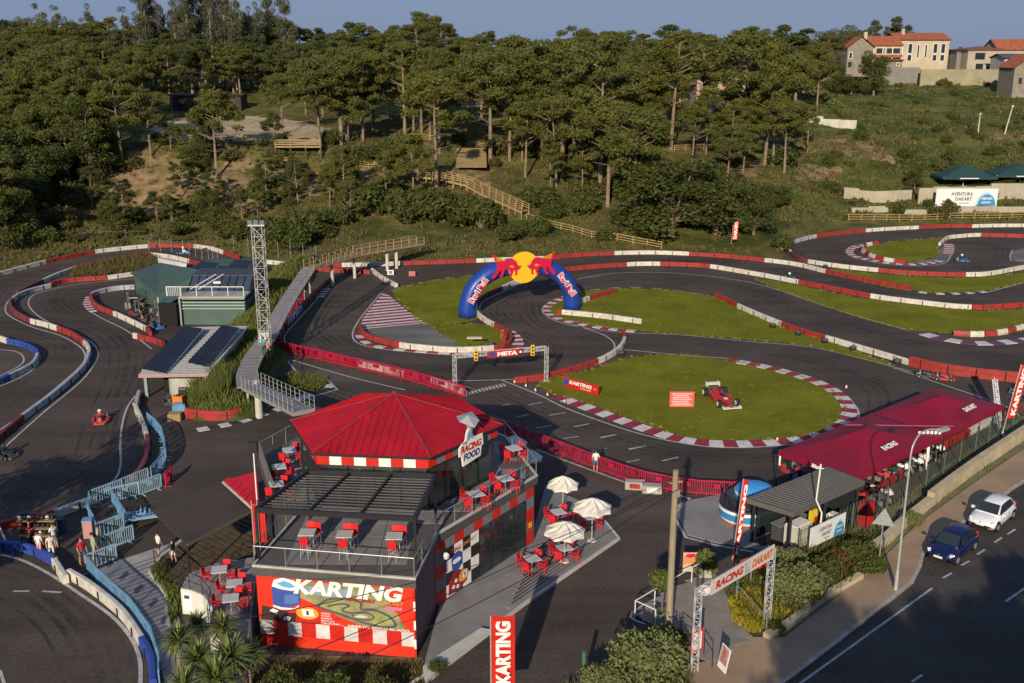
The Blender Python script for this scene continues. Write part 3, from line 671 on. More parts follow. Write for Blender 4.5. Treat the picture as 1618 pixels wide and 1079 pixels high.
# tyre markers / cones / small things on the lawn edge
def cone(loc, label, h=.34, col=None, group='small markers along the track edge'):
    t = thing('traffic_cone', label, 'cone', loc, group=group)
    obj('cone_body', MB().cyl(loc, Vector(loc)+Vector((0,0,h)), .13, .03, 8), col or pmat('marker_pink', (.55,.22,.18)), t)
    obj('cone_collar', MB().cyl(Vector(loc)+Vector((0,0,h*.45)), Vector(loc)+Vector((0,0,h*.7)), .095, .06, 8), WHITE, t)
    obj('cone_base', MB().box(Vector(loc)+Vector((0,0,.02)), (.34,.34,.04)), RUB, t)
for x, y in [(831,612),(846,619),(865,626),(892,637),(813,606),(1337,614),(1228,697)]: cone(P(x,y), 'small red and white cone beside the white start line')
def tyre_pair(p, rz, label):
    t = thing('tyre_stack', label, 'tyres', p, group='loose black tyres behind the barrier')
    for k in range(2):
        mb = MB(); n = 14; c = p+Vector((0,0,.12+.22*k)); R, r = .24, .11
        for i in range(n):
            for j in range(6):
                a, b = 2*math.pi*i/n, 2*math.pi*j/6
                mb.v.append((c.x+(R+r*math.cos(b))*math.cos(a), c.y+(R+r*math.cos(b))*math.sin(a), c.z+r*math.sin(b)))
        mb.f = [(i*6+j, ((i+1) % n)*6+j, ((i+1) % n)*6+(j+1) % 6, i*6+(j+1) % 6) for i in range(n) for j in range(6)]; mb.m = [0]*len(mb.f)
        obj('tyre', mb, (RUB, DGREY)[k], t)
for x, y in [(1221,518),(1261,530),(1303,542),(1348,554),(1417,576),(1420,573)]: tyre_pair(P(x,y), 0, 'two tyres stacked behind the white barrier of the fast bend')
for x, y, l in [(744,485,'two tyres on the lawn beside the left foot of the arch'),(982,562,'two tyres below the hook of the gantry barrier'),(1304,424,'two tyres on grass beside the far barrier join'),(775,548,'two tyres inside the dark red barrier bend')]: tyre_pair(P(x,y), 0, l)

# ---------------------------------------------------------------- crowd-control fences
def crowd_fence(m, nm, W=2.0, Hh=1.05):
    t = thing(nm, '', 'crowd barrier')
    fr = MB()
    for a, b in [((-W/2,.15),(W/2,.15)),((-W/2,Hh),(W/2,Hh)),((-W/2,.15),(-W/2,Hh)),((W/2,.15),(W/2,Hh))]: fr.beam((a[0],0,a[1]), (b[0],0,b[1]), .06, .07)
    obj('frame', fr, m, t, world=False)
    bars = MB(); n = 13
    for i in range(1, n): bars.beam((-W/2+W*i/n,0,.15), (-W/2+W*i/n,0,Hh), .045, .03)
    bars.box((0,0,.7), (.5,.03,.3))
    obj('bars', bars, m, t, world=False, kind='stuff')
    for x in (-W*.35, W*.35): obj('foot', MB().box((x,0,.04), (.08,.62,.06)).beam((x,0,.04), (x,0,.2), .07, .07), m, t, world=False)
    return t
def fence_run(sp, pts, label, group, step=2.0, jit=.04, n=5):
    c = cat(PL(pts), n) if len(pts) > 2 else PL(pts)
    acc = [0]
    for a, b in zip(c[:-1], c[1:]): acc.append(acc[-1]+(b-a).length)
    def pt(s):
        for i in range(1, len(acc)):
            if s <= acc[i]+1e-6: return c[i-1].lerp(c[i], (s-acc[i-1])/max(1e-6,(acc[i]-acc[i-1])))
        return c[-1]
    k = max(1, round(acc[-1]/step)); out = []
    for i in range(k):
        p, q = pt(acc[-1]*i/k), pt(acc[-1]*(i+1)/k); d = q-p
        out.append(sp(p.lerp(q, .5), math.atan2(d.y, d.x)+random.uniform(-jit, jit), label, group, scale=(d.length/2.03*1.0, 1, 1)))
    return out
mf = Spawner(crowd_fence(MAG, 'crowd_fence')); bf = Spawner(crowd_fence(LBLUE, 'crowd_fence')); 
PALEB = mat('pale_blue_steel', (.26,.40,.48), .5, var=.15); pf = Spawner(crowd_fence(PALEB, 'crowd_fence'))
fence_run(mf, [(430,556),(470,562),(560,583),(640,601),(735,629)], 'magenta plastic crowd barrier in the line behind the hexagonal red roof', 'magenta barriers behind the red roof')
fence_run(mf, [(436,552),(444,528),(462,500),(480,475)], 'magenta plastic crowd barrier along the walkway up to the footbridge', 'magenta barriers along the walkway')
fence_run(mf, [(775,676),(850,706),(940,741),(1010,766),(1075,779),(1140,785),(1200,783)], 'magenta plastic crowd barrier in the line between cafe forecourt and grid', 'magenta barriers along the grid')
fence_run(bf, [(233,672),(248,683),(258,700),(262,725),(255,745),(240,760)], 'light blue crowd barrier curving down from the garage door', 'blue barriers curving from the garage')
fence_run(mf, [(262,772),(272,758)], 'single magenta crowd barrier among the blue ones at the head of the queue', None)
fence_run(pf, [(148,798),(175,787),(205,776),(235,762)], 'pale blue metal crowd barrier on the track side of the queue lane', 'pale barriers on the track side of the queue')
fence_run(pf, [(178,795),(205,789),(230,782),(256,772)], 'pale blue metal crowd barrier on the cafe side of the queue lane', 'pale barriers on the cafe side of the queue')
fence_run(bf, [(178,797),(190,815),(200,833)], 'blue crowd barrier crossing the queue lane', 'blue barriers crossing the queue lane')
fence_run(bf, [(143,800),(140,818),(152,845),(158,862)], 'blue crowd barrier at the outer left end of the queue', 'blue barriers at the left end of the queue')
fence_run(pf, [(156,852),(197,836)], 'pale blue crowd barrier upper of two closing the queue', None); fence_run(pf, [(168,872),(212,855)], 'pale blue crowd barrier lower of two closing the queue', None)
fence_run(pf, [(140,903),(185,885)], 'pale blue crowd barrier beside the person in red, at the head of the shadow-striped path', None)
fence_run(bf, [(138,904),(165,935),(200,965),(228,1000),(248,1040),(254,1090)], 'light blue crowd barrier beside the shadow-striped path in the lower left', 'blue barriers beside the striped path', n=4)
for k, (x, y) in enumerate([(205,812),(212,815),(219,818),(226,820),(234,818),(241,816),(248,818)]):
    q = bf(P(x,y)+Vector((0,0,.12+.03*k)), .35+random.uniform(-.1,.1), 'blue crowd barrier lying flat in the pile beside the queue', 'blue barriers piled flat', tilt=(1.35,0))
# ================================================================ the cafe with the hexagonal red roof
TZ = 4.4
deck = PL([(398,895),(657,916),(692,845),(850,752),(800,690),(700,655),(560,655),(470,690),(408,725),(430,790),(465,817)], TZ)
cafe = thing('cafe_building', 'two storey black, red and grey cafe with a hexagonal red metal roof and roof terrace', 'building', P(560,1000))
def inset(poly, d):
    n = len(poly); out = []
    A = sum(poly[i][0]*poly[(i+1) % n][1]-poly[(i+1) % n][0]*poly[i][1] for i in range(n)); s = 1 if A > 0 else -1
    for i in range(n):
        a, b, c = poly[i-1], poly[i], poly[(i+1) % n]
        e1 = (b-a); e1.z = 0; e1.normalize(); e2 = (c-b); e2.z = 0; e2.normalize()
        n1 = Vector((-e1.y, e1.x, 0))*s; n2 = Vector((-e2.y, e2.x, 0))*s; m_ = (n1+n2).normalized()
        out.append(b+m_*(d/max(.4, m_.dot(n1))))
    return out
wallp = inset(deck, .22)
obj('wall', MB().prism(wallp, -.3, TZ-.5), DGREY, cafe)
TILE = mat('terrace_tile', (.20,.19,.18), .7, scale=.8, var=.2, bump=.1)
obj('roof_slab', MB().prism(deck, TZ-.5, TZ-.03), mat('fascia_grey', (.075,.07,.066), .6, var=.15), cafe)
obj('terrace_coping', MB().extr([deck[10], deck[0], deck[1], deck[2], deck[3], deck[4], deck[5]], [(0,-.08),(.16,-.08),(.16,.06),(0,.06)]), CONCL, cafe)
tf = obj('terrace_floor', MB().prism(inset(deck, .02), TZ-.03, TZ), mat('terrace_joint', (.09,.085,.08), .8, var=.1), cafe)
# floor slabs with joints
x0, x1 = min(p.x for p in deck), max(p.x for p in deck); y0, y1 = min(p.y for p in deck), max(p.y for p in deck)
dins = [(p.x, p.y) for p in inset(deck, .2)]
sx = x0
while sx < x1:
    sy = y0
    while sy < y1:
        q = [(sx+.02, sy+.02), (sx+1.48, sy+.02), (sx+1.48, sy+1.48), (sx+.02, sy+1.48)]
        if all(inpoly(a, b, dins) for a, b in q): obj('paving_slab', MB().prism([Vector((a, b, 0)) for a, b in q], TZ, TZ+.02, bottom=False), TILE, tf)
        sy += 1.5
    sx += 1.5
# --- front facade mural
fl, fr_ = wallp[0], wallp[1]
xd = (fr_-fl); xd.z = 0; W = xd.length
ff = Fr((fl.x, fl.y, -.3), xd, (0,0,1))       # origin lower left, normal towards the road
FH = TZ-.5+.3
mural = MB(); ff.rect(mural, -.12, 0, W+.1, FH, .0, .05); ms = obj('mural_board', mural, mat('mural_red', (.62,.03,.012), .5, scale=.5, var=.14), cafe)
zc_ = .92
for k in range(12):
    wd = (W+.2)/11.0; a0 = -.1+k*wd*1.0
    if a0+wd > W+.12: break
    mb = MB(); ff.rect(mb, a0+.01, zc_, a0+wd-.01, zc_+.78, .05, .062); obj('checker_panel', mb, (pmat('chk_grey', (.33,.33,.31)) if k < 1 else KWH, RED)[k % 2], ms)
def el(cx, cy, rx, ry, n=28, a0=0, a1=2*math.pi): return [(cx+rx*math.cos(a0+(a1-a0)*i/n), cy+ry*math.sin(a0+(a1-a0)*i/n)) for i in range(n)]
def shp(fr, pts, d, m, par, name='print_shape', t=.006):
    mb = MB(); fr.poly(mb, pts, d, d+t); return obj(name, mb, m, par)
U = W/8.3
def sc2(pts, kx=1, ky=1): return [(a*U*kx, b*ky) for a, b in pts]
# photograph print of the circuit seen from the air, fading from the top right
LAND = mat('print_land', (.36,.31,.17), .6, scale=1.6, alt=(.12,.15,.05), detail=8)
shp(ff, sc2([(1.7,3.9),(3.2,4.0),(6.6,4.0),(7.0,3.2),(7.5,2.6),(7.9,1.8),(7.0,1.72),(5.6,1.85),(4.4,2.2),(3.2,2.75),(2.2,3.1),(1.5,3.2)]), .062, LAND, ms)
shp(ff, sc2([(2.5,3.75),(3.5,3.8),(4.9,3.75),(4.8,3.35),(3.6,3.3),(2.8,3.4)]), .069, pmat('print_sea', (.22,.30,.42)), ms)
TRK = pmat('print_track', (.09,.085,.09)); GRS = mat('print_grass', (.27,.28,.10), .6, scale=2, var=.3)
loops = [[(3.2,2.75),(3.8,3.15),(4.9,3.25),(5.5,3.1),(5.6,2.75),(6.2,2.75),(7.0,2.5),(7.35,2.0),(6.6,1.85),(5.6,2.05),(4.5,2.35),(3.4,2.6)]]
shp(ff, [tuple(p[:2]) for p in cat([(a*U, b, 0) for a, b in loops[0]], 5, True)], .073, GRS, ms)
def rib2(fr, pts, w_, d, m, par):
    c = [p for p in cat([(a*U, b, 0) for a, b in pts], 6)]; mb = MB(); vs = []
    for i, p in enumerate(c):
        a, b = c[max(i-1,0)], c[min(i+1,len(c)-1)]; dd = (b-a).normalized(); n = Vector((-dd.y, dd.x, 0))
        vs += [fr.p(p.x-n.x*w_/2, p.y-n.y*w_/2, d), fr.p(p.x+n.x*w_/2, p.y+n.y*w_/2, d)]
    mb.add(vs, [(2*i, 2*i+1, 2*i+3, 2*i+2)[::-1] for i in range(len(c)-1)]); obj('print_shape', mb, m, par)
rib2(ff, [(3.2,2.75),(3.8,3.15),(4.9,3.28),(5.5,3.12),(5.55,2.75),(6.2,2.78),(7.0,2.5),(7.35,2.0),(6.6,1.88),(5.6,2.05),(4.5,2.35),(3.3,2.65),(3.2,2.75)], .13, .081, TRK, ms)
rib2(ff, [(3.7,2.75),(4.4,2.95),(4.9,2.9),(4.5,2.65),(4.9,2.5),(5.7,2.6),(6.2,2.4),(5.9,2.2),(5.3,2.25),(5.0,2.4)], .1, .083, TRK, ms)
shp(ff, sc2([(5.1,2.33),(5.5,2.45),(5.9,2.4),(5.7,2.28),(5.3,2.27)]), .084, pmat('print_pale', (.5,.5,.4)), ms)
# blue and white helmet of a kart driver
hb = pmat('print_helmet_blue', (.04,.08,.30)); hw = pmat('print_white', (.72,.72,.72)); ho = pmat('print_orange', (.75,.32,.04))
shp(ff, sc2([(.72,2.55),(.70,3.5),(.85,3.95),(1.35,4.12),(2.0,4.0),(2.25,3.6),(2.2,2.75),(1.6,2.5),(1.2,2.5)]), .088, hb, ms)
shp(ff, sc2([(.72,3.62),(.85,3.98),(1.35,4.14),(2.0,4.02),(2.28,3.62),(1.8,3.45),(1.2,3.5)]), .096, hw, ms)
shp(ff, sc2([(1.0,3.8),(1.4,3.98),(1.8,3.86),(2.05,3.68),(1.7,3.6),(1.3,3.66)]), .104, pmat('print_skyblue', (.12,.36,.60)), ms)
shp(ff, sc2([(1.35,2.72),(1.4,3.2),(1.9,3.3),(2.15,3.2),(2.15,2.85),(1.7,2.7)]), .104, pmat('print_visor', (.08,.16,.42)), ms)
shp(ff, sc2([(.72,2.6),(1.2,2.5),(1.9,2.5),(2.15,2.7),(2.15,2.62),(1.8,2.4),(1.1,2.38),(.72,2.5)]), .098, hw, ms)
# kart and second helmet with number 1
shp(ff, sc2([(.0,1.72),(.1,2.5),(.8,2.4),(1.6,2.2),(2.3,2.25),(3.0,2.2),(3.25,1.75),(2.6,1.71),(1.2,1.71)]), .088, pmat('print_dark', (.05,.02,.02)), ms)
shp(ff, sc2([(1.9,1.75),(2.0,2.2),(2.35,2.55),(2.9,2.5),(3.2,2.1),(3.2,1.8)]), .096, RED, ms)
shp(ff, [(a, b) for a, b in el(2.6*U, 2.3, .62*U, .34)], .102, ho, ms)
shp(ff, sc2([(2.35,2.12),(2.3,2.5),(2.9,2.52),(3.0,2.14)]), .108, hw, ms)
shp(ff, sc2([(1.2,1.8),(1.35,2.05),(1.65,2.0),(1.6,1.78)]), .1, hw, ms); shp(ff, sc2([(.5,2.25),(.7,2.4),(1.0,2.3),(.9,2.1)]), .1, hw, ms)
lettering('1', ff, 2.55*U, 2.2, .12*U, .24, BLACK, ms, .118)
lettering('KARTING', ff, 1.9*U, 3.32, 5.75*U, .84, WHITE, ms, .118, shear=.25, bold=.045)
lettering('RACING', ff, 4.75*U, 3.15, 1.5*U, .2, pmat('print_darkred', (.30,.015,.015)), ms, .122, shear=.3, bold=.03)
lettering('DAKART', ff, 6.5*U, 3.15, 1.3*U, .2, pmat('print_gold', (.55,.30,.04)), ms, .122, shear=.3, bold=.03)
shp(ff, sc2([(6.85,2.88),(7.75,2.88),(7.75,3.05),(6.85,3.05)]), .112, pmat('print_pink', (.72,.14,.30)), ms)
for i, s in enumerate(['KARTS', 'QUADS', 'GANDUR', 'BARBOLE', 'TIROLINA ...']):
    lettering(s, ff, 3.35*U, 2.32-.135*i, (.1*len(s))*U, .095, WHITE, ms, .11, bold=.02)
lettering('ABIERTO TODO EL AÑO', ff, 4.75*U, 1.75, 3.35*U, .15, WHITE, ms, .118, bold=.03)
# red/white strip on the corner
for k in range(7):
    mb = MB(); ff.rect(mb, W+.02, .3+k*.52, W+.12, .3+(k+1)*.52-.02, .052, .075); obj('corner_strip', mb, (RED, WHITE)[k % 2], cafe)
# --- checkered side wall
a, b = wallp[2], wallp[3]; xd2 = b-a; xd2.z = 0; W2 = xd2.length
fs = Fr((a.x, a.y, .15), xd2, (0,0,1)); FH2 = TZ-.5-.15
cols_ = 11; cw = W2/cols_; rows_ = 5; rh = FH2/rows_
GR2 = pmat('chk_side_grey', (.16,.16,.17))
for i in range(cols_):
    for j in range(rows_):
        if 1 <= i <= 3 and j <= 3: continue
        if 4 <= i <= 9 and j <= 3: continue
        mb = MB(); fs.rect(mb, i*cw+.012, j*rh+.012, (i+1)*cw-.012, (j+1)*rh-.012, .0, .03); obj('checker_panel', mb, (RED, GR2)[(i+j) % 2], cafe)
# black & white poster of a kart driver
po = MB(); fs.rect(po, cw*1.02, .1, cw*4.45, rh*4.0, .03, .06); pob = obj('poster_board', po, BLACK, cafe)
pw, ph = cw*3.43/4, (rh*4-.1)/4
for i in range(4):
    for j in range(4):
        if (i+j) % 2 == 0:
            mb = MB(); fs.rect(mb, cw*1.02+i*pw, .1+j*ph, cw*1.02+(i+1)*pw, .1+(j+1)*ph, .06, .068); obj('white_square', mb, WHITE, pob)
def s3(pts): return [(cw*1.02+a*pw, .1+b*ph) for a, b in pts]
shp(fs, s3([(.7,1.9),(.6,2.9),(.9,3.25),(1.5,3.3),(1.9,3.0),(1.9,2.1),(1.4,1.7),(1.0,1.7)]), .072, hb, pob); shp(fs, s3([(.75,2.5),(.85,2.75),(1.5,2.8),(1.8,2.6),(1.6,2.45),(1.0,2.4)]), .08, hw, pob)
shp(fs, s3([(.2,.1),(.3,1.2),(.9,1.8),(1.6,1.7),(2.4,1.2),(2.5,.5),(1.4,.05)]), .074, DRED, pob); shp(fs, s3([(1.5,.7),(1.5,1.2),(1.9,1.6),(2.4,1.5),(2.7,1.1),(2.5,.7),(2.0,.55)]), .082, ho, pob)
shp(fs, s3([(1.95,.85),(1.9,1.3),(2.4,1.35),(2.45,.9)]), .09, hw, pob); lettering('1', fs, cw*1.02+2.1*pw, .1+.95*ph, .1, .2, BLACK, pob, .1)
for x_, y_ in [(.6,.5),(1.1,.35),(.9,.9)]: shp(fs, s3([(x_,y_),(x_+.15,y_+.25),(x_+.4,y_+.15),(x_+.3,y_-.1)]), .084, hw, pob)
lettering('RACING', fs, cw*1.05, .1+3.35*ph, pw*1.7, ph*.35, RED, pob, .09, shear=.2); lettering('DAKART', fs, cw*1.05+pw*1.9, .1+3.45*ph, pw*1.7, ph*.3, pmat('print_gold', (.55,.30,.04)), pob, .09, shear=.2)
# shop window
gw = MB(); fs.rect(gw, cw*4.5, .05, cw*9.9, rh*4.0-.02, -.02, .02); gl = obj('window', gw, GLASS, cafe)
for k in range(5):
    mb = MB(); x_ = cw*4.5+cw*5.4*k/4; fs.rect(mb, x_-.04, .05, x_+.04, rh*4-.02, .02, .06); obj('window_frame', mb, BLACK, gl)
mb = MB(); fs.rect(mb, cw*10.15, .9, cw*10.85, 1.6, .032, .045); nb = obj('notice_board', mb, RED, cafe); mb = MB(); fs.rect(mb, cw*10.3, 1.05, cw*10.7, 1.4, .045, .055); obj('notice', mb, YEL, nb)
wl = fs.p(cw*.75, rh*3.7, .25); obj('wall_lamp', MB().sph(wl, .2, n=10, k=6).beam(wl, fs.p(cw*.75, rh*3.7, 0), .05, .05), WHITE, cafe)
# slanted dark return wall with a dark two-tone picture
a, b = wallp[1], wallp[2]; xr = b-a; xr.z = 0; fq = Fr((a.x, a.y, -.3), xr, (0,0,1))
mb = MB(); fq.rect(mb, .15, .1, xr.length-.1, FH-.1, .01, .04); obj('side_banner', mb, mat('dark_banner', (.14,.09,.10), .6, scale=1.2, alt=(.10,.03,.04)), cafe)
# --- pergola over the front terrace
PZ = 7.1
pf0, pf1 = P(404,806,PZ), P(655,820,PZ); pb0, pb1 = P(487,746,PZ), P(688,752,PZ)
perg = thing('pergola', 'black steel pergola with louvred roof over the front roof terrace', 'pergola', P(404,893,TZ))
for p, q in [(pf0, pf1), (pf0, pb0), (pf1, pb1), (pb0, pb1)]: obj('beam', MB().beam(p, q, .16, .26), BLACK, perg)
for t_ in (.33, .66): obj('beam', MB().beam(pf0.lerp(pf1, t_), pb0.lerp(pb1, t_), .12, .2), BLACK, perg)
nl = 15
for k in range(1, nl):
    t_ = k/nl; obj('louvre', MB().beam(pf0.lerp(pb0, t_)-Vector((0,0,.06)), pf1.lerp(pb1, t_)-Vector((0,0,.06)), .21, .05, up=(0,.25,1)), BLACK, perg)
for p in (pf0, pf1, pf0.lerp(pb0, .97), pf1.lerp(pb1, .97)): obj('post', MB().beam((p.x, p.y, TZ), (p.x, p.y, PZ-.1), .13, .13, up=(0,1,0)), BLACK, perg)
# --- upper storey
EZ = 7.75
eav = [P(458,665,EZ), P(493,717,EZ), P(680,724,EZ), P(795,671,EZ)]
kx = 1.0
eav += [Vector((eav[3].x-2.9, eav[3].y+4.9, EZ)), Vector((eav[0].x+3.6, eav[0].y+4.8, EZ))]
cen = sum((p for p in eav), Vector())/6
apx = P(623,622,9.5); apx = Vector((apx.x, cen.y+.1, Zat((0, cen.y+.1), 622)))
base = inset(eav, .55)
obj('upper_wall', MB().prism([Vector((p.x,p.y,0)) for p in base], TZ, EZ-.55), mat('upper_glass', (.035,.045,.042), .12, spec=.7, scale=.4, var=.35), cafe)
for i in range(6):
    a, b = base[i], base[(i+1) % 6]; d_ = b-a; L = d_.length; k = max(1, round(L/1.5))
    for j in range(k+1):
        p = a.lerp(b, j/k); nrm = Vector((d_.y, -d_.x, 0)).normalized()*.03
        obj('mullion', MB().beam((p.x+nrm.x, p.y+nrm.y, TZ), (p.x+nrm.x, p.y+nrm.y, EZ-.6), .09, .09, up=(d_.x, d_.y, 0)), BLACK, cafe)
    obj('sill', MB().beam((a.x,a.y,TZ+.12), (b.x,b.y,TZ+.12), .14, .2), BLACK, cafe)
# chequered fascia boards
fa = inset(eav, .3)
obj('eaves_soffit', MB().prism([Vector((p.x,p.y,0)) for p in inset(eav, .08)], EZ-.16, EZ-.06), mat('fascia_grey', (.1,.1,.1)), cafe)
for i in range(6):
    a, b = fa[i], fa[(i+1) % 6]; d_ = b-a; d_.z = 0; L = d_.length; f_ = Fr((a.x, a.y, EZ-.72), d_, (0,0,1)); k = {1:9}.get(i, max(3, round(L/.75)))
    if k % 2 == 0: k += 1
    for j in range(k):
        mb = MB(); f_.rect(mb, L*j/k+.008, 0, L*(j+1)/k-.008, .56, 0, .04)
        obj('checker_panel', mb, (RED, WHITE if i == 1 else GR2)[j % 2], cafe)
# standing seam roof: six slopes, each with its seams
ROOFR = mat('roof_red', (.34,.006,.014), .42, scale=.6, var=.25, metal=0, spec=.3, stretch=(1,1,1))
for i in range(6):
    a, b = eav[i], eav[(i+1) % 6]
    sl_ = obj('roof_slope', MB().add([a, b, apx, a-Vector((0,0,.1)), b-Vector((0,0,.1))], [(0,1,2),(0,3,4,1)]), ROOFR, cafe)
    k = round((b-a).length/.42); nrm = (b-a).cross(apx-a).normalized()
    run = ((a+b)/2-apx); horiz = Vector((-(b-a).y, (b-a).x, 0)).normalized()
    for j in range(1, k):
        p = a.lerp(b, j/k); t_ = j/k
        # seams run straight up the slope until they meet the hip
        mid = (apx-a).dot(b-a)/(b-a).length_squared
        top = (a+(apx-a)*(t_/mid)) if t_ < mid else (b+(apx-b)*((1-t_)/(1-mid)))
        if (top-p).length > .15: obj('seam', MB().beam(p+nrm*.02, top+nrm*.02, .035, .05, up=nrm), ROOFR, sl_)
    obj('hip_cap', MB().beam(a+Vector((0,0,.03)), apx+Vector((0,0,.03)), .16, .05), DRED, cafe)
    obj('gutter', MB().beam(a-Vector((0,0,.05)), b-Vector((0,0,.05)), .09, .12), BLACK, cafe)
obj('roof_finial', MB().cyl(apx, apx+Vector((0,0,.15)), .12, .05), DRED, cafe)
# metal duct on the right hip with the racing food sign
dp = at_depth(742, 668, 54.5)
STL2 = mat('dull_steel', (.30,.31,.32), .5, metal=.4); du = thing('roof_vent', 'crumpled silver ventilation cowl on the right side of the red roof', 'vent', dp-Vector((0,0,.5)))
obj('cowl', MB().cyl(dp-Vector((0,0,.9)), dp+Vector((0,0,.05)), .16, .2, 12), STEEL, du, smooth=False)
obj('cowl_hood', MB().add([dp+Vector(v) for v in [(-.75,.2,.3),(.1,.45,.5),(.55,.0,.15),(.3,-.45,-.15),(-.55,-.3,.15),(-.1,0,.45)]], [(0,4,5),(4,3,5),(3,2,5),(2,1,5),(1,0,5)]), STEEL, du)
a, b = eav[2], eav[3]; d_ = b-a; d_.z = 0
so_ = a.lerp(b, .33)+Vector((d_.y, -d_.x, 0)).normalized()*.18
sgn = thing('racing_food_sign', 'white cut-out sign reading RACING FOOD hung on the right eaves', 'sign', so_)
fz = Fr((so_.x, so_.y, EZ-.95), d_, (0,0,1))
o_ = MB(); fz.poly(o_, [(0,.35),(0,.85),(.3,1.05),(.55,1.15),(.62,1.5),(.75,1.75),(.9,1.8),(1.05,1.65),(1.15,1.3),(1.4,1.15),(2.05,1.15),(2.1,.5),(1.95,.45),(1.85,-.12),(.3,-.3),(.22,.3)], 0, .08); ob = obj('sign_board', o_, WHITE, sgn)
lettering('RACING', fz, .12, .5, 1.75, .42, RED, ob, .095, shear=.15, bold=.05); lettering('FOOD', fz, .35, .0, 1.4, .42, pmat('sign_navy', (.03,.05,.16)), ob, .095, shear=.1, bold=.05)
lettering('THE', fz, .2, .97, .45, .16, pmat('sign_navy', (.03,.05,.16)), ob, .095)
shp(fz, [(.65,1.05),(.72,1.5),(.9,1.72),(1.05,1.55),(1.25,1.1),(.95,1.2)], .09, pmat('sign_steelblue', (.2,.33,.45)), ob)
# --- railings round the terraces
def railing(pts, h, m, parent, name='railing', step=1.5, rails=(1.0,), r=.025):
    t = MB(); obs = []
    for a, b in zip(pts[:-1], pts[1:]):
        for q in rails: obj(name+'_rail', MB().cyl(a+Vector((0,0,h*q)), b+Vector((0,0,h*q)), r, n=6), m, parent)
        k = max(1, round((b-a).length/step))
        for i in range(k+1 if b is pts[-1] else k):
            p = a.lerp(b, i/k); obj(name+'_post', MB().cyl(p, p+Vector((0,0,h)), r, n=6), m, parent)
GLR = mat('railing_glass', (.55,.6,.6), .05, trans=.95, var=0)
ri = inset(deck, .1)
railing([ri[10], ri[0], ri[1], ri[2], ri[3], ri[4], ri[5]], 1.05, STEEL, cafe)
railing([ri[7], ri[8], ri[9], ri[10]], 1.05, STEEL, cafe)
for a, b in [(ri[8], ri[9])]: obj('parapet_panel', MB().beam(a+Vector((0,0,.55)), b+Vector((0,0,.55)), .08, 1.1), mat('parapet_grey', (.17,.155,.13), .7), cafe)
# speaker on a mast at the left corner of the terrace
q = P(404,800,TZ); 
# --- red lower roof + banners left of the pergola
lr = [P(352,762,2.9), P(403,808,2.9), P(412,790,3.6), P(402,742,3.9), P(375,748,3.6)]
lt = thing('lean_to_roof', 'small red corrugated lean-to roof left of the black pergola', 'roof', P(385,800,0))
obj('roof_sheet', MB().add([lr[0], lr[1], P(410,795,3.7), P(405,745,3.9), P(364,757,3.2)], [(0,1,2,3,4)]), ROOFR, lt)
for k in range(7):
    t_ = k/6; obj('roof_rib', MB().beam(lr[0].lerp(lr[1], t_)+Vector((0,0,.04)), P(364,755,3.2).lerp(P(409,790,3.7), t_)+Vector((0,0,.04)), .05, .05), ROOFR, lt)
obj('gutter', MB().beam(lr[0], lr[1], .12, .1), CONCL, lt)
for x in (0.02, .98): p = lr[0].lerp(lr[1], x); obj('post', MB().beam((p.x,p.y+.3,0), (p.x,p.y+.3,2.9), .1, .1), BLACK, lt)
# dark canopy roof over the timber slats
cr = PL([(352,762),(403,806),(296,862),(238,806)], 2.55)
ct_ = thing('flat_canopy', 'dark flat canopy roof between the queue fences and the cafe corner', 'canopy', P(320,830,0))
obj('canopy_sheet', MB().prism(cr, 2.5, 2.58), mat('canopy_felt', (.060,.045,.036), .9, scale=.5, var=.2, bump=.1), ct_)
for p in cr[:3]: obj('post', MB().beam((p.x,p.y,0), (p.x,p.y,2.5), .09, .09), BLACK, ct_)
for i in (0, 1): obj('edge_trim', MB().beam(cr[i]+Vector((0,0,.0)), cr[(i+1) % 4], .06, .14), mat('trim_brown', (.12,.1,.085), .7), ct_)
# timber slat deck
dk = PL([(240,905),(302,846),(400,812),(402,905),(330,915),(285,935)])
td = thing('timber_deck', 'dark brown timber slat deck where a person in black stands', 'deck', P(320,890,0))
dr = P(402,905)-P(302,846); dr = Vector((1.0,-.85,0)).normalized(); nr = Vector((-dr.y, dr.x, 0))
c0 = P(320,880); dkp = [(p.x, p.y) for p in dk]
for k in range(-14, 15):
    o0 = c0+nr*(k*.44); seg = None
    for s in np.arange(-9, 9, .1):
        p = o0+dr*s
        if inpoly(p.x, p.y, dkp):
            if seg is None: seg = [s, s]
            seg[1] = s
    if seg and seg[1]-seg[0] > .5: obj('plank', MB().beam(o0+dr*seg[0]+Vector((0,0,.1)), o0+dr*seg[1]+Vector((0,0,.1)), .34, .08), WOODD, td)
railing([P(245,895,.1), P(285,935,.1)], 1.0, BLACK, td, step=1.4)
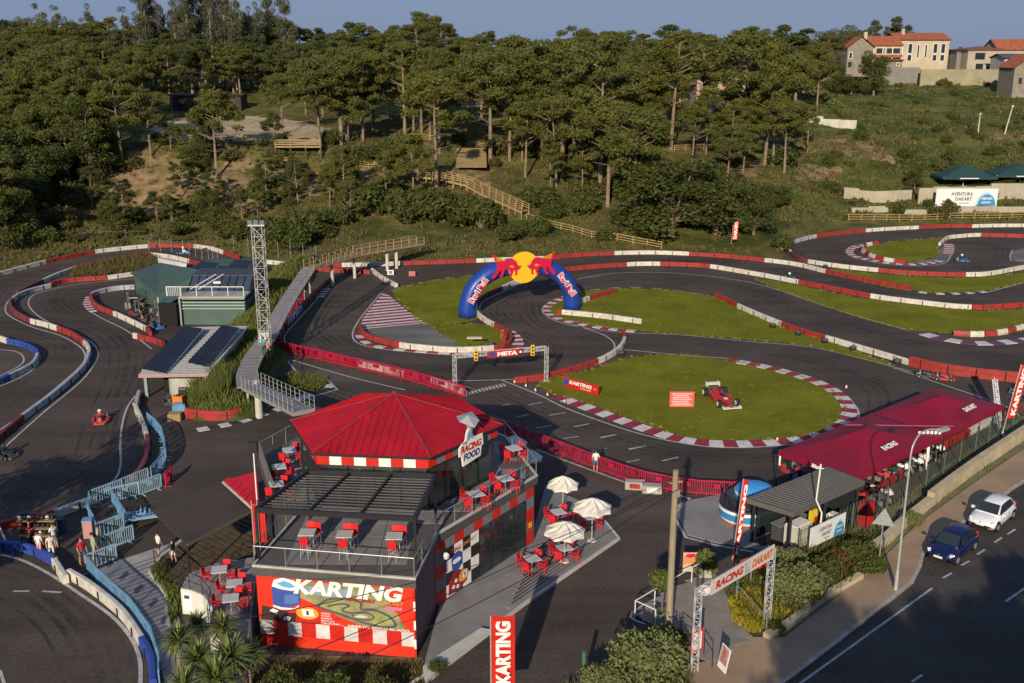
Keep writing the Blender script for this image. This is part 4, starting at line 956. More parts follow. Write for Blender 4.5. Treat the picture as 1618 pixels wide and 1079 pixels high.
# --- raised round patio lower left
RPZ = 1.5
rp = PL([(285,930),(300,905),(340,890),(400,880),(405,905),(392,1010),(345,1010),(330,990),(335,960),(320,940),(300,932)], RPZ)
pt = thing('raised_patio', 'raised grey patio with a curved white wall left of the red mural', 'patio', P(340,980,0))
obj('patio_base', MB().prism(rp, 0, RPZ-.04), mat('white_render', (.62,.59,.52), .8, scale=1, var=.1), pt); obj('patio_floor', MB().prism(inset(rp, .05), RPZ-.04, RPZ), PAVE, pt)
railing([rp[2], rp[1], rp[0]+Vector((.1,.1,0)), rp[10], rp[9], rp[8], rp[7], rp[6]], 1.0, BLACK, pt, step=1.1, rails=(1.0,.5), r=.02)
f_ = Fr((rp[0].x, rp[0].y, 0), rp[10]-rp[0], (0,0,1)); mb = MB(); f_.rect(mb, .12, .25, .62, 1.3, .005, .03); nb = obj('notice', mb, pmat('notice_white', (.7,.7,.7)), pt); shp(f_, [(.2,.95),(.5,.95),(.5,1.15),(.2,1.15)], .032, DGREY, nb)
# --- the main patio on the right side
obj('cafe_patio', MB().prism(PL([(668,1062),(700,940),(840,850),(862,770),(930,800),(975,853),(835,948),(690,1052)]), .0, .12), PAVE, kind='structure')
pc = thing('patio_planks', None, None, P(820,930), kind='structure')
for k in range(14):
    t_ = (k+.5)/14; p = P(845,868,.13).lerp(P(800,965,.13), t_); q = P(925,803,.13).lerp(P(968,853,.13), t_)
    q = p+(q-p)*min(1, .94)
    obj('paving_strip', MB().beam(p, q, .28, .03), PAVE, pc)
obj('patio_edge', MB().extr(PL([(640,1090),(700,1052),(835,952),(978,853),(932,798)]), [(-.08,0),(-.08,.15),(.08,.15),(.08,0)]), CONCL, kind='structure')
obj('garden_strip', MB().prism(PL([(668,1062),(690,1045),(760,1000),(775,1003),(700,1060),(672,1085)]), .0, .3), CONCL, kind='structure')
obj('front_planting_bed', MB().sheet(PL([(380,1110),(400,1035),(668,1040),(680,1075),(660,1120)]), .03), DIRT, kind='structure')
# path lower left; its darker stripes are fence shadow painted as strips
PATH1 = mat('path_shadow_grey', (.20,.19,.19), .85, scale=.8, var=.2); PATH2 = mat('path_pale', (.33,.31,.30), .85, scale=.8, var=.2)
pthp = PL([(146,905),(190,885),(262,862),(300,846),(255,880),(238,905),(262,940),(272,985),(290,1030),(320,1090),(262,1090),(254,1050),(235,1005),(205,962),(168,925)])
pr_ = obj('shadow_striped_path', MB().sheet(pthp, .012), PATH2, kind='structure'); pp = [(p.x, p.y) for p in pthp]
dr = (P(262,940)-P(205,962)).normalized(); dr.z = 0; nr = Vector((dr.y, -dr.x, 0))
for k in range(2, 46):
    o0 = P(190,895)+nr*(k*.22); seg = None
    for s in np.arange(-6, 9, .08):
        p = o0+dr*s
        if inpoly(p.x, p.y, pp):
            if seg is None: seg = [s, s]
            seg[1] = s
    if k % 2 == 0 and seg and seg[1]-seg[0] > .5: obj('path_shadow_strip', MB().beam(o0+dr*seg[0]+Vector((0,0,.02)), o0+dr*seg[1]+Vector((0,0,.02)), .2, .03), PATH1, pr_)
obj('path_border', MB().extr(PL([(300,846),(255,880),(237,905),(262,940),(266,990)]), [(-.1,0),(-.1,.1),(.1,.1),(.1,0)]), CONCL, kind='structure')

# ---------------------------------------------------------------- chairs, tables, parasols
def make_chair(tall=False):
    t = thing('cafe_chair', '', 'chair'); sh = .72 if tall else .44; m = mat('chair_red', (.55,.015,.02), .45, var=.1); lm = STEEL if tall else m
    obj('seat', MB().box((0,0,sh), (.42,.42,.05)), m, t, world=False)
    obj('backrest', MB().box((0,.21,sh+.24), (.42,.04,.42), rx=-.12), m, t, world=False)
    for x, y in ((-1,-1),(1,-1),(1,1),(-1,1)): obj('leg', MB().beam((x*.19,y*.19,0), (x*.17,y*.17,sh), .035, .035), lm, t, world=False)
    for x in (-1, 1):
        if not tall: obj('armrest', MB().beam((x*.22,-.15,sh+.2), (x*.22,.2,sh+.22), .04, .03), m, t, world=False)
    return t
def make_table(tall=False):
    t = thing('cafe_table', '', 'table'); h = 1.0 if tall else .74
    obj('table_top', MB().box((0,0,h), (.8,.8,.05)), mat('table_white', (.50,.49,.48), .5, var=.08), t, world=False)
    obj('pedestal', MB().cyl((0,0,.03), (0,0,h), .035), STEEL, t, world=False); obj('table_base', MB().cyl((0,0,0), (0,0,.035), .26, n=12), STEEL, t, world=False); return t
ch, tb, ch2, tb2 = Spawner(make_chair()), Spawner(make_table()), Spawner(make_chair(True)), Spawner(make_table(True))
def table_set(p, seats, where, tall=False, rz=0, g=None):
    (tb2 if tall else tb)(p, rz, 'white square cafe table '+where, g and g+' tables')
    for k, a in enumerate(seats):
        an = rz+math.radians(a); c = p+Vector((math.sin(an), math.cos(an), 0))*.68
        (ch2 if tall else ch)(c, -an+random.uniform(-.15,.15), 'red cafe chair '+['nearest side of','far side of','one side of','other side of'][k % 4]+' the table '+where[:60], g and g+' chairs')
for x, y, w_ in [(487,846,'leftmost of three under the black pergola'),(546,849,'middle of three under the black pergola'),(624,852,'rightmost of three under the black pergola')]:
    table_set(P(x,y+24,TZ+.02), [180,0,25], w_, True, g='terrace')
for x, y, w_ in [(458,715,'farthest back on the left upper terrace'),(442,742,'in the middle of the left upper terrace'),(438,770,'nearest on the left upper terrace')]:
    table_set(P(x,y+14,TZ+.02), [180,0,90], w_, rz=.3)
for x, y, w_ in [(752,790,'first on the narrow terrace beside dark glass'),(798,765,'second on the narrow terrace beside dark glass'),(812,716,'at the back corner of the right terrace')]:
    table_set(P(x,y+10,TZ+.02), [180,0,90,270], w_, rz=.5)
for x, y, w_ in [(841,893,'nearest outside the shop window'),(892,876,'under the nearest white parasol'),(882,818,'under the farthest white parasol'),(930,826,'under the rightmost parasol')]:
    table_set(P(x,y+8,.13), [180,0,90,270], w_, rz=.45)
for x, y, w_ in [(348,902,'farthest on the raised patio'),(372,924,'middle of the raised patio'),(366,948,'nearest on the raised patio')]:
    table_set(P(x,y+18,RPZ), [260,80,0], w_, rz=.2)
def parasol(base, py_top, rpx, label, tilt=0):
    t = thing('parasol', label, 'parasol', base, group='white parasols outside the cafe'); zt = Zat(base, py_top); z = base.z
    zc = base.y*CT+(H-zt)*ST; R = rpx*zc/F; n = 8
    obj('pole', MB().cyl(base, (base.x,base.y,zt), .035, n=8), ALU, t); obj('foot', MB().cyl(base, base+Vector((0,0,.1)), .3, .25, 12), CONCL, t)
    rim = [Vector((base.x+R*math.cos(2*math.pi*(k+.3)/n), base.y+R*math.sin(2*math.pi*(k+.3)/n), zt-.62)) for k in range(n)]
    tp = Vector((base.x, base.y, zt)); CAN = mat('canvas_white', (.66,.62,.53), .8, scale=1, var=.1)
    for k in range(n):
        a, b = rim[k], rim[(k+1) % n]; m1 = (a+b)/2*.5+tp*.5-Vector((0,0,.08))
        mida, midb = a.lerp(tp, .5)+Vector((0,0,.06)), b.lerp(tp, .5)+Vector((0,0,.06)); em = (a+b)/2+Vector((0,0,.03)); em += (tp-em)*.04
        obj('canopy_panel', MB().add([a, em, b, midb, m1, mida, tp, a-Vector((0,0,.16)), em-Vector((0,0,.15)), b-Vector((0,0,.16))], [(0,1,4,5),(1,2,3,4),(5,4,6),(4,3,6),(7,8,1,0),(8,9,2,1)]), CAN, t)
        obj('rib', MB().beam(tp-Vector((0,0,.1)), a-Vector((0,0,.04)), .02, .02), ALU, t)
parasol(P(889,802,.12), 752, 26, 'white octagonal parasol, farthest of three at the cafe corner')
parasol(P(935,855,.12), 787, 32, 'white octagonal parasol on the right, on the tip of the patio')
parasol(P(892,888,.12), 824, 34, 'white octagonal parasol nearest the shop window')
# folded parasols / sun sail behind the terrace corner
for k, (x, y, r) in enumerate([(812,690,22),(838,712,20)]): parasol(P(x,y+40,.0), y-2, r, ['shaded pale parasol behind the terrace, left of two', 'shaded pale parasol behind the terrace, right of two'][k])
# ================================================================ gantry, arch, tower, green building, footbridge
def truss(mb, p, q, w_=.35, step=.5, r=.03, up=(0,1,0), fourth=True):
    p, q = Vector(p), Vector(q); d_ = (q-p); L = d_.length; d_.normalize(); u = Vector(up); x = d_.cross(u).normalized(); u = x.cross(d_)
    cs = [x*(i*w_/2)+u*(j*w_/2) for i, j in ((-1,-1),(1,-1),(1,1),(-1,1))]
    for c in cs: mb.cyl(p+c, q+c, r, n=6)
    k = max(1, int(L/step))
    for i in range(k):
        a, b = p+d_*(L*i/k), p+d_*(L*(i+1)/k)
        for j in range(4):
            c0, c1 = cs[j], cs[(j+1) % 4]
            mb.beam(a+(c0 if i % 2 else c1), b+(c1 if i % 2 else c0), r*1.1, r*1.1); mb.beam(a+c0, a+c1, r, r)
    return mb
gl0, gl1 = P(719,616), P(863,602)
gz = (Zat(gl0, 563)+Zat(gl1, 547))/2
gan = thing('start_gantry', 'silver truss gantry over the start line with a red META sign and two yellow lamps', 'gantry', gl0)
for g in (gl0, gl1): obj('truss_post', truss(MB(), g, g+Vector((0,0,gz)), .32, .45), ALU, gan); obj('base_plate', MB().box(g+Vector((0,0,.03)), (.7,.7,.05)), STEEL, gan)
a, b = gl0+Vector((0,0,gz-.1)), gl1+Vector((0,0,gz-.1)); obj('truss_beam', truss(MB(), a, b, .32, .45), ALU, gan)
gd = (b-a).normalized(); gf = Fr(a-Vector((0,0,.25)), gd, (0,0,1)); L = (b-a).length
mb = MB(); gf.rect(mb, L*.34, -.1, L*.73, .46, .2, .25); bo = obj('sign_board', mb, RED, gan); lettering('META', gf, L*.45, -.02, L*.22, .38, WHITE, bo, .265, bold=.06)
shp(gf, [(L*.36,.0),(L*.36,.3),(L*.39,.42),(L*.43,.38),(L*.43,.05),(L*.40,-.05)], .255, BLUEB, bo); shp(gf, [(L*.68,-.08),(L*.68,.44),(L*.725,.44),(L*.725,-.08)], .255, BLACK, bo)
shp(gf, [(L*.69,.1),(L*.69,.3),(L*.715,.3),(L*.715,.1)], .265, WHITE, bo)
for t_ in (.22, .835):
    p = a.lerp(b, t_)-gd.cross(Vector((0,0,1)))*-.28
    o = obj('start_lamp', MB().box(p+Vector((0,0,.0)), (.32,.2,.95)), YEL, gan)
    for k in range(3): obj('lamp_lens', MB().cyl(p+Vector((0,-.1,.3-.3*k)), p+Vector((0,-.16,.3-.3*k)), .1, n=10), BLACK, o)
# ---- inflatable arch
al_, ar_ = P(738,501), P(904,488)
arch = thing('inflatable_arch', 'blue inflatable arch over the track with yellow sun, red bulls and white lettering', 'arch', al_)
ad = (ar_-al_); A_ = ad.length/2; ad.normalize(); mid = (al_+ar_)/2; an = ad.cross(Vector((0,0,1)))
topz = Zat(mid, 404)-.2
ABL = mat('arch_blue', (.012,.045,.26), .38, scale=.5, var=.15, bump=.25, bscale=1.2)
mb = MB(); n, k = 40, 16; r0 = .95
def apath(t):
    a = math.pi*(1-t); ca, sa = math.cos(a), math.sin(a)
    x = A_*math.copysign(abs(ca)**.86, ca); z = (topz-r0)*abs(sa)**.80
    return mid+ad*x+Vector((0,0,z))
cs = [apath(i/n) for i in range(n+1)]
for i, c in enumerate(cs):
    d_ = (cs[min(i+1,n)]-cs[max(i-1,0)]).normalized(); u = an.cross(d_).normalized()
    rr = r0*(1.03 if i in (0,n) else 1.0)*(0.97 if i % 5 == 0 and i not in (0,n) else 1.0)
    for j in range(k): mb.v.append(tuple(c+(an*math.cos(2*math.pi*j/k)+u*math.sin(2*math.pi*j/k))*rr))
mb.f = [(i*k+j, i*k+(j+1) % k, (i+1)*k+(j+1) % k, (i+1)*k+j) for i in range(n) for j in range(k)]+[tuple(range(k))[::-1], tuple(range(n*k,(n+1)*k))]; mb.m = [0]*len(mb.f)
obj('arch_tube', mb, ABL, arch, smooth=True)
af = Fr(mid+an*(r0+.12), ad, (0,0,1)); sz = topz-.9
sun_ = obj('sun_disc', MB().cyl(af.p(0, sz, 0), af.p(0, sz, .18), 1.75, n=36), YEL, arch)
BULL_ = [(-.15,.15),(-.45,.18),(-.6,.05),(-.75,-.35),(-.95,-.3),(-.9,.0),(-1.05,.35),(-.95,.75),(-1.3,1.05),(-1.9,1.25),(-2.5,1.1),(-3.0,.75),(-3.35,.72),(-3.75,.95),(-4.0,1.25),(-3.75,1.6),(-3.95,1.75),(-4.15,1.45),(-4.1,1.0),(-3.7,.6),(-3.3,.45),(-3.2,.1),(-3.45,-.35),(-3.75,-.75),(-3.6,-1.05),(-3.35,-.75),(-2.85,-.3),(-2.6,.0),(-2.2,-.1),(-1.9,-.35),(-1.75,-.6),(-1.55,-.55),(-1.6,-.25),(-1.35,-.1),(-1.1,-.5),(-.85,-.65),(-.5,-.55),(-.35,-.2),(-.1,-.1)]
BULL = [(-.2,.0),(-.05,.35),(-.3,.22),(-.5,.35),(-.75,.85),(-1.2,1.15),(-1.8,1.12),(-2.4,.95),(-2.9,.95),(-3.2,.85),(-3.45,1.1),(-3.4,1.5),(-3.65,1.75),(-3.95,1.6),(-3.8,1.5),(-3.65,1.45),(-3.65,1.05),(-3.4,.65),(-3.3,.2),(-3.6,-.35),(-4.0,-.75),(-3.95,-1.05),(-3.6,-.95),(-3.1,-.35),(-2.8,.0),(-2.75,-.5),(-3.0,-.85),(-2.7,-.95),(-2.4,-.5),(-2.2,.0),(-1.7,-.1),(-1.55,-.55),(-1.75,-.8),(-1.4,-.85),(-1.15,-.35),(-1.0,-.05),(-.85,-.5),(-.95,-.8),(-.65,-.75),(-.6,-.2),(-.45,-.15)]
BULL = [((x-.35)*.92, y*1.05-.1) for x, y in BULL]
BR = mat('bull_crimson', (.50,.008,.045), .4, var=.1)
cx_, cy_ = sum(p[0] for p in BULL)/len(BULL), sum(p[1] for p in BULL)/len(BULL)
for s in (1, -1):
    out = []
    N_ = len(BULL)
    for i, (x, y) in enumerate(BULL):
        a_, b_ = Vector(BULL[i-1]), Vector(BULL[(i+1) % N_]); dd = (b_-a_).normalized(); out.append((x-dd.y*.13, y+dd.x*.13))
    o1 = MB(); af.poly(o1, [((x*.92)*s, sz+y*.92+.05) for x, y in out], .18, .24); q = obj('bull_outline', o1, YEL, arch)
    o2 = MB(); af.poly(o2, [((x*.92)*s, sz+y*.92+.05) for x, y in BULL], .24, .29); obj('bull_figure', o2, BR, q)
    shp(af, [(s*x*.92, sz+y*.92+.05) for x, y in [(-1.9,.2),(-1.5,.35),(-1.2,.1),(-1.5,.0)]], .30, pmat('bull_orange', (.7,.2,.02)), q)
def alett(t0, t1, flip):
    c0, c1 = apath(t0), apath(t1); d_ = (c1-c0).normalized()
    if flip < 0: pass
    u = -d_.cross(an).normalized()
    if u.z < 0 and abs(u.z) > .0: u = u
    f = Fr((c0+c1)/2+an*(r0+.0), d_, Vector(an).cross(d_)); L_ = (c1-c0).length
    if f.n.dot(an) < 0: f = Fr((c0+c1)/2+an*(r0+.0), d_, -Vector(an).cross(d_))
    mb = MB(); q = lettering('Red Bull', f, -L_/2-.06, -.42, L_+.12, .84, pmat('arch_white', (.75,.75,.75)), arch, .05, bold=.11)
    lettering('Red Bull', f, -L_/2, -.36, L_, .72, BR, q, .075, bold=.02)
alett(.085, .275, 1); alett(.725, .915, 1)
for g in (al_, ar_): obj('ground_weight', MB().box(g+Vector((0,-1.25,.15)), (.5,.3,.3)), BLACK, arch)
# ---- floodlight tower
tb_ = P(420,552,1.6); tz = Zat(tb_, 356)
tow = thing('lattice_tower', 'tall white lattice mast with floodlights beside the walkway', 'tower', tb_)
obj('mast_lattice', truss(MB(), tb_-Vector((0,0,2)), (tb_.x, tb_.y, tz), .95, .95, .04), mat('mast_white', (.42,.42,.39), .5, metal=.2, var=.1), tow)
obj('mast_head', MB().box((tb_.x, tb_.y, tz+.05), (1.5,1.2,.12)), STEEL, tow)
for x in (-.55, 0, .55):
    obj('floodlight', MB().box((tb_.x+x, tb_.y-.5, tz+.3), (.4,.25,.35), rx=.4), STEEL, tow)
obj('mast_cable', MB().cyl((tb_.x+.1,tb_.y,0),(tb_.x+.1,tb_.y,tz), .03), BLACK, tow)
cb = P(421,546,1.7); t = thing('control_cabinet', 'white cabinet at the foot of the lattice mast', 'cabinet', cb)
obj('cabinet_body', MB().box(cb+Vector((0,-.4,.7)), (.9,.5,1.4)), WHITE, t); obj('cabinet_door', MB().box(cb+Vector((0,-.67,.7)), (.8,.04,1.25)), KWH, t)

# ---- earth mound with tall grass
MND = PL([(298,662),(300,640),(310,612),(325,585),(350,545),(375,505),(395,470),(420,440),(470,415),(500,420),(490,445),(462,480),(440,520),(438,548),(450,572),(430,590),(418,610),(412,655),(380,664),(340,666)])
mpoly = [(p.x, p.y) for p in MND]
def dist_edge(x, y):
    dm = 1e9
    for i in range(len(mpoly)):
        ax, ay = mpoly[i-1]; bx, by = mpoly[i]; vx, vy = bx-ax, by-ay
        t_ = max(0, min(1, ((x-ax)*vx+(y-ay)*vy)/(vx*vx+vy*vy))); dm = min(dm, math.hypot(x-ax-vx*t_, y-ay-vy*t_))
    return dm
def mheight(x, y):
    if not inpoly(x, y, mpoly): return -.05
    return min(1.6, .45+dist_edge(x, y)*.55)+noise.noise((x*.5,y*.5,3))*.15
mx0, mx1, my0, my1 = min(p[0] for p in mpoly), max(p[0] for p in mpoly), min(p[1] for p in mpoly), max(p[1] for p in mpoly)
gx = np.arange(mx0-1, mx1+1, .5); gy = np.arange(my0-1, my1+1, .5)
mb = MB(); mb.v = [(x, y, mheight(x, y)) for y in gy for x in gx]; n_ = len(gx)
mb.f = [(j*n_+i, j*n_+i+1, (j+1)*n_+i+1, (j+1)*n_+i) for j in range(len(gy)-1) for i in range(n_-1) if max(mb.v[k][2] for k in (j*n_+i, j*n_+i+1, (j+1)*n_+i+1, (j+1)*n_+i)) > 0]; mb.m = [0]*len(mb.f)
obj('grassy_mound', mb, MATS['rough_grass'], kind='structure', smooth=True)
# walkway up the mound, then the footbridge to the cafe
WK = mat('walkway_grey', (.24,.225,.215), .85, scale=.8, var=.15)
wz = [(488,425,3.0),(470,452,2.6),(452,480,2.4),(438,505,2.2),(422,535,2.1),(404,560,2.2),(390,590,2.5),(392,612,2.9)]
wp = [P(a, b, z) for a, b, z in wz]
wk = thing('walkway', 'grey boarded walkway climbing along the grassy mound beside the lattice mast', 'walkway', wp[3]-Vector((0,0,2)))
cw_ = cat(wp, 6)
for i in range(len(cw_)-1):
    a, b = cw_[i], cw_[i+1]; obj('walkway_board', MB().beam(a.lerp(b, .03), a.lerp(b, .97), 1.7, .12), WK, wk)
    if i % 3 == 0: obj('walkway_support', MB().beam((a.x,a.y,0), (a.x,a.y,a.z-.08), .18, .18), CONC, wk)
side = []
for s in (-1, 1):
    pts = []
    for i, p in enumerate(cw_):
        d_ = (cw_[min(i+1,len(cw_)-1)]-cw_[max(i-1,0)]); nn_ = Vector((-d_.y, d_.x, 0)).normalized()*.85*s; pts.append(p+nn_)
    if s < 0: continue
    obj('handrail', MB().tube([p+Vector((0,0,1.0)) for p in pts], .03), STEEL, wk)
    for p in pts[::3]: obj('rail_post', MB().cyl(p, p+Vector((0,0,1.0)), .025), STEEL, wk)
b0, b1 = P(398,612,2.95), P(480,652,TZ)
fb = thing('footbridge', 'grey footbridge with railings leading over the track to the cafe roof terrace', 'bridge', P(410,660))
obj('bridge_deck', MB().beam(b0, b1, 1.6, .3), mat('bridge_grey', (.22,.215,.20), .7, var=.1), fb)
dd = (b1-b0).normalized(); nn_ = Vector((-dd.y, dd.x, 0)).normalized()*.8
for s in (-1, 1):
    for h_ in (.35, .7, 1.05): obj('bridge_rail', MB().cyl(b0+nn_*s+Vector((0,0,h_)), b1+nn_*s+Vector((0,0,h_)), .02, n=5), STEEL, fb)
    for k in range(13):
        p = b0.lerp(b1, k/12)+nn_*s; obj('bridge_post', MB().cyl(p-Vector((0,0,.1)), p+Vector((0,0,1.05)), .03, n=5), STEEL, fb)
pp_ = P(410,660); zt = Zat(pp_, 614); obj('bridge_pillar', MB().cyl(pp_, (pp_.x, pp_.y, b0.z+.2), .3, .27, 14), CONCL, fb)
# second bridge at the far end, from walkway over back straight to the wood
e0, e1, e2 = P(486,425,3.0), P(560,405,3.2), P(665,383,3.4)
e1 = at_depth(565,402,e0.y+9); e2 = at_depth(664,385,e1.y+9)
ew = thing('far_footbridge', 'long wooden footbridge on white columns over the back barrier towards the wood', 'bridge', P(600,416))
for a, b in ((wp[0], e1), (e1, e2)):
    obj('bridge_deck', MB().beam(a, b, 1.5, .25), WOOD, ew)
    dd = (b-a).normalized(); nn_ = Vector((-dd.y, dd.x, 0)).normalized()*.75
    for s in (-1, 1):
        for h_ in (.5, 1.0): obj('bridge_rail', MB().beam(a+nn_*s+Vector((0,0,h_)), b+nn_*s+Vector((0,0,h_)), .06, .09), WOOD, ew)
        for k in range(9):
            p = a.lerp(b, k/8)+nn_*s; obj('bridge_post', MB().beam(p, p+Vector((0,0,1.05)), .08, .08, up=(0,1,0)), WOOD, ew)
for t_, s in ((.45,0),(.92,0)): p = wp[0].lerp(e1, t_); obj('bridge_pillar', MB().cyl((p.x,p.y,-.1), (p.x,p.y,p.z), .2, n=10), CONCL, ew)
for t_ in (.45,.6): p = e1.lerp(e2, t_); obj('bridge_pillar', MB().cyl((p.x,p.y,-.1), (p.x,p.y,p.z), .22, n=10), CONCL, ew)
# red grandstand-like ramp banner at (1290..) omitted: not in the place
# ---- green clad building with dark glass and solar roofs
g = thing('green_workshop', 'green clad workshop with a dark glass upper floor and balcony beside the scrap yard', 'building', P(300,520))
rz_ = 5.2
V = [P(213,447,4.4), P(285,435,4.4), P(400,432,4.4), P(400,476,4.4), P(285,478,4.4)]
# ground storey: left green wall folded, door opening and garage
w0, w1, w2, w3 = P(217,463), P(268,517), P(291,513), P(398,500)
w3 = Vector((P(398,505).x, w2.y-.3, 0)); bk = 11
f0 = [P(215,462), P(258,500), P(268,517), w2, w3, w3+Vector((0,bk,0)), Vector((w0.x+1, w0.y+6, 0))]
obj('wall', MB().prism(f0, 0, 2.45), GREENM, g)
mb = MB()
q0, q1, q2, q3, q4 = at_depth(213,447,f0[0].y), at_depth(285,478,w2.y), at_depth(400,478,w3.y), at_depth(400,430,w3.y+9), at_depth(287,434,w2.y+9)
top = [Vector((f0[0].x-.3,f0[0].y-.2,3.15)), Vector((w2.x-.3,w2.y-.3,3.15)), Vector((w3.x,w3.y-.3,3.15)), w3+Vector((0,bk,3.15)), Vector((w0.x+1, w0.y+6, 3.15))]
# dark glass upper storey
GX0, GX1 = w2.x+.1, w3.x; GY0, GY1 = w2.y+1.8, w2.y+7.2
obj('upper_glass', MB().add([(GX0,GY0-.1,3.15),(GX1,GY0-.1,3.15),(GX1,GY0+2.2,4.45),(GX0,GY0+2.2,4.45),(GX0,GY1,4.45),(GX1,GY1,4.45),(GX0,GY1,3.1),(GX1,GY1,3.1)], [(0,1,2,3),(3,2,5,4),(1,7,5,2),(0,3,4,6),(4,5,7,6)]), mat('blue_grey_glass', (.045,.06,.085), .12, spec=.8, scale=.3, var=.4), g)
for k in range(9): x = GX0+(GX1-GX0)*k/8; obj('mullion', MB().beam((x,GY0-.12,3.2), (x,GY0+2.15,4.52), .07, .07), BLACK, g)
obj('roof_sheet', MB().prism([Vector((GX0-.1,GY0+2.1,0)),Vector((GX1+.2,GY0+2.1,0)),Vector((GX1+.2,GY1+.3,0)),Vector((GX0-.1,GY1+.3,0))], 4.46, 4.58), mat('slate_blue_roof', (.05,.055,.075), .5, var=.3), g)
# sloping green roof to the left of it
obj('green_roof', MB().add([Vector((f0[0].x-.4,f0[0].y-.3,2.45)), Vector((f0[1].x-.2,f0[1].y-.3,2.45)), Vector((f0[2].x,f0[2].y-.3,2.5)), Vector((GX0,GY0-1.0,3.1)), Vector((GX0,GY0+2.2,4.45)), Vector((GX0,GY1,4.45)), Vector((w0.x+1,w0.y+6,2.5))], [(0,1,6),(1,2,3,4),(1,4,5,6)]), GREENM, g)
# balcony
obj('balcony_slab', MB().box(((GX0+GX1)/2, (w2.y+GY0)/2-.3, 3.15), (GX1-GX0+.3, GY0-w2.y+.9, .2)), CONC, g)
railing([Vector((GX0-1.6,w2.y-.2,3.2)), Vector((GX0,w2.y-.5,3.25)), Vector((GX1,w2.y-.5,3.25))], 1.0, WHITE, g, step=1.9, r=.045)
for k in range(18): x = GX0-1.6+1.6*k/17; obj('baluster', MB().beam((x,w2.y-.3,3.2), (x,w2.y-.3,4.2), .04, .04, up=(0,1,0)), WHITE, g) if k % 2 else None
obj('door_opening', MB().box((w2.x-1.3, f0[2].y-.12+.3, 1.3), (1.9,.4,2.6)), mat('dark_interior', (.008,.008,.008), .9, var=.1), g)
for x in (w2.x-2.4, w2.x-.15): obj('door_post', MB().beam((x,w2.y-.35,0), (x,w2.y-.35,3.1), .2, .2), mat('post_greygreen', (.22,.27,.25), .6), g)
for k in range(4): obj('cladding_band', MB().box(((GX0+GX1)/2, w2.y-.36-.02*k, 2.9-.35*k), (GX1-GX0, .05, .12)), mat('band_pale', (.3,.36,.33), .6), g)
obj('glass_sign', MB().box((GX0+(GX1-GX0)*.45, GY0+1.0, 4.0), (.8,.3,.2)), WHITE, g)
# scattered wavy awning on the glass front
obj('roof_slogan_bar', MB().beam((GX0+.2,GY0+.1,3.4), (GX0+2.6,GY0+2.2,4.65), .09, .06), WHITE, g); obj('roof_slogan_bar', MB().beam((GX0+1.1,GY0+.1,3.4), (GX0+3.4,GY0+2.2,4.65), .09, .06), WHITE, g)
# far lower roofs with panels
def solar_bank(px, z, rows, cols, label, par=None, thick=.05, steps=False):
    """px: four image corners near-left, near-right, far-right, far-left at heights z[0..3]"""
    c = [P(a, b, zz) for (a, b), zz in zip(px, z)]
    t = thing('solar_array', label, 'solar panels', (c[0].x, c[0].y, 0))
    for i in range(rows):
        for j in range(cols):
            u0, u1, v0, v1 = (j+.02)/cols, (j+.98)/cols, (i+.10)/rows, (i+.80)/rows
            def at(u, v): return c[0].lerp(c[1], u).lerp(c[3].lerp(c[2], u), v)
            a, b, d_, e = at(u0,v0), at(u1,v0), at(u1,v1), at(u0,v1)
            lift = Vector((0,0,.13 if steps else .0))
            vs = [a, b, d_+lift, e+lift]; dn = Vector((0,0,-thick))
            obj('solar_panel', MB().add(vs+[x+dn for x in vs], [(0,1,2,3),(0,4,5,1),(1,5,6,2),(2,6,7,3),(3,7,4,0)]), PANEL, t)
    for u in (.02, .5, .98): obj('mounting_rail', MB().beam(at_(c, u, 0)-Vector((0,0,.12)), at_(c, u, 1)-Vector((0,0,.12)), .08, .1), ALU, t)
    return t
def at_(c, u, v): return c[0].lerp(c[1], u).lerp(c[3].lerp(c[2], u), v)
# garage with corrugated roof in front
GR = thing('garage', 'long grey garage with a white ribbed roof carrying two banks of solar panels', 'garage', P(260,630))
R_ = [P(219,592,2.55), P(330,590,2.55), P(392,515,3.0), P(295,517,3.0)]
obj('roof_deck', MB().add(R_+[p-Vector((0,0,.18)) for p in R_], [(0,1,2,3),(0,4,5,1),(1,5,6,2),(2,6,7,3),(3,7,4,0)]), mat('white_sheet_roof', (.60,.60,.56), .6, var=.12), GR)
for k in range(30):
    t_ = (k+.5)/30; obj('roof_rib', MB().beam(R_[0].lerp(R_[3], t_)+Vector((0,0,.03)), R_[1].lerp(R_[2], t_)+Vector((0,0,.03)), .08, .05), mat('rib_grey', (.16,.16,.15), .7), GR)
obj('fascia', MB().beam(R_[0]-Vector((0,.05,.12)), R_[1]-Vector((0,.05,.12)), .1, .3), mat('fascia_pinkish', (.35,.24,.22), .7), GR)
gb = [Vector((p.x, p.y, 0)) for p in inset(R_, .4)]
obj('side_wall', MB().prism([gb[1], gb[2], gb[2]-Vector((.2,0,0)), gb[1]-Vector((.2,0,0))], 0, 2.4), CONC, GR); obj('back_wall', MB().prism([gb[2], gb[3], gb[3]+Vector((0,-.2,0)), gb[2]+Vector((0,-.2,0))], 0, 2.8), CONC, GR)
obj('inner_wall', MB().prism([gb[0]+Vector((.6,2.5,0)), gb[1]+Vector((0,2.5,0)), gb[1]+Vector((0,2.7,0)), gb[0]+Vector((.6,2.7,0))], 0, 2.35), MATS['dark_interior'], GR)
px_ = [(233,628),(272,626)]
for a, b in px_: p = P(a, b); obj('door_post', MB().beam((p.x,p.y,0), (p.x,p.y,2.4), .25, .25), mat('post_greygreen', (.22,.27,.25), .6), GR)
p, q = P(273,627), P(322,624); obj('front_wall', MB().beam(p+Vector((0,0,1.2)), q+Vector((0,0,1.2)), .2, 2.4), mat('pale_render', (.40,.40,.37), .8, var=.15), GR)
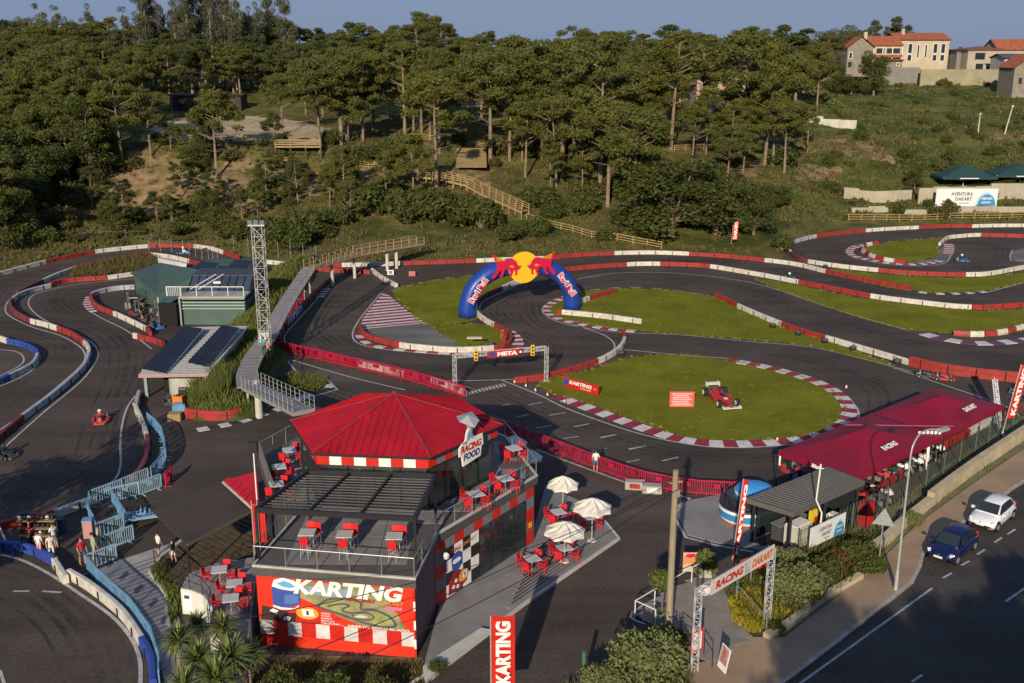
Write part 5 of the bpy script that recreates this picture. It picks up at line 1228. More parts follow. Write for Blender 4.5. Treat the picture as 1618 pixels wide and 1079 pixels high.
solar_bank([(224,583),(262,590),(320,520),(290,517)], [2.7,2.7,3.5,3.5], 13, 2, 'left bank of dark solar panels on the white garage roof', steps=True)
solar_bank([(296,573),(330,580),(378,519),(350,515)], [2.7,2.7,3.5,3.5], 13, 2, 'right bank of dark solar panels on the white garage roof', steps=True)
# far sheds
fs_ = thing('back_shed', 'green roofed shed with tilted solar racks behind the glass workshop', 'shed', P(340,432))
bs = [P(a,b,2.3) for a, b in ((288,438),(398,434),(402,411),(330,411))]
obj('shed_wall', MB().prism(bs, 0, 2.2), GREENM, fs_); obj('shed_roof', MB().prism(inset(bs, -.3), 2.2, 2.35), GREENM, fs_)
solar_bank([(292,429),(330,433),(348,416),(318,412)], [2.6,2.6,3.4,3.4], 6, 2, 'left tilted solar rack on the far green shed'); solar_bank([(354,427),(385,430),(402,412),(372,409)], [2.6,2.6,3.4,3.4], 6, 2, 'right tilted solar rack on the far green shed')
rw = thing('white_retaining_wall', 'short white triangular retaining wall below the top left straight', 'wall', P(252,432))
obj('wall_face', MB().add([P(254,432), P(292,431), P(296,424)+Vector((0,0,.6)), P(251,432)+Vector((0,0,2.0)), P(254,429), P(292,429), P(296,422)+Vector((0,0,.6)), P(251,429)+Vector((0,0,2.0))], [(0,1,2,3),(4,7,6,5),(3,2,6,7),(0,3,7,4),(1,5,6,2)]), WHITE, rw)
# mesh fences with white posts
def mesh_fence(pts, h, step, label, postm=STEEL, wirem=None, wires=5, g=None, z=0, diag=True):
    t = thing('mesh_fence', label, 'fence', pts[0], group=g); wirem = wirem or STEEL; mbw = MB()
    for a, b in zip(pts[:-1], pts[1:]):
        k = max(1, round((b-a).length/step))
        for i in range(k+1 if b is pts[-1] else k):
            p = a.lerp(b, i/k); obj('fence_post', MB().cyl(p, p+Vector((0,0,h)), .045, n=6), postm, t)
        for j in range(wires): hh = h*(j+.5)/wires; mbw.beam(a+Vector((0,0,hh)), b+Vector((0,0,hh)), .012, .012)
        if diag:
            m_ = max(1, int((b-a).length/.35))
            for i in range(m_):
                p, q = a.lerp(b, i/m_), a.lerp(b, (i+1)/m_); mbw.beam(p+Vector((0,0,.05)), q+Vector((0,0,h)), .012, .012); mbw.beam(p+Vector((0,0,h)), q+Vector((0,0,.05)), .012, .012)
    obj('wire_mesh', mbw, wirem, t, kind='stuff'); return t
mesh_fence(PL([(236,396),(290,401),(330,414),(345,422)]), 2.0, 2.2, 'mesh fence with white posts above the top left barrier', wires=3, diag=False)
mesh_fence(PL([(370,400),(440,411),(500,418)]), 2.6, 2.6, 'mesh fence with tall posts behind the lattice mast', wires=3, diag=False)
mesh_fence(PL([(20,405),(120,388),(200,384),(240,386)]), 2.2, 4.0, 'wire fence with pale posts at the foot of the left wood', wires=3, diag=False)
# ---- right: tents, kiosk, booth
tz_ = 2.6
TA, TB, TC, TD = P(1229,713,tz_), P(1352,757,tz_), P(1588,641,tz_), P(1478,613,tz_)
TENT = mat('tent_maroon', (.23,.002,.020), .6, scale=.5, var=.18, bump=.3, bscale=1.5)
def tentp(u, v): return TA.lerp(TD, u).lerp(TB.lerp(TC, u), v)   # u along the row, v towards the road
names = [('RACING','larger maroon tent nearest the kiosk lettered RACING, with BOXES on its end'),('DAKART','maroon tent farthest right lettered DAKART')]
for k, (wd, lb) in enumerate(names):
    u0, u1 = (.0,.545,1)[k]+.003, (.0,.545,1)[k+1]-.003; c = [tentp(u0,0), tentp(u1,0), tentp(u1,1), tentp(u0,1)]; ap = (c[0]+c[1]+c[2]+c[3])/4+Vector((0,0,1.15))
    t = thing('canopy_tent', lb, 'tent', (c[3].x, c[3].y, 0), group='maroon canopy tents in the paddock')
    for i in range(4):
        a, b = c[i], c[(i+1) % 4]; n6 = 6; vs = []; fs2 = []
        for r_ in range(n6+1):
            for s_ in range(n6+1-r_):
                fr0 = r_/n6; w0_ = s_/n6
                p = a*(1-fr0-w0_)+b*w0_+ap*fr0
                sag = -.22*math.sin(math.pi*min(1, fr0))*1; vs.append(p+Vector((0,0,sag)))
        idx = lambda r_, s_: sum(n6+1-q for q in range(r_))+s_
        for r_ in range(n6):
            for s_ in range(n6-r_):
                fs2.append((idx(r_,s_), idx(r_,s_+1), idx(r_+1,s_)))
                if s_ < n6-r_-1: fs2.append((idx(r_,s_+1), idx(r_+1,s_+1), idx(r_+1,s_)))
        obj('canopy_panel', MB().add(vs, fs2), TENT, t, smooth=True)
        if i in (0, 2) or (i == 3 and k == 0) or (i == 1 and k == 1):
            v_ = obj('valance', MB().add([a, b, b-Vector((0,0,.32)), a-Vector((0,0,.32))], [(0,1,2,3)]), TENT, t)
            if i == 3 and k == 0: f = Fr(b-Vector((0,0,.28)), a-b, (0,0,1)) if False else Fr(c[0]-Vector((0,0,.3)), c[3]-c[0], (0,0,1)); lettering('BOXES', f, (c[3]-c[0]).length*.45, .02, 2.4, .26, WHITE, v_, .03, bold=.05)
    for p in c: obj('tent_pole', MB().cyl((p.x,p.y,0), p, .05, n=6), BLACK, t)
    if True:
        a, b = c[3], c[2]; mp = a.lerp(b, .5); up_ = (ap-mp).normalized(); f = Fr(a.lerp(b, .5)+up_*.6, b-a, up_); f.o += f.n*.05
        lettering(wd, f, (-1.2,-.3)[k], .15, 1.75, .42, WHITE, t, .2, bold=.06)
obj('ridge_strap', MB().beam(tentp(.34,.1)+Vector((0,0,.35)), tentp(.64,.95)+Vector((0,0,.12)), .15, .03), mat('strap_pink', (.45,.08,.14)), None, label='pale pink strap lying across the maroon tent roofs', cat_='strap')
bb = thing('pit_barrier_rail', 'white beam across the end of the tents beside the kiosk', 'rail', P(1232,735)); obj('rail_beam', MB().beam(P(1229,717,1.4), P(1300,737,1.4), .18, .2), WHITE, bb); 
for x, y in ((1231,740),(1300,760)): p = P(x,y); obj('rail_post', MB().beam((p.x,p.y,0), (p.x,p.y,1.4), .12, .12), WHITE, bb)
# kiosk
KZ = 2.9
K = [P(1180,788,KZ), P(1253,810,KZ), P(1367,760,KZ), P(1307,737,KZ)]
ki = thing('kiosk', 'open kiosk with a low grey ribbed roof on dark posts at the forecourt corner', 'kiosk', P(1250,880))
obj('roof_deck', MB().add(K+[p-Vector((0,0,.3)) for p in K], [(0,1,2,3),(0,4,5,1),(1,5,6,2),(2,6,7,3),(3,7,4,0)]), mat('kiosk_roof', (.10,.095,.08), .8, scale=.8, var=.2), ki)
for k in range(1, 24): t_ = k/24; obj('roof_rib', MB().beam(K[0].lerp(K[3], t_)+Vector((0,0,.02)), K[1].lerp(K[2], t_)+Vector((0,0,.02)), .07, .04), mat('kiosk_rib', (.13,.125,.11), .8), ki)
ck = inset([Vector((p.x,p.y,0)) for p in K], .3)
for p in ck+[ck[0].lerp(ck[3], .5), ck[1].lerp(ck[2], .5)]: obj('post', MB().beam(p, p+Vector((0,0,KZ-.25)), .16, .16, up=(0,1,0)), BLACK, ki)
for a, b in ((ck[0], ck[3]), (ck[3], ck[2])): obj('glass_screen', MB().beam(a.lerp(b,.05)+Vector((0,0,1.2)), a.lerp(b,.95)+Vector((0,0,1.2)), .04, 2.0), GLASS, ki)
obj('kiosk_floor', MB().prism(ck, 0.0, .1), BLACK, ki)
def boxthing(nm, lab, c_, p, size, m, rz=0, parts=(), g=None):
    t = thing(nm, lab, c_, p, rz, group=g); obj('body', MB().box((0,0,size[2]/2), size), m, t, world=False)
    for n2, c2, s2, m2 in parts: obj(n2, MB().box(c2, s2), m2, t, world=False)
    return t
kr_ = math.atan2((ck[2]-ck[1]).y, (ck[2]-ck[1]).x)
cream = pmat('cream', (.50,.47,.38))
boxthing('drinks_fridge', 'cream chest fridge under the front edge of the kiosk roof', 'fridge', ck[1].lerp(ck[2], .22)+Vector((-.3,.3,.1)), (1.5,.9,1.35), cream, kr_, [('lid',(0,0,1.38),(1.4,.8,.06),WHITE),('handle',(0,-.47,1.1),(.5,.04,.05),STEEL)])
boxthing('display_board', 'yellow and red display panel standing behind the cream fridge', 'display', ck[1].lerp(ck[2], .42)+Vector((-.2,.4,.1)), (.8,.12,1.8), pmat('disp_yellow', (.65,.50,.03)), kr_, [('red_patch',(.15,-.08,.8),(.3,.03,1.0),RED)])
boxthing('counter', 'dark counter inside the open kiosk', 'counter', ck[0].lerp(ck[2], .35)+Vector((0,0,.1)), (2.6,.7,1.0), DGREY, kr_, [('counter_top',(0,0,1.02),(2.7,.8,.05),GREY)])
boxthing('white_drum', 'white round topped water tank behind the roadside banner', 'tank', ck[1].lerp(ck[2], .62)+Vector((.1,-.1,.1)), (.7,.7,1.3), WHITE, kr_, [('lid',(0,0,1.33),(.5,.5,.1),WHITE)])
boxthing('red_cabinet', 'dark red vending cabinet beyond the kiosk under the fence', 'cabinet', ck[2]+Vector((.6,-.2,.0)), (.9,.6,1.6), DRED, kr_, [('door',(0,-.32,.8),(.7,.04,1.3),RED)])
# helmet shaped ticket booth
bc = P(1186,838); zb = 0; R1 = (1232-1137)/2*(bc.y/F)*1.02
bt = thing('helmet_booth', 'round ticket booth shaped like a blue, white and orange racing helmet', 'booth', bc)
bc = bc+Vector((0,R1*.95,0))
bands = [(0,.2,pmat('booth_orange',(.45,.08,.02))),(.2,.38,pmat('booth_white',(.66,.66,.66))),(.38,.82,pmat('booth_blue',(.03,.22,.48))),(.82,1.0,pmat('booth_white',(.66,.66,.66))),(1.0,1.1,pmat('booth_dark',(.03,.03,.05)))]
def rprof(z): return R1*(.86+.12*math.sin(min(1, z/1.1)*math.pi*.8))
for a, b, m_ in bands: obj('band', MB().cyl(bc+Vector((0,0,a)), bc+Vector((0,0,b)), rprof(a), rprof(b), 32), m_, bt, smooth=False)
for k in range(9):
    an_ = math.pi*(.25+1.5*k/8)+math.pi*.5; p = bc+Vector((math.cos(an_)*R1*.85, math.sin(an_)*R1*.85, 0)); obj('pillar', MB().beam(p+Vector((0,0,1.1)), p+Vector((0,0,1.8)), .12, .12, up=(0,1,0)), BLACK, bt)
obj('visor_glass', MB().cyl(bc+Vector((0,0,1.1)), bc+Vector((0,0,1.7)), R1*.7, n=24), GLASS, bt)
dc = bc+Vector((.55,.2,1.65)); obj('dome_rim', MB().cyl(dc, dc+Vector((0,0,.25)), R1*.72, R1*.72, 32), pmat('booth_white',(.66,.66,.66)), bt)
obj('dome_band', MB().cyl(dc+Vector((0,0,-.3)), dc, R1*.70, R1*.72, 32), pmat('booth_dark',(.03,.03,.05)), bt)
db = dc-Vector((.35,R1*.72,.27)); lettering('DAKART', Fr(db, (1,0,0), (0,0,1)), -.9, .02, 1.6, .22, WHITE, bt, .04)
obj('dome', MB().sph(dc+Vector((0,0,.24)), R1*.71, (1,1,.36), 32, 12, zmin=0), pmat('booth_skyblue', (.05,.30,.60)), bt, smooth=True)
# forecourt paving
obj('kiosk_forecourt', MB().prism(PL([(1087,792),(1140,782),(1230,800),(1290,850),(1240,880),(1190,868),(1130,858),(1086,846),(1070,815)]), 0, .05), PAVE, kind='structure')
# concrete blocks by the magenta fence
for k, (x, y) in enumerate([(1003,772),(1030,778)]): boxthing('concrete_block', ['left of two grey concrete blocks below the magenta fence','right of two grey concrete blocks below the magenta fence'][k], 'block', P(x,y), (1.3,.6,.55), CONC, -.15, [('poster',(0,-.305,.28),(.7,.02,.35),REDB if k==0 else WHITE)])
# ---- entrance gate
eg0, eg1 = P(1097,1063), P(1211,987)
eg = thing('entrance_gate', 'silver truss entrance gate with a white banner reading RACING DAKART', 'gate', eg0)
z0_, z1_ = Zat(eg0, 926), Zat(eg1, 869); zz = (z0_+z1_)/2
for p in (eg0, eg1): obj('truss_post', truss(MB(), p, p+Vector((0,0,zz)), .3, .4, .022), ALU, eg)
a, b = eg0+Vector((0,0,zz-.15)), eg1+Vector((0,0,zz-.15)); obj('truss_beam', truss(MB(), a, b, .28, .4, .022), ALU, eg)
f = Fr(a, b-a, (0,0,1)); L = (b-a).length; mb = MB(); f.rect(mb, L*.12, -.38, L*.98, .4, .17, .2); bo = obj('banner', mb, pmat('banner_cream', (.58,.52,.48)), eg)
lettering('RACING', f, L*.17, -.2, L*.36, .42, RED, bo, .22, shear=.2, bold=.05); lettering('DAKART', f, L*.66, -.2, L*.29, .42, pmat('banner_orange', (.55,.12,.02)), bo, .22, shear=.2, bold=.05); mb = MB(); f.rect(mb, L*.555, -.3, L*.635, .3, .2, .215); obj('banner_emblem', mb, mat('emblem_grey', (.4,.4,.4), .6, var=.4, scale=4), bo)
obj('banner_sag', MB().sph(a+(b-a)*.08+Vector((0,0,-.1)), .35, (1,.6,.8), 10, 8), pmat('banner_cream', (.58,.52,.48)), eg)
# wooden ramp through the gate
rmp = PL([(1120,1052),(1003,975),(1040,945),(1122,902),(1150,935),(1165,985),(1190,1010)])
rp_ = [(p.x, p.y) for p in rmp]; rt = thing('wooden_ramp', None, None, P(1090,990), kind='structure')
dr = (P(1165,985)-P(1060,1015)).normalized(); dr.z = 0; nr = Vector((-dr.y, dr.x, 0)); c0 = P(1090,980)
RW = mat('ramp_boards', (.23,.20,.165), .85, scale=1.2, var=.2, stretch=(1,1,1))
for k in range(-22, 24):
    o0 = c0+nr*(k*.3); seg = None
    for s in np.arange(-8, 8, .08):
        p = o0+dr*s
        if inpoly(p.x, p.y, rp_):
            if seg is None: seg = [s, s]
            seg[1] = s
    if seg and seg[1]-seg[0] > .3: obj('ramp_board', MB().beam(o0+dr*seg[0]+Vector((0,0,.11)), o0+dr*seg[1]+Vector((0,0,.11)), .27, .06), RW, rt)
obj('ramp_underside', MB().sheet(rmp, .05), BLACK, rt)
rr_ = thing('ramp_handrail', 'white handrail on dark posts at the left of the wooden entrance ramp', 'handrail', P(1000,975))
railing([P(1120,905,.1), P(1003,975,.1), P(1035,990,.1)], .95, WHITE, rr_, step=1.6, r=.03)
r2 = thing('ramp_handrail', 'slanting metal handrail beside the yellow flowers right of the ramp', 'handrail', P(1165,950)); railing([P(1163,950,.1), P(1210,1003,.1)], .95, STEEL, r2, step=2.4, r=.03)
r3 = thing('ramp_handrail', 'low dark looped handrail in front of the left gate post', 'handrail', P(1075,1000)); railing([P(1075,1005,.1), P(1092,1018,.1)], .9, BLACK, r3, step=1.2, r=.025); 
r4 = thing('ramp_handrail', 'low dark looped handrail beside the leaning poster', 'handrail', P(1110,1040)); railing([P(1112,1035,.1), P(1125,1055,.1)], .9, BLACK, r4, step=1.2, r=.025)
q = P(1163,948); t = thing('green_gate_post', 'dark green steel post behind the entrance banner', 'post', q); obj('post_shaft', MB().beam(q, q+Vector((0,0,2.6)), .14, .14, up=(0,1,0)), mat('green_post', (.05,.12,.08), .6), t); obj('post_cap', MB().box(q+Vector((0,0,2.62)), (.18,.18,.05)), BLACK, t)
q = P(1185,930); t = thing('red_banner', 'slanting red and white banner behind the right half of the entrance gate', 'banner', q); f = Fr(q+Vector((-.9,0,.9)), (1,.25,.12), (0,0,1)); mb = MB(); f.rect(mb, 0, 0, 2.0, .8, 0, .04); b = obj('board', mb, RED, t); shp(f, [(.9,.15),(1.7,.3),(1.3,.7)], .045, WHITE, b); obj('leg', MB().beam(q, q+Vector((0,0,1.2)), .06, .06, up=(0,1,0)), STEEL, t)
# planters with round trees added with the plants; signs
def post_sign(base, px0, py0, px1, py1, label, draw, m=WHITE, nm='sign', legs=True, face=0.0):
    """upright board whose picture corners are given"""
    z1 = Zat(base, py0); z0 = max(.05, Zat(base, py1)); zc = base.y*CT+(H-(z0+z1)/2)*ST; w_ = (px1-px0)/F*zc
    t = thing(nm, label, 'sign', base); x = Vector((math.cos(face), math.sin(face), 0)); w_ /= max(.3, abs(math.cos(face)))
    cxp = ((px0+px1)/2-809)/F*zc; f = Fr(Vector((cxp, base.y, z0))-x*w_/2, x, (0,0,1)); mb = MB(); f.rect(mb, 0, 0, w_, z1-z0, 0, .05); b = obj('board', mb, m, t)
    if legs:
        for q in (.08, .92): p = f.p(w_*q, 0, -.03); obj('leg', MB().beam((p.x,p.y,0), (p.x,p.y,z1), .06, .06, up=(0,1,0)), STEEL, t)
    draw(f, w_, z1-z0, b); return t
def d_lines(txt, col=RED):
    def dr_(f, w_, h_, b):
        n = len(txt)
        for i, s in enumerate(txt): lettering(s, f, w_*.08, h_*(1-(i+.85)/n), w_*.84, h_*.6/n, col, b, .06, bold=.04)
    return dr_
PINK = pmat('pink_red_board', (.60,.10,.09))
post_sign(P(1077,644), 1058, 619, 1097, 643, 'square red and white notice board on the infield lawn', (lambda f,w_,h_,b: [shp(f, [(w_*(.08+.05*(i%2)),h_*(.1+.12*i)),(w_*(.9-.07*(i%3)),h_*(.1+.12*i)),(w_*(.9-.07*(i%3)),h_*(.16+.12*i)),(w_*(.08+.05*(i%2)),h_*(.16+.12*i))], .052, pmat('board_pale',(.62,.45,.42)), b) for i in range(7)]), PINK)
kb0, kb1 = P(890,612), P(946,627)
kt = thing('karting_banner', 'slanting red KARTING banner on the infield lawn near the gantry', 'sign', kb0); f = Fr(kb0+Vector((0,0,.12)), kb1-kb0, (0,-.25,1)); L = (kb1-kb0).length
mb = MB(); f.rect(mb, 0, 0, L, .95, 0, .06); bo = obj('board', mb, RED, kt); lettering('KARTING', f, L*.18, .42, L*.62, .38, WHITE, bo, .075, shear=.2, bold=.05); lettering('RACING DAKART', f, L*.5, .18, L*.3, .13, WHITE, bo, .075)
shp(f, [(.08,.2),(.05,.65),(.2,.85),(L*.16,.8),(L*.17,.4),(.4,.15)], .065, BLUEB, bo); shp(f, [(L*.86,.35),(L*.86,.65),(L*.93,.72),(L*.95,.45)], .065, PINK, bo)
post_sign(P(1120,906), 1079, 873, 1101, 903, 'food poster on a thin frame left of the gate', lambda f,w_,h_,b: (shp(f, [(0.03,h_*.05),(w_-.03,h_*.05),(w_-.03,h_*.35),(0.03,h_*.3)], .055, cream, b), shp(f, [(0.03,h_*.35),(w_*.3,h_*.45),(w_*.6,h_*.38),(w_-.03,h_*.5),(w_-.03,h_*.75),(w_*.5,h_*.7),(.03,h_*.78)], .055, pmat('food_brown', (.5,.25,.08)), b), shp(f, [(w_*.1,h_*.8),(w_*.5,h_*.72),(w_*.9,h_*.8),(w_*.8,h_*.95),(w_*.3,h_*.93)], .06, RED, b)), pmat('food_pink', (.6,.32,.25)))
post_sign(P(1101,1056), 1091, 994, 1111, 1030, 'red framed white notice fixed to the left gate post', lambda f,w_,h_,b: (shp(f, [(w_*.15,h_*.12),(w_*.85,h_*.12),(w_*.85,h_*.88),(w_*.15,h_*.88)], .055, WHITE, b), shp(f, [(w_*.5,h_*.25),(w_*.75,h_*.6),(w_*.55,h_*.8),(w_*.4,h_*.5)], .062, GREEN_ if False else GREY, b)), RED, legs=False, face=.5)
# leaning poster on the pavement
lp = P(1148,1062,.12); lt_ = thing('a_board', 'pavement board with red and white picture leaning beside the ramp', 'sign', lp)
f = Fr(P(1134,1052,.15), P(1147,1066,.15)-P(1134,1052,.15), (.25,.25,1)); mb = MB(); f.rect(mb, 0, 0, .75, 1.15, 0, .04); b = obj('board', mb, WHITE, lt_); shp(f, [(.06,.3),(.69,.3),(.69,1.09),(.06,1.09)], .045, mat('poster_red', (.35,.06,.05), .6, scale=3, alt=(.5,.4,.38)), b); obj('strut', MB().beam(f.p(.37,1.1,-.02), f.p(.37,1.1,-.02)+Vector((.3,.7,-1.1)), .04, .04), BLACK, lt_)
# AVENTURA banner by the kiosk
c0_, c1_ = P(1277,878), P(1332,851)
def aventura(t, f, w_, h_):
    mb = MB(); f.rect(mb, 0, 0, w_, h_, 0, .05); b = obj('board', mb, pmat('banner_white', (.66,.66,.63)), t)
    lettering('AVENTURA', f, w_*.24, h_*.60, w_*.36, h_*.2, pmat('banner_grey', (.15,.15,.13)), b, .06, bold=.04); lettering('DAKART', f, w_*.32, h_*.32, w_*.27, h_*.2, pmat('banner_grey', (.15,.15,.13)), b, .06, bold=.04)
    shp(f, [(w_*.38,h_*.16),(w_*.55,h_*.16),(w_*.55,h_*.2),(w_*.38,h_*.2)], .052, pmat('banner_grey', (.15,.15,.13)), b)
    n = 20; arc = [(w_*.82+w_*.17*math.cos(math.pi*i/n), h_*.02+h_*.78*math.sin(math.pi*i/n)) for i in range(n+1)]; shp(f, arc, .053, pmat('banner_paleblue', (.40,.55,.62)), b)
    arc = [(w_*.83+w_*.145*math.cos(math.pi*i/n), h_*.02+h_*.66*math.sin(math.pi*i/n)) for i in range(n+1)]; shp(f, arc, .06, pmat('banner_blue', (.03,.22,.42)), b)
    lettering('APERTURA', f, w_*.74, h_*.38, w_*.18, h_*.13, WHITE, b, .072, bold=.03); lettering('JUNIO', f, w_*.75, h_*.15, w_*.15, h_*.13, WHITE, b, .072, bold=.03)
t = thing('roadside_banner', 'white and blue AVENTURA DAKART banner on the fence in front of the kiosk', 'banner', c0_)
zb0, zb1 = Zat(c0_, 867), Zat(c0_, 835); f = Fr(c0_+Vector((0,0,zb0)), c1_-c0_, (0,0,1)); aventura(t, f, (c1_-c0_).length, zb1-zb0)
for q in (0.02, .5, .98): p = c0_.lerp(c1_, q)+Vector((0,.05,0)); obj('post', MB().cyl(p, p+Vector((0,0,zb1)), .04), STEEL, t)
# flags
def feather(base, top, w_px, label, txt, lean=0, side=1, m=RED, h0=.25, vert=True):
    zt = Zat(base, top); zc = base.y*CT+(H-zt/2)*ST; w_ = w_px/F*zc
    t = thing('flag_banner', label, 'flag', base, group=None)
    obj('pole', MB().cyl(base, base+Vector((lean,0,zt)), .03, n=6), ALU, t)
    up_ = Vector((lean,0,zt)).normalized(); f = Fr(base+up_*(zt*h0)+Vector((.03*side,-.02,0)), (side,0,0) if side > 0 else (1,0,0), up_)
    if side < 0: f.o -= Vector((w_,0,0))
    fl_ = MB(); hh = zt*(1-h0); n = 10
    vs = []
    for i in range(n+1):
        y = hh*i/n; dpt = .06*math.sin(i*1.3)
        for j in range(5): vs.append(f.p(w_*j/4, y, .07*math.sin(j*1.4+i*.5)))
    fl_.add(vs, [(i*5+j, i*5+j+1, (i+1)*5+j+1, (i+1)*5+j) for i in range(n) for j in range(4)]); q = obj('cloth', fl_, m, t, smooth=True)
    f2 = Fr(f.p(w_*.82, hh*.06, 0), up_, -f.x); lettering(txt, f2, 0, 0, hh*.88, w_*.64, WHITE, q, .1, bold=.05)
    return t
feather(P(776,1122), 973, 37, 'large red flag reading KARTING standing at the lower edge of the picture', 'KARTING', 0, 1)
feather(P(1583,688), 576, 12, 'red KARTING flag on a leaning pole behind the maroon tents at the right edge', 'KARTING', .75, 1)
feather(P(1157,885), 757, 8, 'tall narrow red KARTING flag in front of the helmet shaped booth', 'KARTING', .35, 1, h0=.02)
feather(P(1155,390,.0), 348, 8, 'small red and white flag at the foot of the wood, right of centre', 'DAKART', .2, 1)
# poles
def upole(base, py, r0, r1, label, m, nm='utility_pole'):
    z = Zat(base, py); t = thing(nm, label, 'pole', base); obj('pole_shaft', MB().cyl(base, base+Vector((0,0,z)), r0, r1, 12), m, t, smooth=False); return t, z
up, uz = upole(P(1056,1002,.05), 745, .19, .14, 'thick wooden utility pole left of the entrance gate', mat('pole_wood', (.33,.27,.17), .9, scale=2, alt=(.2,.17,.12), stretch=(3,3,.3)))
ub = P(1056,1002); obj('crossarm', MB().beam(ub+Vector((-.35,-.1,uz-.6)), ub+Vector((.35,.1,uz-.6)), .1, .1), WOOD, up); 
for s in (-.3, .3): obj('insulator', MB().cyl(ub+Vector((s,s*.3,uz-.55)), ub+Vector((s,s*.3,uz-.35)), .05, .04), BLACK, up)
obj('pole_bracket', MB().box(ub+Vector((.1,-.2,uz-1.1)), (.2,.2,.35)), GREY, up)
def wire(a, b, sag, label, r=.018):
    n = 24; pts = [a.lerp(b, i/n)-Vector((0,0,sag*4*(i/n)*(1-i/n))) for i in range(n+1)]
    return obj('overhead_wire', MB().tube(pts, r, 5), BLACK, None, label=label, cat_='wire')
wire(ub+Vector((-.1,-.1,uz-.5)), Vector((-12.5,30,7.6)), .7, 'black overhead wire from the wooden pole down past the red mural, upper of two')
wire(ub+Vector((.1,-.2,uz-.9)), Vector((-11.7,29,7.0)), .7, 'black overhead wire from the wooden pole down past the red mural, lower of two')
wire(ub+Vector((-.1,0,uz-1.0)), Vector((-12.5,33.5,8.6)), 1.0, 'thin black cable crossing the cafe patio from the wooden pole')
gp = P(922,1085); t, _ = upole(gp, 1030, .11, .11, 'short green steel post at the lower edge near the shrub', mat('green_post', (.10,.17,.12), .6), 'steel_post')
# street lamp
lb = P(1415,932,.12); lz = Zat(lb, 726); LP = mat('lamp_grey', (.40,.42,.40), .5, metal=.3)
sl_ = thing('street_lamp', 'tall grey street lamp with a curved arm between the kiosk and the blue car', 'street lamp', lb)
obj('shaft', MB().cyl(lb, lb+Vector((.0,0,1.2)), .11, .10, 10).cyl(lb+Vector((0,0,1.2)), lb+Vector((0,0,lz)), .07, .05, 10), LP, sl_)
arm = cat([lb+Vector((0,0,lz)), lb+Vector((.12,.1,lz+.65)), lb+Vector((.6,.5,lz+1.15)), lb+Vector((1.25,.9,lz+1.22)), lb+Vector((1.9,1.2,lz+1.1))], 4)
obj('arm', MB().tube(arm, .045, 8), LP, sl_); obj('lamp_head', MB().box(lb+Vector((2.15,1.35,lz+1.05)), (.75,.28,.14), rz=.5), LP, sl_); obj('lamp_lens', MB().box(lb+Vector((2.15,1.35,lz+.97)), (.55,.2,.04), rz=.5), WHITE, sl_)
# triangular sign seen from behind
tb0 = P(1387,905,.1); zt = Zat(tb0, 806); ts = thing('warning_sign', 'triangular road sign seen from its grey back beside the street lamp', 'sign', tb0)
obj('post', MB().cyl(tb0, tb0+Vector((0,0,zt-.2)), .04), STEEL, ts); f = Fr(tb0+Vector((0,-.06,zt-1.0)), (1,-.35,0), (0,0,1)); mb = MB(); f.poly(mb, [(-.62,0),(.62,0),(.0,1.05)], 0, .03); obj('plate', mb, mat('sign_back', (.32,.34,.34), .5, metal=.3), ts)
for h_ in (.3, .6): obj('bracket', MB().box(tb0+Vector((0,-.09,zt-1.0+h_)), (.35,.03,.05)), STEEL, ts)
# mast on kiosk, lamp mast behind
mbp = P(1283,866,.05); t = thing('antenna_mast', 'thin white bent mast rising in front of the kiosk roof', 'mast', mbp); z_ = Zat(mbp, 735)
obj('mast_tube', MB().tube([mbp+Vector((.35,0,0)), mbp+Vector((.4,0,z_*.42)), mbp+Vector((.0,0,z_*.58)), mbp+Vector((.1,0,z_))], .05, 8), WHITE, t); obj('crossbar', MB().beam(mbp+Vector((-.2,0,z_*.95)), mbp+Vector((.3,0,z_*.95)), .04, .04), WHITE, t)
# roadside fence and stone wall
fpts = PL([(1262,884),(1345,840),(1400,812),(1462,775),(1540,718),(1618,662),(1700,608)])
mesh_fence(fpts, 1.9, 2.6, 'green chain link fence between paddock and pavement', postm=mat('fence_green', (.06,.12,.08), .6), wirem=mat('wire_green', (.08,.10,.08), .6), wires=3)
rwp = PL([(1345,893),(1395,862),(1420,838),(1452,812),(1530,752),(1618,692),(1720,622)])
st = thing('roadside_wall', 'long pale concrete roadside wall above the parked cars', 'wall', rwp[0])
cwp = cat(rwp, 4)
for a, b in zip(cwp[:-1], cwp[1:]):
    h_ = .95 if b.x > P(1470,800).x else .6; k = max(1, int((b-a).length/1.8))
    for i in range(k):
        p, q = a.lerp(b, i/k), a.lerp(b, (i+.985)/k); obj('wall_block', MB().extr([p, q], [(-.25,-.05),(-.25,h_),(.2,h_+.02),(.25,-.05)]), mat('wall_stone', (.50,.41,.26), .9, scale=.7, var=.22, alt=(.32,.27,.17), bump=.5, bscale=4), st)
bwp = PL([(1210,1012),(1248,990),(1300,950),(1360,915)])
st2 = thing('bank_edging', 'low stone edging along the planted bank beside the pavement', 'edging', bwp[0])
for a, b in zip(bwp[:-1], bwp[1:]):
    k = int((b-a).length/1.3)+1
    for i in range(k): obj('edging_stone', MB().extr([a.lerp(b, i/k), a.lerp(b, (i+.97)/k)], [(-.2,0),(-.18,.38),(.18,.4),(.2,0)]), MATS['wall_stone'], st2)
ps = thing('truss_pylon', 'white slanted strut frame at the far end of the maroon tents', 'frame', P(1580,690)); obj('strut', truss(MB(), P(1582,690), P(1576,655)+Vector((-.6,0,3.0)), .25, .5, .03), WHITE, ps)
ps = thing('truss_pylon', 'white strut standing behind the tents at the right edge', 'frame', P(1574,640)); obj('strut', truss(MB(), P(1576,645), P(1576,645)+Vector((-.5,0,1.9)), .2, .5, .03), WHITE, ps)
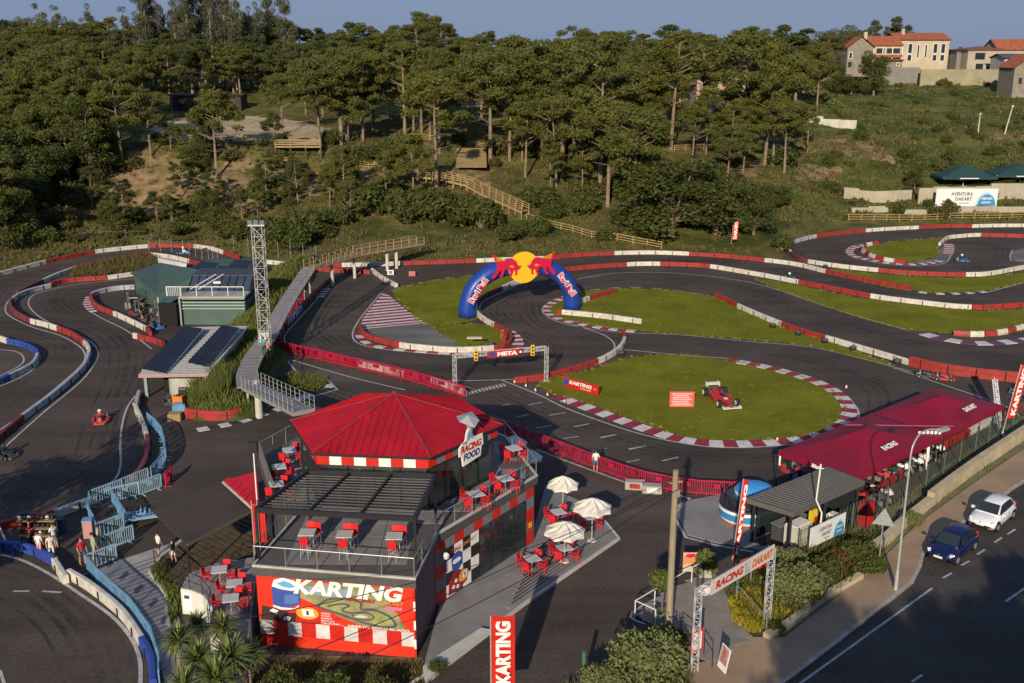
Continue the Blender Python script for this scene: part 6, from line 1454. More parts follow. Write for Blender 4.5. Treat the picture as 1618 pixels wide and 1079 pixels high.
bx = thing('shuttle_board', 'row of small white plates on a white post rising above the tents', 'sign', P(1462,742)); p = P(1464,742); obj('post', MB().beam(p, p+Vector((-.1,0,2.6)), .18, .12), WHITE, bx); f = Fr(p+Vector((-.9,0,2.55)), (1,.1,0), (0,0,1)); [shp(f, [(.3*i,.05*(i%2)),(.3*i+.2,.05*(i%2)),(.3*i+.24,.3),(.3*i+.03,.33)], .0, WHITE, bx, 'letter_plate') for i in range(6)]
# ================================================================ vehicles, karts, people
def loft(secs, closed=True):
    """secs: list of rings of equal length"""
    mb = MB(); k = len(secs[0])
    for s in secs: mb.v += [tuple(p) for p in s]
    mb.f = [(i*k+j, i*k+(j+1) % k, (i+1)*k+(j+1) % k, (i+1)*k+j) for i in range(len(secs)-1) for j in range(k)]
    mb.f += [tuple(range(k))[::-1], tuple(range((len(secs)-1)*k, len(secs)*k))]; mb.m = [0]*len(mb.f); return mb
def wheel(par, c, r, w_, ax='y', rimm=None, rimr=.62):
    c = Vector(c); d_ = Vector((0,w_/2,0))
    t = obj('wheel', MB().cyl(c-d_*.9, c+d_*.9, r, n=20).cyl(c-d_, c+d_, r*.9, n=20), RUB, par, world=False)
    q = obj('rim', MB().cyl(c-d_*1.06, c+d_*1.06, r*rimr, n=14), rimm or STEEL, t, world=False)
    return t
def make_car(name, label, paint, dark_roof=False):
    L, Wd = 4.05, 1.74; t = thing(name, label, 'car')
    pm = mat(name+'_paint', paint, .25, var=.03, coat=.35, spec=.4)
    # x forward; body shell
    st = [(-2.0,.55,.62,.50,.78),(-1.93,.40,.80,.62,.84),(-1.7,.25,.86,.80,.86),(-1.2,.22,.87,.90,.87),(-.4,.2,.87,.90,.87),(.4,.2,.87,.90,.87),(1.0,.2,.87,.88,.86),(1.5,.22,.85,.78,.80),(1.85,.28,.78,.66,.68),(2.0,.38,.62,.56,.5)]
    secs = []
    for x, zb_, w0_, zt_, w1_ in st:
        w0_, w1_ = w0_, min(w1_, w0_)
        secs.append([(x,-w0_*.9,zb_),(x,-w0_,zb_+.12),(x,-w0_,zt_-.18),(x,-w1_*.94,zt_-.04),(x,-w1_*.5,zt_+.03),(x,0,zt_+.05),(x,w1_*.5,zt_+.03),(x,w1_*.94,zt_-.04),(x,w0_,zt_-.18),(x,w0_,zb_+.12),(x,w0_*.9,zb_)])
    o = obj('body', loft(secs), pm, t, smooth=True, world=False)
    # cabin
    cs = [(-1.9,.86,.70),(-1.75,1.12,.64),(-1.35,1.42,.58),(-.6,1.49,.57),(.0,1.46,.57),(.3,1.36,.60),(1.05,.92,.72)]
    secs = [[(x,-.76,.82),(x,-w_*1.02,min(z,.95)),(x,-w_*.95,z-.06),(x,-w_*.6,z),(x,w_*.6,z),(x,w_*.95,z-.06),(x,w_*1.02,min(z,.95)),(x,.76,.82)] for x, z, w_ in cs]
    obj('cabin', loft(secs), pm, t, smooth=True, world=False)
    g_ = lambda nm, vs: obj(nm, MB().add(vs, [tuple(range(len(vs)))]), GLASS, t, world=False)
    g_('windscreen', [(1.0,-.66,.965),(1.0,.66,.965),(.33,.53,1.375),(.33,-.53,1.375)])
    g_('rear_window', [(-1.86,.6,.98),(-1.86,-.6,.98),(-1.42,-.5,1.40),(-1.42,.5,1.40)])
    for s in (-1, 1):
        for nm, xs_ in (('side_window', (.78,.30,-.38,-.38)), ('side_window', (-.46,-.46,-1.22,-1.5))):
            if xs_[0] > 0: vs = [(.82,s*.765,.93),(.30,s*.60,1.34),(-.38,s*.605,1.39),(-.38,s*.775,.93)]
            else: vs = [(-.46,s*.775,.93),(-.46,s*.605,1.39),(-1.2,s*.60,1.34),(-1.55,s*.73,.96)]
            if s > 0: vs = vs[::-1]
            g_(nm, vs)
        obj('mirror', MB().box((.72,s*.95,.98), (.16,.2,.13)), pm, t, world=False)
        obj('headlight', MB().add([(1.90,s*.46,.57),(1.95,s*.46,.62),(1.62,s*.78,.73),(1.66,s*.80,.64)][::s], [(0,1,2,3)]).box((1.76,s*.63,.66), (.24,.20,.07), rz=-s*.65, ry=.35), mat('headlight', (.75,.75,.72), .15, var=0, spec=.8), t, world=False)
        obj('tail_light', MB().box((-1.86,s*.66,.85), (.12,.2,.28)), RED, t, world=False)
        for x in (-1.28, 1.28): wheel(t, (x, s*.78, .31), .31, .2)
        obj('wheel_arch', MB().cyl((1.28,s*.80,.33), (1.28,s*.885,.33), .37, n=20).cyl((-1.28,s*.80,.33), (-1.28,s*.885,.33), .37, n=20), BLACK, t, world=False)
        for x in (-1.28, 1.28): obj('hub_cap', MB().cyl((x,s*.87,.31), (x,s*.905,.31), .19, n=12), STEEL, t, world=False)
        obj('door_line', MB().box((-.42,s*.872,.6), (.012,.012,.55)), BLACK, t, world=False); obj('door_handle', MB().box((-.2,s*.885,.78), (.16,.03,.03)), pm, t, world=False)
    obj('grille', MB().box((1.975,0,.42), (.06,1.0,.14)), BLACK, t, world=False); obj('number_plate', MB().box((2.02,0,.50), (.03,.5,.11)), WHITE, t, world=False)
    obj('bumper', MB().box((1.9,0,.25), (.22,1.3,.12)), BLACK, t, world=False); obj('badge', MB().cyl((1.97,0,.62),(2.0,0,.62), .05, n=10), STEEL, t, world=False)
    return t
cw1, cw2 = P(1539,836), P(1584,808)
hd = (P(1478,889)-P(1530,846)); an_ = math.atan2(hd.y, hd.x)
wc = make_car('white_car', 'white hatchback parked at the kerb behind the blue car', (.70,.70,.70)); wc.location = P(1566,824); wc.rotation_euler = (0,0,math.atan2((P(1545,840)-P(1584,808)).y, (P(1545,840)-P(1584,808)).x))
bc_ = make_car('blue_car', 'dark blue hatchback parked nearest the street lamp', (.003,.008,.055)); bc_.location = P(1503,874); bc_.rotation_euler = (0,0,wc.rotation_euler[2])

def skin_mesh(J, E, R, sub=1):
    me = bpy.data.meshes.new('sk'); me.from_pydata(J, E, []); o = bpy.data.objects.new('sk', me); C.objects.link(o)
    m = o.modifiers.new('s', 'SKIN'); m.use_smooth_shade = True; me.skin_vertices if me.skin_vertices else None
    if not me.skin_vertices:
        pass
    lay = me.skin_vertices[0].data
    for i, r in enumerate(R): lay[i].radius = (r, r) if not isinstance(r, tuple) else r; lay[i].use_root = (i == 0)
    s = o.modifiers.new('u', 'SUBSURF'); s.levels = sub; s.render_levels = sub
    dg = bpy.context.evaluated_depsgraph_get(); dg.update(); r = bpy.data.meshes.new_from_object(o.evaluated_get(dg)); bpy.data.objects.remove(o); return r
def person(loc, rz, label, shirt, legs, h=1.7, pose='stand', seed=0, hair=HAIR, long_legs=False, group=None, helmet=None):
    k = h/1.7; rd = random.Random(seed); a = rd.uniform(-.1,.1)
    if pose == 'stand':
        st = .16+.05*rd.random()
        J = [(0,0,.93),(0,.0,1.12),(0,.01,1.34),(0,0,1.46),(0,.01,1.55),(0,.02,1.64),
             (.18,0,1.38),(.24,.02,1.12),(.25,-.06,.90),(.25,-.08,.80), (-.18,0,1.38),(-.25,.0,1.12),(-.24,-.10,.92),(-.23,-.13,.83),
             (.10,0,.86),(.11,-.03,.48),(.12,.02,.09),(.12,-.13,.035), (-.10,0,.86),(-.11,.03+st*.3,.48),(-.12,.05+st*.4,.09),(-.12,-.09+st*.4,.035)]
        if rd.random() < .35: J[12] = (-.12,-.24,1.15); J[13] = (-.03,-.3,1.22)
        E = [(0,1),(1,2),(2,3),(3,4),(4,5),(2,6),(6,7),(7,8),(8,9),(2,10),(10,11),(11,12),(12,13),(0,14),(14,15),(15,16),(16,17),(0,18),(18,19),(19,20),(20,21)]
        R = [.135,.125,.15,.06,.085,.09,.065,.045,.035,.04,.065,.045,.035,.04,.09,.062,.04,.04,.09,.062,.04,.04]
        hz = 1.6
    else:   # seated in a kart
        J = [(0,0,.22),(0,.02,.42),(0,.03,.62),(0,.02,.72),(0,0,.80),(0,0,.88),
             (.19,0,.64),(.27,-.12,.46),(.16,-.36,.48),(.12,-.42,.5), (-.19,0,.64),(-.27,-.12,.46),(-.16,-.36,.48),(-.12,-.42,.5),
             (.12,-.05,.2),(.20,-.42,.36),(.17,-.78,.16),(.17,-.86,.2), (-.12,-.05,.2),(-.20,-.42,.36),(-.17,-.78,.16),(-.17,-.86,.2)]
        E = [(0,1),(1,2),(2,3),(3,4),(4,5),(2,6),(6,7),(7,8),(8,9),(2,10),(10,11),(11,12),(12,13),(0,14),(14,15),(15,16),(16,17),(0,18),(18,19),(19,20),(20,21)]
        R = [.15,.14,.16,.07,.09,.09,.075,.055,.045,.05,.075,.055,.045,.05,.1,.075,.05,.05,.1,.075,.05,.05]
        hz = .85
    me = skin_mesh([(x*k, y*k, z*k) for x, y, z in J], E, [r*k for r in R])
    o = bpy.data.objects.new('person', me); C.objects.link(o); tag(o, label, 'person', group)
    for m_ in (SKIN, shirt, legs, RUB): me.materials.append(m_)
    for p in me.polygons:
        x, y, z = p.center/k
        if pose == 'stand':
            arm = abs(x) > .19
            if z < .07: mi = 3
            elif z < .95 and not (abs(x) > .2 and z > .75): mi = 2 if (long_legs or z > .52) else 0
            elif z < 1.45: mi = 1 if (not arm or z > 1.15) else 0
            else: mi = 0
        else: mi = 1 if z < .74 else 0
        p.material_index = mi
    o.location = loc; o.rotation_euler = (0,0,rz)
    if helmet: 
        q = obj('helmet', MB().sph((0,0,hz*k+.02), .155, (1,1.1,1.05), 12, 8), helmet, o, world=False, smooth=True); obj('visor', MB().sph((0,-.05,hz*k+.02), .135, (1,1,.45), 12, 6), BLACK, q, world=False)
    else:
        obj('hair', MB().sph((0,.03*k,(hz+.05)*k), .112*k, (.95,1.05,.95), 10, 7, zmin=-.45), hair, o, world=False, smooth=True)
        obj('eye', MB().sph((.035*k,-.085*k,hz*k+.01), .012*k, n=6, k=4), BLACK, o, world=False); obj('eye', MB().sph((-.035*k,-.085*k,hz*k+.01), .012*k, n=6, k=4), BLACK, o, world=False)
        obj('nose', MB().cyl((0,-.085*k,hz*k), (0,-.115*k,hz*k-.02), .014*k, .008*k, 6), SKIN, o, world=False)
        for s in (1, -1):   # fingers and thumb
            hp = Vector(J[9 if s > 0 else 13])*k
            for q in range(4): obj('finger', MB().cyl(hp+Vector((0,(-.025+.018*q)*k,-.02*k)), hp+Vector((s*.005,(-.03+.018*q)*k,-(.085+.01*(q in (1,2)))*k)), .009*k, .007*k, 5), SKIN, o, world=False)
            obj('thumb', MB().cyl(hp+Vector((0,-.03*k,0)), hp+Vector((0,-.07*k,-.045*k)), .011*k, .008*k, 5), SKIN, o, world=False)
    return o
cred, cwht, cblk, cnavy, cgrn, cpink, cden = pmat('cloth_red',(.45,.02,.03)), pmat('cloth_white',(.62,.62,.58)), pmat('cloth_black',(.02,.02,.02)), pmat('cloth_navy',(.03,.05,.14)), pmat('cloth_sage',(.32,.36,.24)), pmat('cloth_pink',(.6,.3,.28)), pmat('cloth_denim',(.08,.14,.26))
PEOPLE = [((132,893),'person in a red top and blue shorts standing beside the queue fences', cred, cden, 1.75, False), ((150,885),'person in pale sage clothes with raised arm beside the red shirted one', cgrn, cgrn, 1.72, True),
 ((158,872),'person in beige behind the pale sage one at the queue', pmat('cloth_beige',(.42,.36,.28)), cgrn, 1.7, True), ((252,878),'person in a white top and dark shorts walking near the dark canopy', cwht, cblk, 1.5, False),
 ((275,894),'person in black top and pale shorts standing on the timber deck', cblk, cwht, 1.5, False), ((64,880),'person in white at the blue barrier, left of two in white', cwht, cpink, 1.6, False),
 ((83,884),'person in cream dress leaning at the blue barrier', pmat('cloth_cream',(.58,.50,.42)), cwht, 1.65, True), ((87,868),'person in a white shirt behind the one in the cream dress', cwht, cden, 1.7, False),
 ((50,862),'person in red in front of the helmet rack', cred, cblk, 1.7, True), ((941,746),'person in white shirt and blue shorts at the magenta fence by the grid', cwht, cden, 1.65, False),
 ((795,545),'marshal in red standing inside the dark red barrier bend', cred, cred, 1.7, True), ((1395,760),'person in dark clothes under the maroon tents near the bikes', cblk, cden, 1.7, True), ((937,737),'child peering over the fence beside the person in white', cpink, cden, 1.1, False)]
for i, (p, lb, a, b, h, lg) in enumerate(PEOPLE): person(P(*p)+Vector((0,0,.14 if p==(275,894) else 0)), random.uniform(-2,2)+2.5, lb, a, b, h, seed=i, long_legs=lg)
for i, (x, y, z, lb) in enumerate([(497,420,3.05,'person in dark clothes standing on the far footbridge'),(424,566,2.2,'person in orange and teal at the foot of the lattice mast'),(418,562,2.2,'person in blue beside the one in orange by the lattice mast')]):
    person(P(x,y,z), 1.0+i, lb, [cblk, pmat('cloth_orange',(.6,.16,.06)), pmat('cloth_teal',(.03,.25,.35))][i], cblk, 1.7, seed=20+i, long_legs=True)

def make_kart(col, col2):
    t = thing('racing_kart', '', 'kart'); m = pmat('kart_'+col2, col)
    obj('floor_pan', MB().box((0,-.1,.09), (.62,1.25,.03)), BLACK, t, world=False)
    fr = MB()
    for s in (-1, 1): fr.tube([Vector((s*.3,.75,.12)), Vector((s*.32,-.2,.1)), Vector((s*.25,-.85,.12))], .025)
    fr.tube([Vector((-.55,.55,.14)), Vector((.55,.55,.14))], .03); fr.tube([Vector((-.5,-.65,.14)), Vector((.5,-.65,.14))], .03); obj('frame', fr, STEEL, t, world=False)
    for s in (-1, 1):
        obj('side_pod', loft([[(s*.42,-.42,.06),(s*.66,-.42,.06),(s*.66,-.42,.22),(s*.42,-.42,.26)][::s], [(s*.42,.3,.06),(s*.7,.3,.06),(s*.7,.3,.26),(s*.42,.3,.3)][::s]]), m, t, world=False)
        wheel(t, (0,0,0), .001, .001) if False else None
    for s in (-1, 1):
        for y, r, w_ in ((.55,.14,.2),(-.65,.13,.13)):
            c = Vector((s*(.6 if y > 0 else .55), y, r)); q = obj('wheel', MB().cyl(c-Vector((w_/2,0,0)), c+Vector((w_/2,0,0)), r, n=14), RUB, t, world=False); obj('rim', MB().cyl(c-Vector((w_/2+.01,0,0)), c+Vector((w_/2+.01,0,0)), r*.5, n=10), STEEL, q, world=False)
    obj('nose_cone', loft([[(-.5,-.8,.05),(.5,-.8,.05),(.45,-.8,.2),(-.45,-.8,.2)], [(-.42,-1.02,.05),(.42,-1.02,.05),(.36,-1.0,.14),(-.36,-1.0,.14)]]), m, t, world=False)
    obj('front_panel', MB().box((0,-.62,.35), (.26,.08,.3), rx=-.4), m, t, world=False); obj('rear_bumper', MB().box((0,.8,.18), (1.25,.1,.16)), m, t, world=False)
    obj('seat', MB().box((0,.05,.16), (.38,.4,.06)).box((0,.26,.38), (.38,.06,.46), rx=-.25), BLACK, t, world=False)
    obj('engine', MB().box((.42,.38,.28), (.26,.28,.3)).cyl((.42,.38,.43), (.42,.38,.52), .07), GREY, t, world=False)
    obj('steering_wheel', MB().cyl((0,-.42,.5), (0,-.445,.52), .14, n=14), BLACK, t, world=False); obj('steering_column', MB().cyl((0,-.44,.5), (0,-.66,.15), .015), STEEL, t, world=False)
    return t
kred, kblue, kblk = Spawner(make_kart((.42,.03,.03),'red')), Spawner(make_kart((.05,.15,.42),'blue')), Spawner(make_kart((.05,.05,.05),'black'))
def driven(sp, p, rz, lab, shirt, hel):
    sp(p, rz, lab, None); person(p+Vector((0,0,.0)), rz, 'driver in '+hel[0]+' helmet in the '+' '.join(lab.split()[:8]), shirt, cblk, 1.7, 'sit', helmet=hel[1], seed=3)
HW, HB, HY, HR = pmat('helmet_white',(.68,.68,.66)), pmat('helmet_black',(.03,.03,.03)), pmat('helmet_yellow',(.6,.55,.1)), pmat('helmet_red',(.5,.03,.03))
driven(kred, P(159,666), math.radians(15), 'red kart driving toward the camera on the left track', DRED, ('a white',HW))
driven(kblk, P(8,722), math.radians(70), 'black kart at the left edge of the picture', cblk, ('a black',HB))
driven(kblue, P(1247,443), math.radians(95), 'blue kart on the back straight beside the white barrier', cnavy, ('a white',HW))
driven(kblue, P(1519,413), math.radians(80), 'blue kart inside the upper right loop', cnavy, ('a white',HW))
driven(kblue, P(290,401), math.radians(80), 'blue kart on the far top left straight behind the fence', cwht, ('a white',HW))
driven(kblue, P(1612,622), math.radians(60), 'blue kart at the right edge under the tall red barrier', cnavy, ('a blue',pmat('helmet_blue',(.05,.1,.4))))
for i, (x, y, s, lb) in enumerate([(1462,592,0,'dark kart parked by the tall red barrier, left of two'),(1490,596,1,'red kart parked by the tall red barrier, right of two')]): (kblk, kred)[s](P(x,y+3), 1.2, lb)
kred(P(1250,745), .4, 'red kart parked under the end of the BOXES tent'); kblue(P(1268,758), .5, 'blue kart parked in shade beside the white beam')
kblue(P(247,518), .8, 'blue kart in front of the green workshop scrap pile'); kred(P(238,508), 1.1, 'red kart among the scrap beside the hairpin')
kblk(P(268,636), .3, 'black kart outside the garage door')
for i, (x, y, s) in enumerate([(1325,735,0),(1345,730,1),(1375,715,0),(1405,702,2),(1435,690,1),(1465,678,0),(1495,665,2)]): (kred, kblue, kblk)[s](P(x,y+12), .9, ['red','blue','black'][s]+' kart in the row parked beneath the maroon tents', ['red','blue','black'][s]+' karts parked under the tents')
# vintage racing car on the lawn
F1p = P(1140,634); fd = P(1160,650)-P(1122,618); ra = math.atan2(fd.y, fd.x)
t = thing('racing_car', 'red single seater racing car with white wings standing on the infield lawn', 'racing car', F1p, ra); FR_ = mat('racer_red', (.36,.012,.012), .3, coat=.6, var=.08)
secs = []
for x, w_, z0, z1 in [(-2.0,.25,.25,.5),(-1.4,.42,.14,.75),(-.7,.48,.12,.95),(-.3,.46,.12,.62),(.3,.42,.12,.58),(.9,.3,.14,.5),(1.6,.2,.18,.42),(2.3,.1,.2,.3)]:
    secs.append([(x,-w_,z0),(x,w_,z0),(x,w_,z0+(z1-z0)*.6),(x,w_*.45,z1),(x,-w_*.45,z1),(x,-w_,z0+(z1-z0)*.6)])
obj('body', loft(secs), FR_, t, world=False, smooth=True)
for s in (-1, 1):
    obj('side_pod', loft([[(-1.3,s*.4,.12),(-1.3,s*.72,.12),(-1.3,s*.7,.48),(-1.3,s*.4,.55)][::s], [(.3,s*.4,.12),(.3,s*.8,.12),(.3,s*.78,.42),(.3,s*.4,.5)][::s]]), FR_, t, world=False)
    wheel(t, (-1.55,s*.85,.36), .36, .42, rimm=WHITE); wheel(t, (1.45,s*.8,.32), .32, .32, rimm=WHITE)
    for x in (-1.55, 1.45): obj('suspension_arm', MB().beam((x,s*.2,.3), (x,s*.7,.33), .04, .03), BLACK, t, world=False)
    obj('wing_endplate', MB().box((-2.1,s*.55,.85), (.5,.03,.4)), WHITE, t, world=False); obj('wing_endplate', MB().box((2.2,s*.75,.2), (.45,.03,.22)), WHITE, t, world=False)
obj('rear_wing', MB().box((-2.1,0,.95), (.42,1.1,.05)).box((-2.15,0,.8), (.3,1.1,.04)), WHITE, t, world=False); obj('front_wing', MB().box((2.2,0,.15), (.42,1.5,.05)), WHITE, t, world=False)
obj('cockpit', MB().box((.05,0,.6), (.7,.36,.06)), BLACK, t, world=False); obj('number_patch', MB().box((.85,0,.53), (.35,.3,.03)), WHITE, t, world=False)
obj('air_box', MB().cyl((-.75,0,.9), (-.45,0,1.0), .12, .16, 10), BLACK, t, world=False)
# motorbikes and quads by the roadside fence
def make_bike(c):
    t = thing('motorbike', '', 'motorbike'); m = pmat('bike_'+c[0], c[1])
    for y, r in ((-.68,.32),(.62,.31)):
        q = obj('wheel', MB().cyl((-.05,y,r),(.05,y,r), r, n=16), RUB, t, world=False); obj('rim', MB().cyl((-.055,y,r),(.055,y,r), r*.6, n=12), STEEL, q, world=False)
    obj('frame', MB().tube([Vector((0,-.45,.85)), Vector((0,-.1,.6)), Vector((0,.62,.31))], .04).tube([Vector((0,-.45,.85)), Vector((0,-.2,.35)), Vector((0,.2,.35))], .04), BLACK, t, world=False)
    obj('engine', MB().box((0,-.05,.42), (.3,.4,.3)), GREY, t, world=False); obj('fuel_tank', MB().sph((0,-.15,.82), .2, (.8,1.5,.7), 12, 8), m, t, world=False, smooth=True)
    obj('seat', MB().box((0,.35,.8), (.24,.65,.08), rx=.08), BLACK, t, world=False); obj('tail', MB().box((0,.75,.85), (.2,.25,.12)), m, t, world=False)
    obj('fairing', loft([[(-.18,-.55,.7),(.18,-.55,.7),(.16,-.5,1.1),(-.16,-.5,1.1)], [(-.08,-.85,.8),(.08,-.85,.8),(.06,-.78,1.0),(-.06,-.78,1.0)]]), m, t, world=False)
    obj('handlebar', MB().tube([Vector((-.35,-.38,1.02)), Vector((0,-.5,1.0)), Vector((.35,-.38,1.02))], .02), BLACK, t, world=False); obj('front_fork', MB().tube([Vector((-.08,-.5,.95)), Vector((-.08,-.68,.32))], .025).tube([Vector((.08,-.5,.95)), Vector((.08,-.68,.32))], .025), STEEL, t, world=False)
    obj('exhaust', MB().cyl((.16,.2,.35), (.18,.75,.5), .05, n=8), STEEL, t, world=False); return t
bw, bk, br = Spawner(make_bike(('white',(.66,.66,.64)))), Spawner(make_bike(('black',(.04,.04,.04)))), Spawner(make_bike(('red',(.45,.03,.03))))
for i, (x, y, s, z) in enumerate([(1386,757,2,0),(1402,748,1,0),(1418,744,0,0),(1428,738,1,0),(1440,735,0,0),(1452,728,0,0),(1466,722,1,0),(1474,714,0,0),(1392,785,0,0),(1376,790,1,0),(1355,790,2,0)]):
    (bw, bk, br)[s](P(x,y+8), .6+random.uniform(-.25,.25), ['white','black','red'][s]+' motorbike in the row between the tents and the roadside fence', ['white','black','red'][s]+' motorbikes along the roadside fence')
# helmet rack
hp = P(62,858); t = thing('helmet_rack', 'dark rack of rental helmets behind the people at the lower left', 'rack', hp)
for z in (.5, 1.0, 1.5): obj('shelf', MB().box(hp+Vector((0,0,z)), (2.3,.45,.05)), WOODL, t)
for x in (-1.12, 0, 1.12): obj('upright', MB().box(hp+Vector((x,.2,.85)), (.07,.07,1.7)), BLACK, t)
obj('back_panel', MB().box(hp+Vector((0,.25,1.0)), (2.3,.03,1.6)), BLACK, t)
for z in (.55, 1.05, 1.55):
    for k in range(8):
        c = hp+Vector((-1.0+.28*k+random.uniform(-.03,.03),0,z+.12)); m = random.choice([HW,HB,HB,HY,HR,HW]); nm = {HW:'white',HB:'black',HY:'yellow',HR:'red'}[m]
        h_ = thing('rental_helmet', nm+' helmet on the '+{.55:'bottom',1.05:'middle',1.55:'top'}[z]+' shelf of the dark rack', 'helmet', c, group='helmets on the rack'); obj('shell', MB().sph(c, .125, (1,1.1,1), 10, 7), m, h_, smooth=True); obj('visor', MB().box(c+Vector((0,-.12,.01)), (.17,.05,.07)), BLACK, h_)
boxthing('blue_bin', 'dark blue bin right of the helmet rack', 'bin', P(97,842), (.5,.5,.9), cnavy, 0, [('lid',(0,0,.92),(.54,.54,.06),BLACK)])
tt = boxthing('pink_drum', 'faded pink litter bin at the queue corner', 'bin', P(141,848), (.55,.55,1.1), pmat('faded_pink',(.42,.22,.2)), .2, [('lid',(0,0,1.13),(.6,.6,.08),LBLUE)])
wp_ = P(14,866); t = thing('white_post', 'white slanting post at the left edge near the blue barrier', 'post', wp_); obj('shaft', MB().cyl(wp_, wp_+Vector((-.7,0,2.4)), .07), WHITE, t); obj('foot', MB().cyl(wp_, wp_+Vector((0,0,.06)), .2), STEEL, t)
# stuff outside the garage
boxthing('wooden_crate', 'open wooden crate at the foot of the grassy mound', 'crate', P(277,664), (1.0,.8,.6), WOODL, .1, [('slat',(0,-.42,.15),(1.0,.03,.12),WOOD),('slat',(0,-.42,.42),(1.0,.03,.12),WOOD)])
boxthing('blue_tarp_bundle', 'bright blue tarpaulin bundle behind the wooden crate', 'bundle', P(283,652), (1.0,.7,.7), LBLUE, .3, [('fold',(0,0,.75),(.7,.5,.12),LBLUE)])
boxthing('orange_bag', 'orange sack on the dark pile outside the garage', 'sack', P(283,640), (.9,.5,.8), pmat('orange_cloth',(.6,.18,.02)), -.2, [('tie',(0,0,.85),(.3,.2,.12),BLACK)])
boxthing('black_bin', 'black wheeled bin beside the garage door post', 'bin', P(290,634), (.6,.6,1.1), BLACK, .1, [('lid',(0,0,1.13),(.64,.64,.06),GREY)])
# scrap yard
rd = random.Random(5)
yard = [(178,478),(210,470),(240,482),(262,505),(252,528),(222,508),(190,488)]
for k in range(44):
    while True:
        x, y = rd.uniform(172,264), rd.uniform(470,528)
        if inpoly(x, y, yard): break
    p = P(x, y); kind = rd.choice(['pallet','board','tyre','tyre','box','tube'])
    if kind == 'pallet':
        t = thing('pallet', 'worn wooden pallet leaning in the scrap yard', 'pallet', p, rd.uniform(0,3), group='pallets in the scrap yard'); t.rotation_euler = (rd.uniform(.2,1.2),0,rd.uniform(0,3))
        for j in range(5): obj('slat', MB().box((0,-.45+.22*j,.1), (1.1,.12,.03)), WOOD, t, world=False)
        for j in (-.45,0,.45): obj('bearer', MB().box((j,0,.04), (.08,1.0,.08)), WOOD, t, world=False)
    elif kind == 'tyre': tyre_pair(p, 0, 'two worn tyres stacked in the scrap yard beside the green workshop')
    elif kind == 'board':
        t = thing('scrap_board', 'loose pale board propped in the scrap yard', 'board', p, group='boards in the scrap yard'); obj('board', MB().beam(p+Vector((0,0,.1)), p+Vector((rd.uniform(-1,1),rd.uniform(0,1),rd.uniform(.3,1.4))), .2, .04), rd.choice([WOODL, WHITE, WOOD]), t)
    elif kind == 'tube':
        t = thing('kart_frame', 'stripped steel kart frame standing on end in the scrap yard', 'frame', p, group='kart frames in the scrap yard'); a = rd.uniform(0,3); v_ = Vector((math.cos(a), math.sin(a), 0)); mb = MB()
        mb.tube([p+v_*-.3, p+v_*-.25+Vector((0,.1,1.5)), p+v_*.25+Vector((0,.1,1.5)), p+v_*.3], .03); mb.tube([p+v_*-.3+Vector((0,0,.7)), p+v_*.3+Vector((0,0,.7))], .03); obj('tube_frame', mb, rd.choice([STEEL, BLACK]), t); obj('axle', MB().cyl(p-v_*.5+Vector((0,0,.15)), p+v_*.5+Vector((0,0,.15)), .03), STEEL, t)
    else: boxthing('scrap_box', rd.choice(['dark box dumped in the scrap yard','grey box dumped in the scrap yard']), 'box', p, (rd.uniform(.4,.9),rd.uniform(.3,.7),rd.uniform(.3,.8)), rd.choice([BLACK, GREY, cnavy, DRED]), rd.uniform(0,3), [('lid',(0,0,.82),(.3,.3,.04),GREY)] if False else [('strap',(0,0,.3),(.08,.95,.05),WOODL)], g='boxes in the scrap yard')
for x, y, lb in [(617,432,'small white board on the back straight, left of two'),(651,434,'small pinkish board on the back straight, right of two'),]:
    post_sign(P(x,y+3), x-5, y-5, x+5, y+3, lb, lambda f,w_,h_,b: shp(f, [(w_*.2,h_*.2),(w_*.8,h_*.2),(w_*.8,h_*.8),(w_*.2,h_*.8)], .055, GREY, b), WHITE if x < 630 else PINK)
bt_ = P(750,549); t = thing('advert_table', 'low pale board on legs on the small lawn below the arch', 'sign', bt_); z_ = Zat(bt_, 534); obj('board', MB().box(bt_+Vector((0,0,z_)), (1.5,.5,.12)), pmat('pale_board',(.55,.42,.33)), t)
for x in (-.6, .6): obj('leg', MB().beam(bt_+Vector((x,0,0)), bt_+Vector((x,0,z_)), .05, .05, up=(0,1,0)), BLACK, t)
q = P(404,803,0); spk = P(406,790,TZ); t = thing('loudspeaker_mast', 'black loudspeaker on a thin mast at the left terrace corner', 'loudspeaker', spk); z_ = Zat(spk, 712)
obj('mast', MB().cyl(spk, (spk.x,spk.y,z_), .04), WHITE, t); obj('speaker_box', MB().box((spk.x,spk.y,z_+.2), (.5,.4,.6)), BLACK, t)
for k, (x, y, zz) in enumerate([(404,842,3.6),(413,842,3.6)]):
    p = P(x, y+50, 0); t = thing('flag_banner', ['narrow red banner left of the pergola post','second narrow red banner beside the pergola post'][k], 'flag', p); obj('pole', MB().cyl(p, p+Vector((0,0,4.0)), .03), ALU, t); obj('cloth', MB().box(p+Vector((.22,0,2.6)), (.4,.03,2.4)), RED, t)

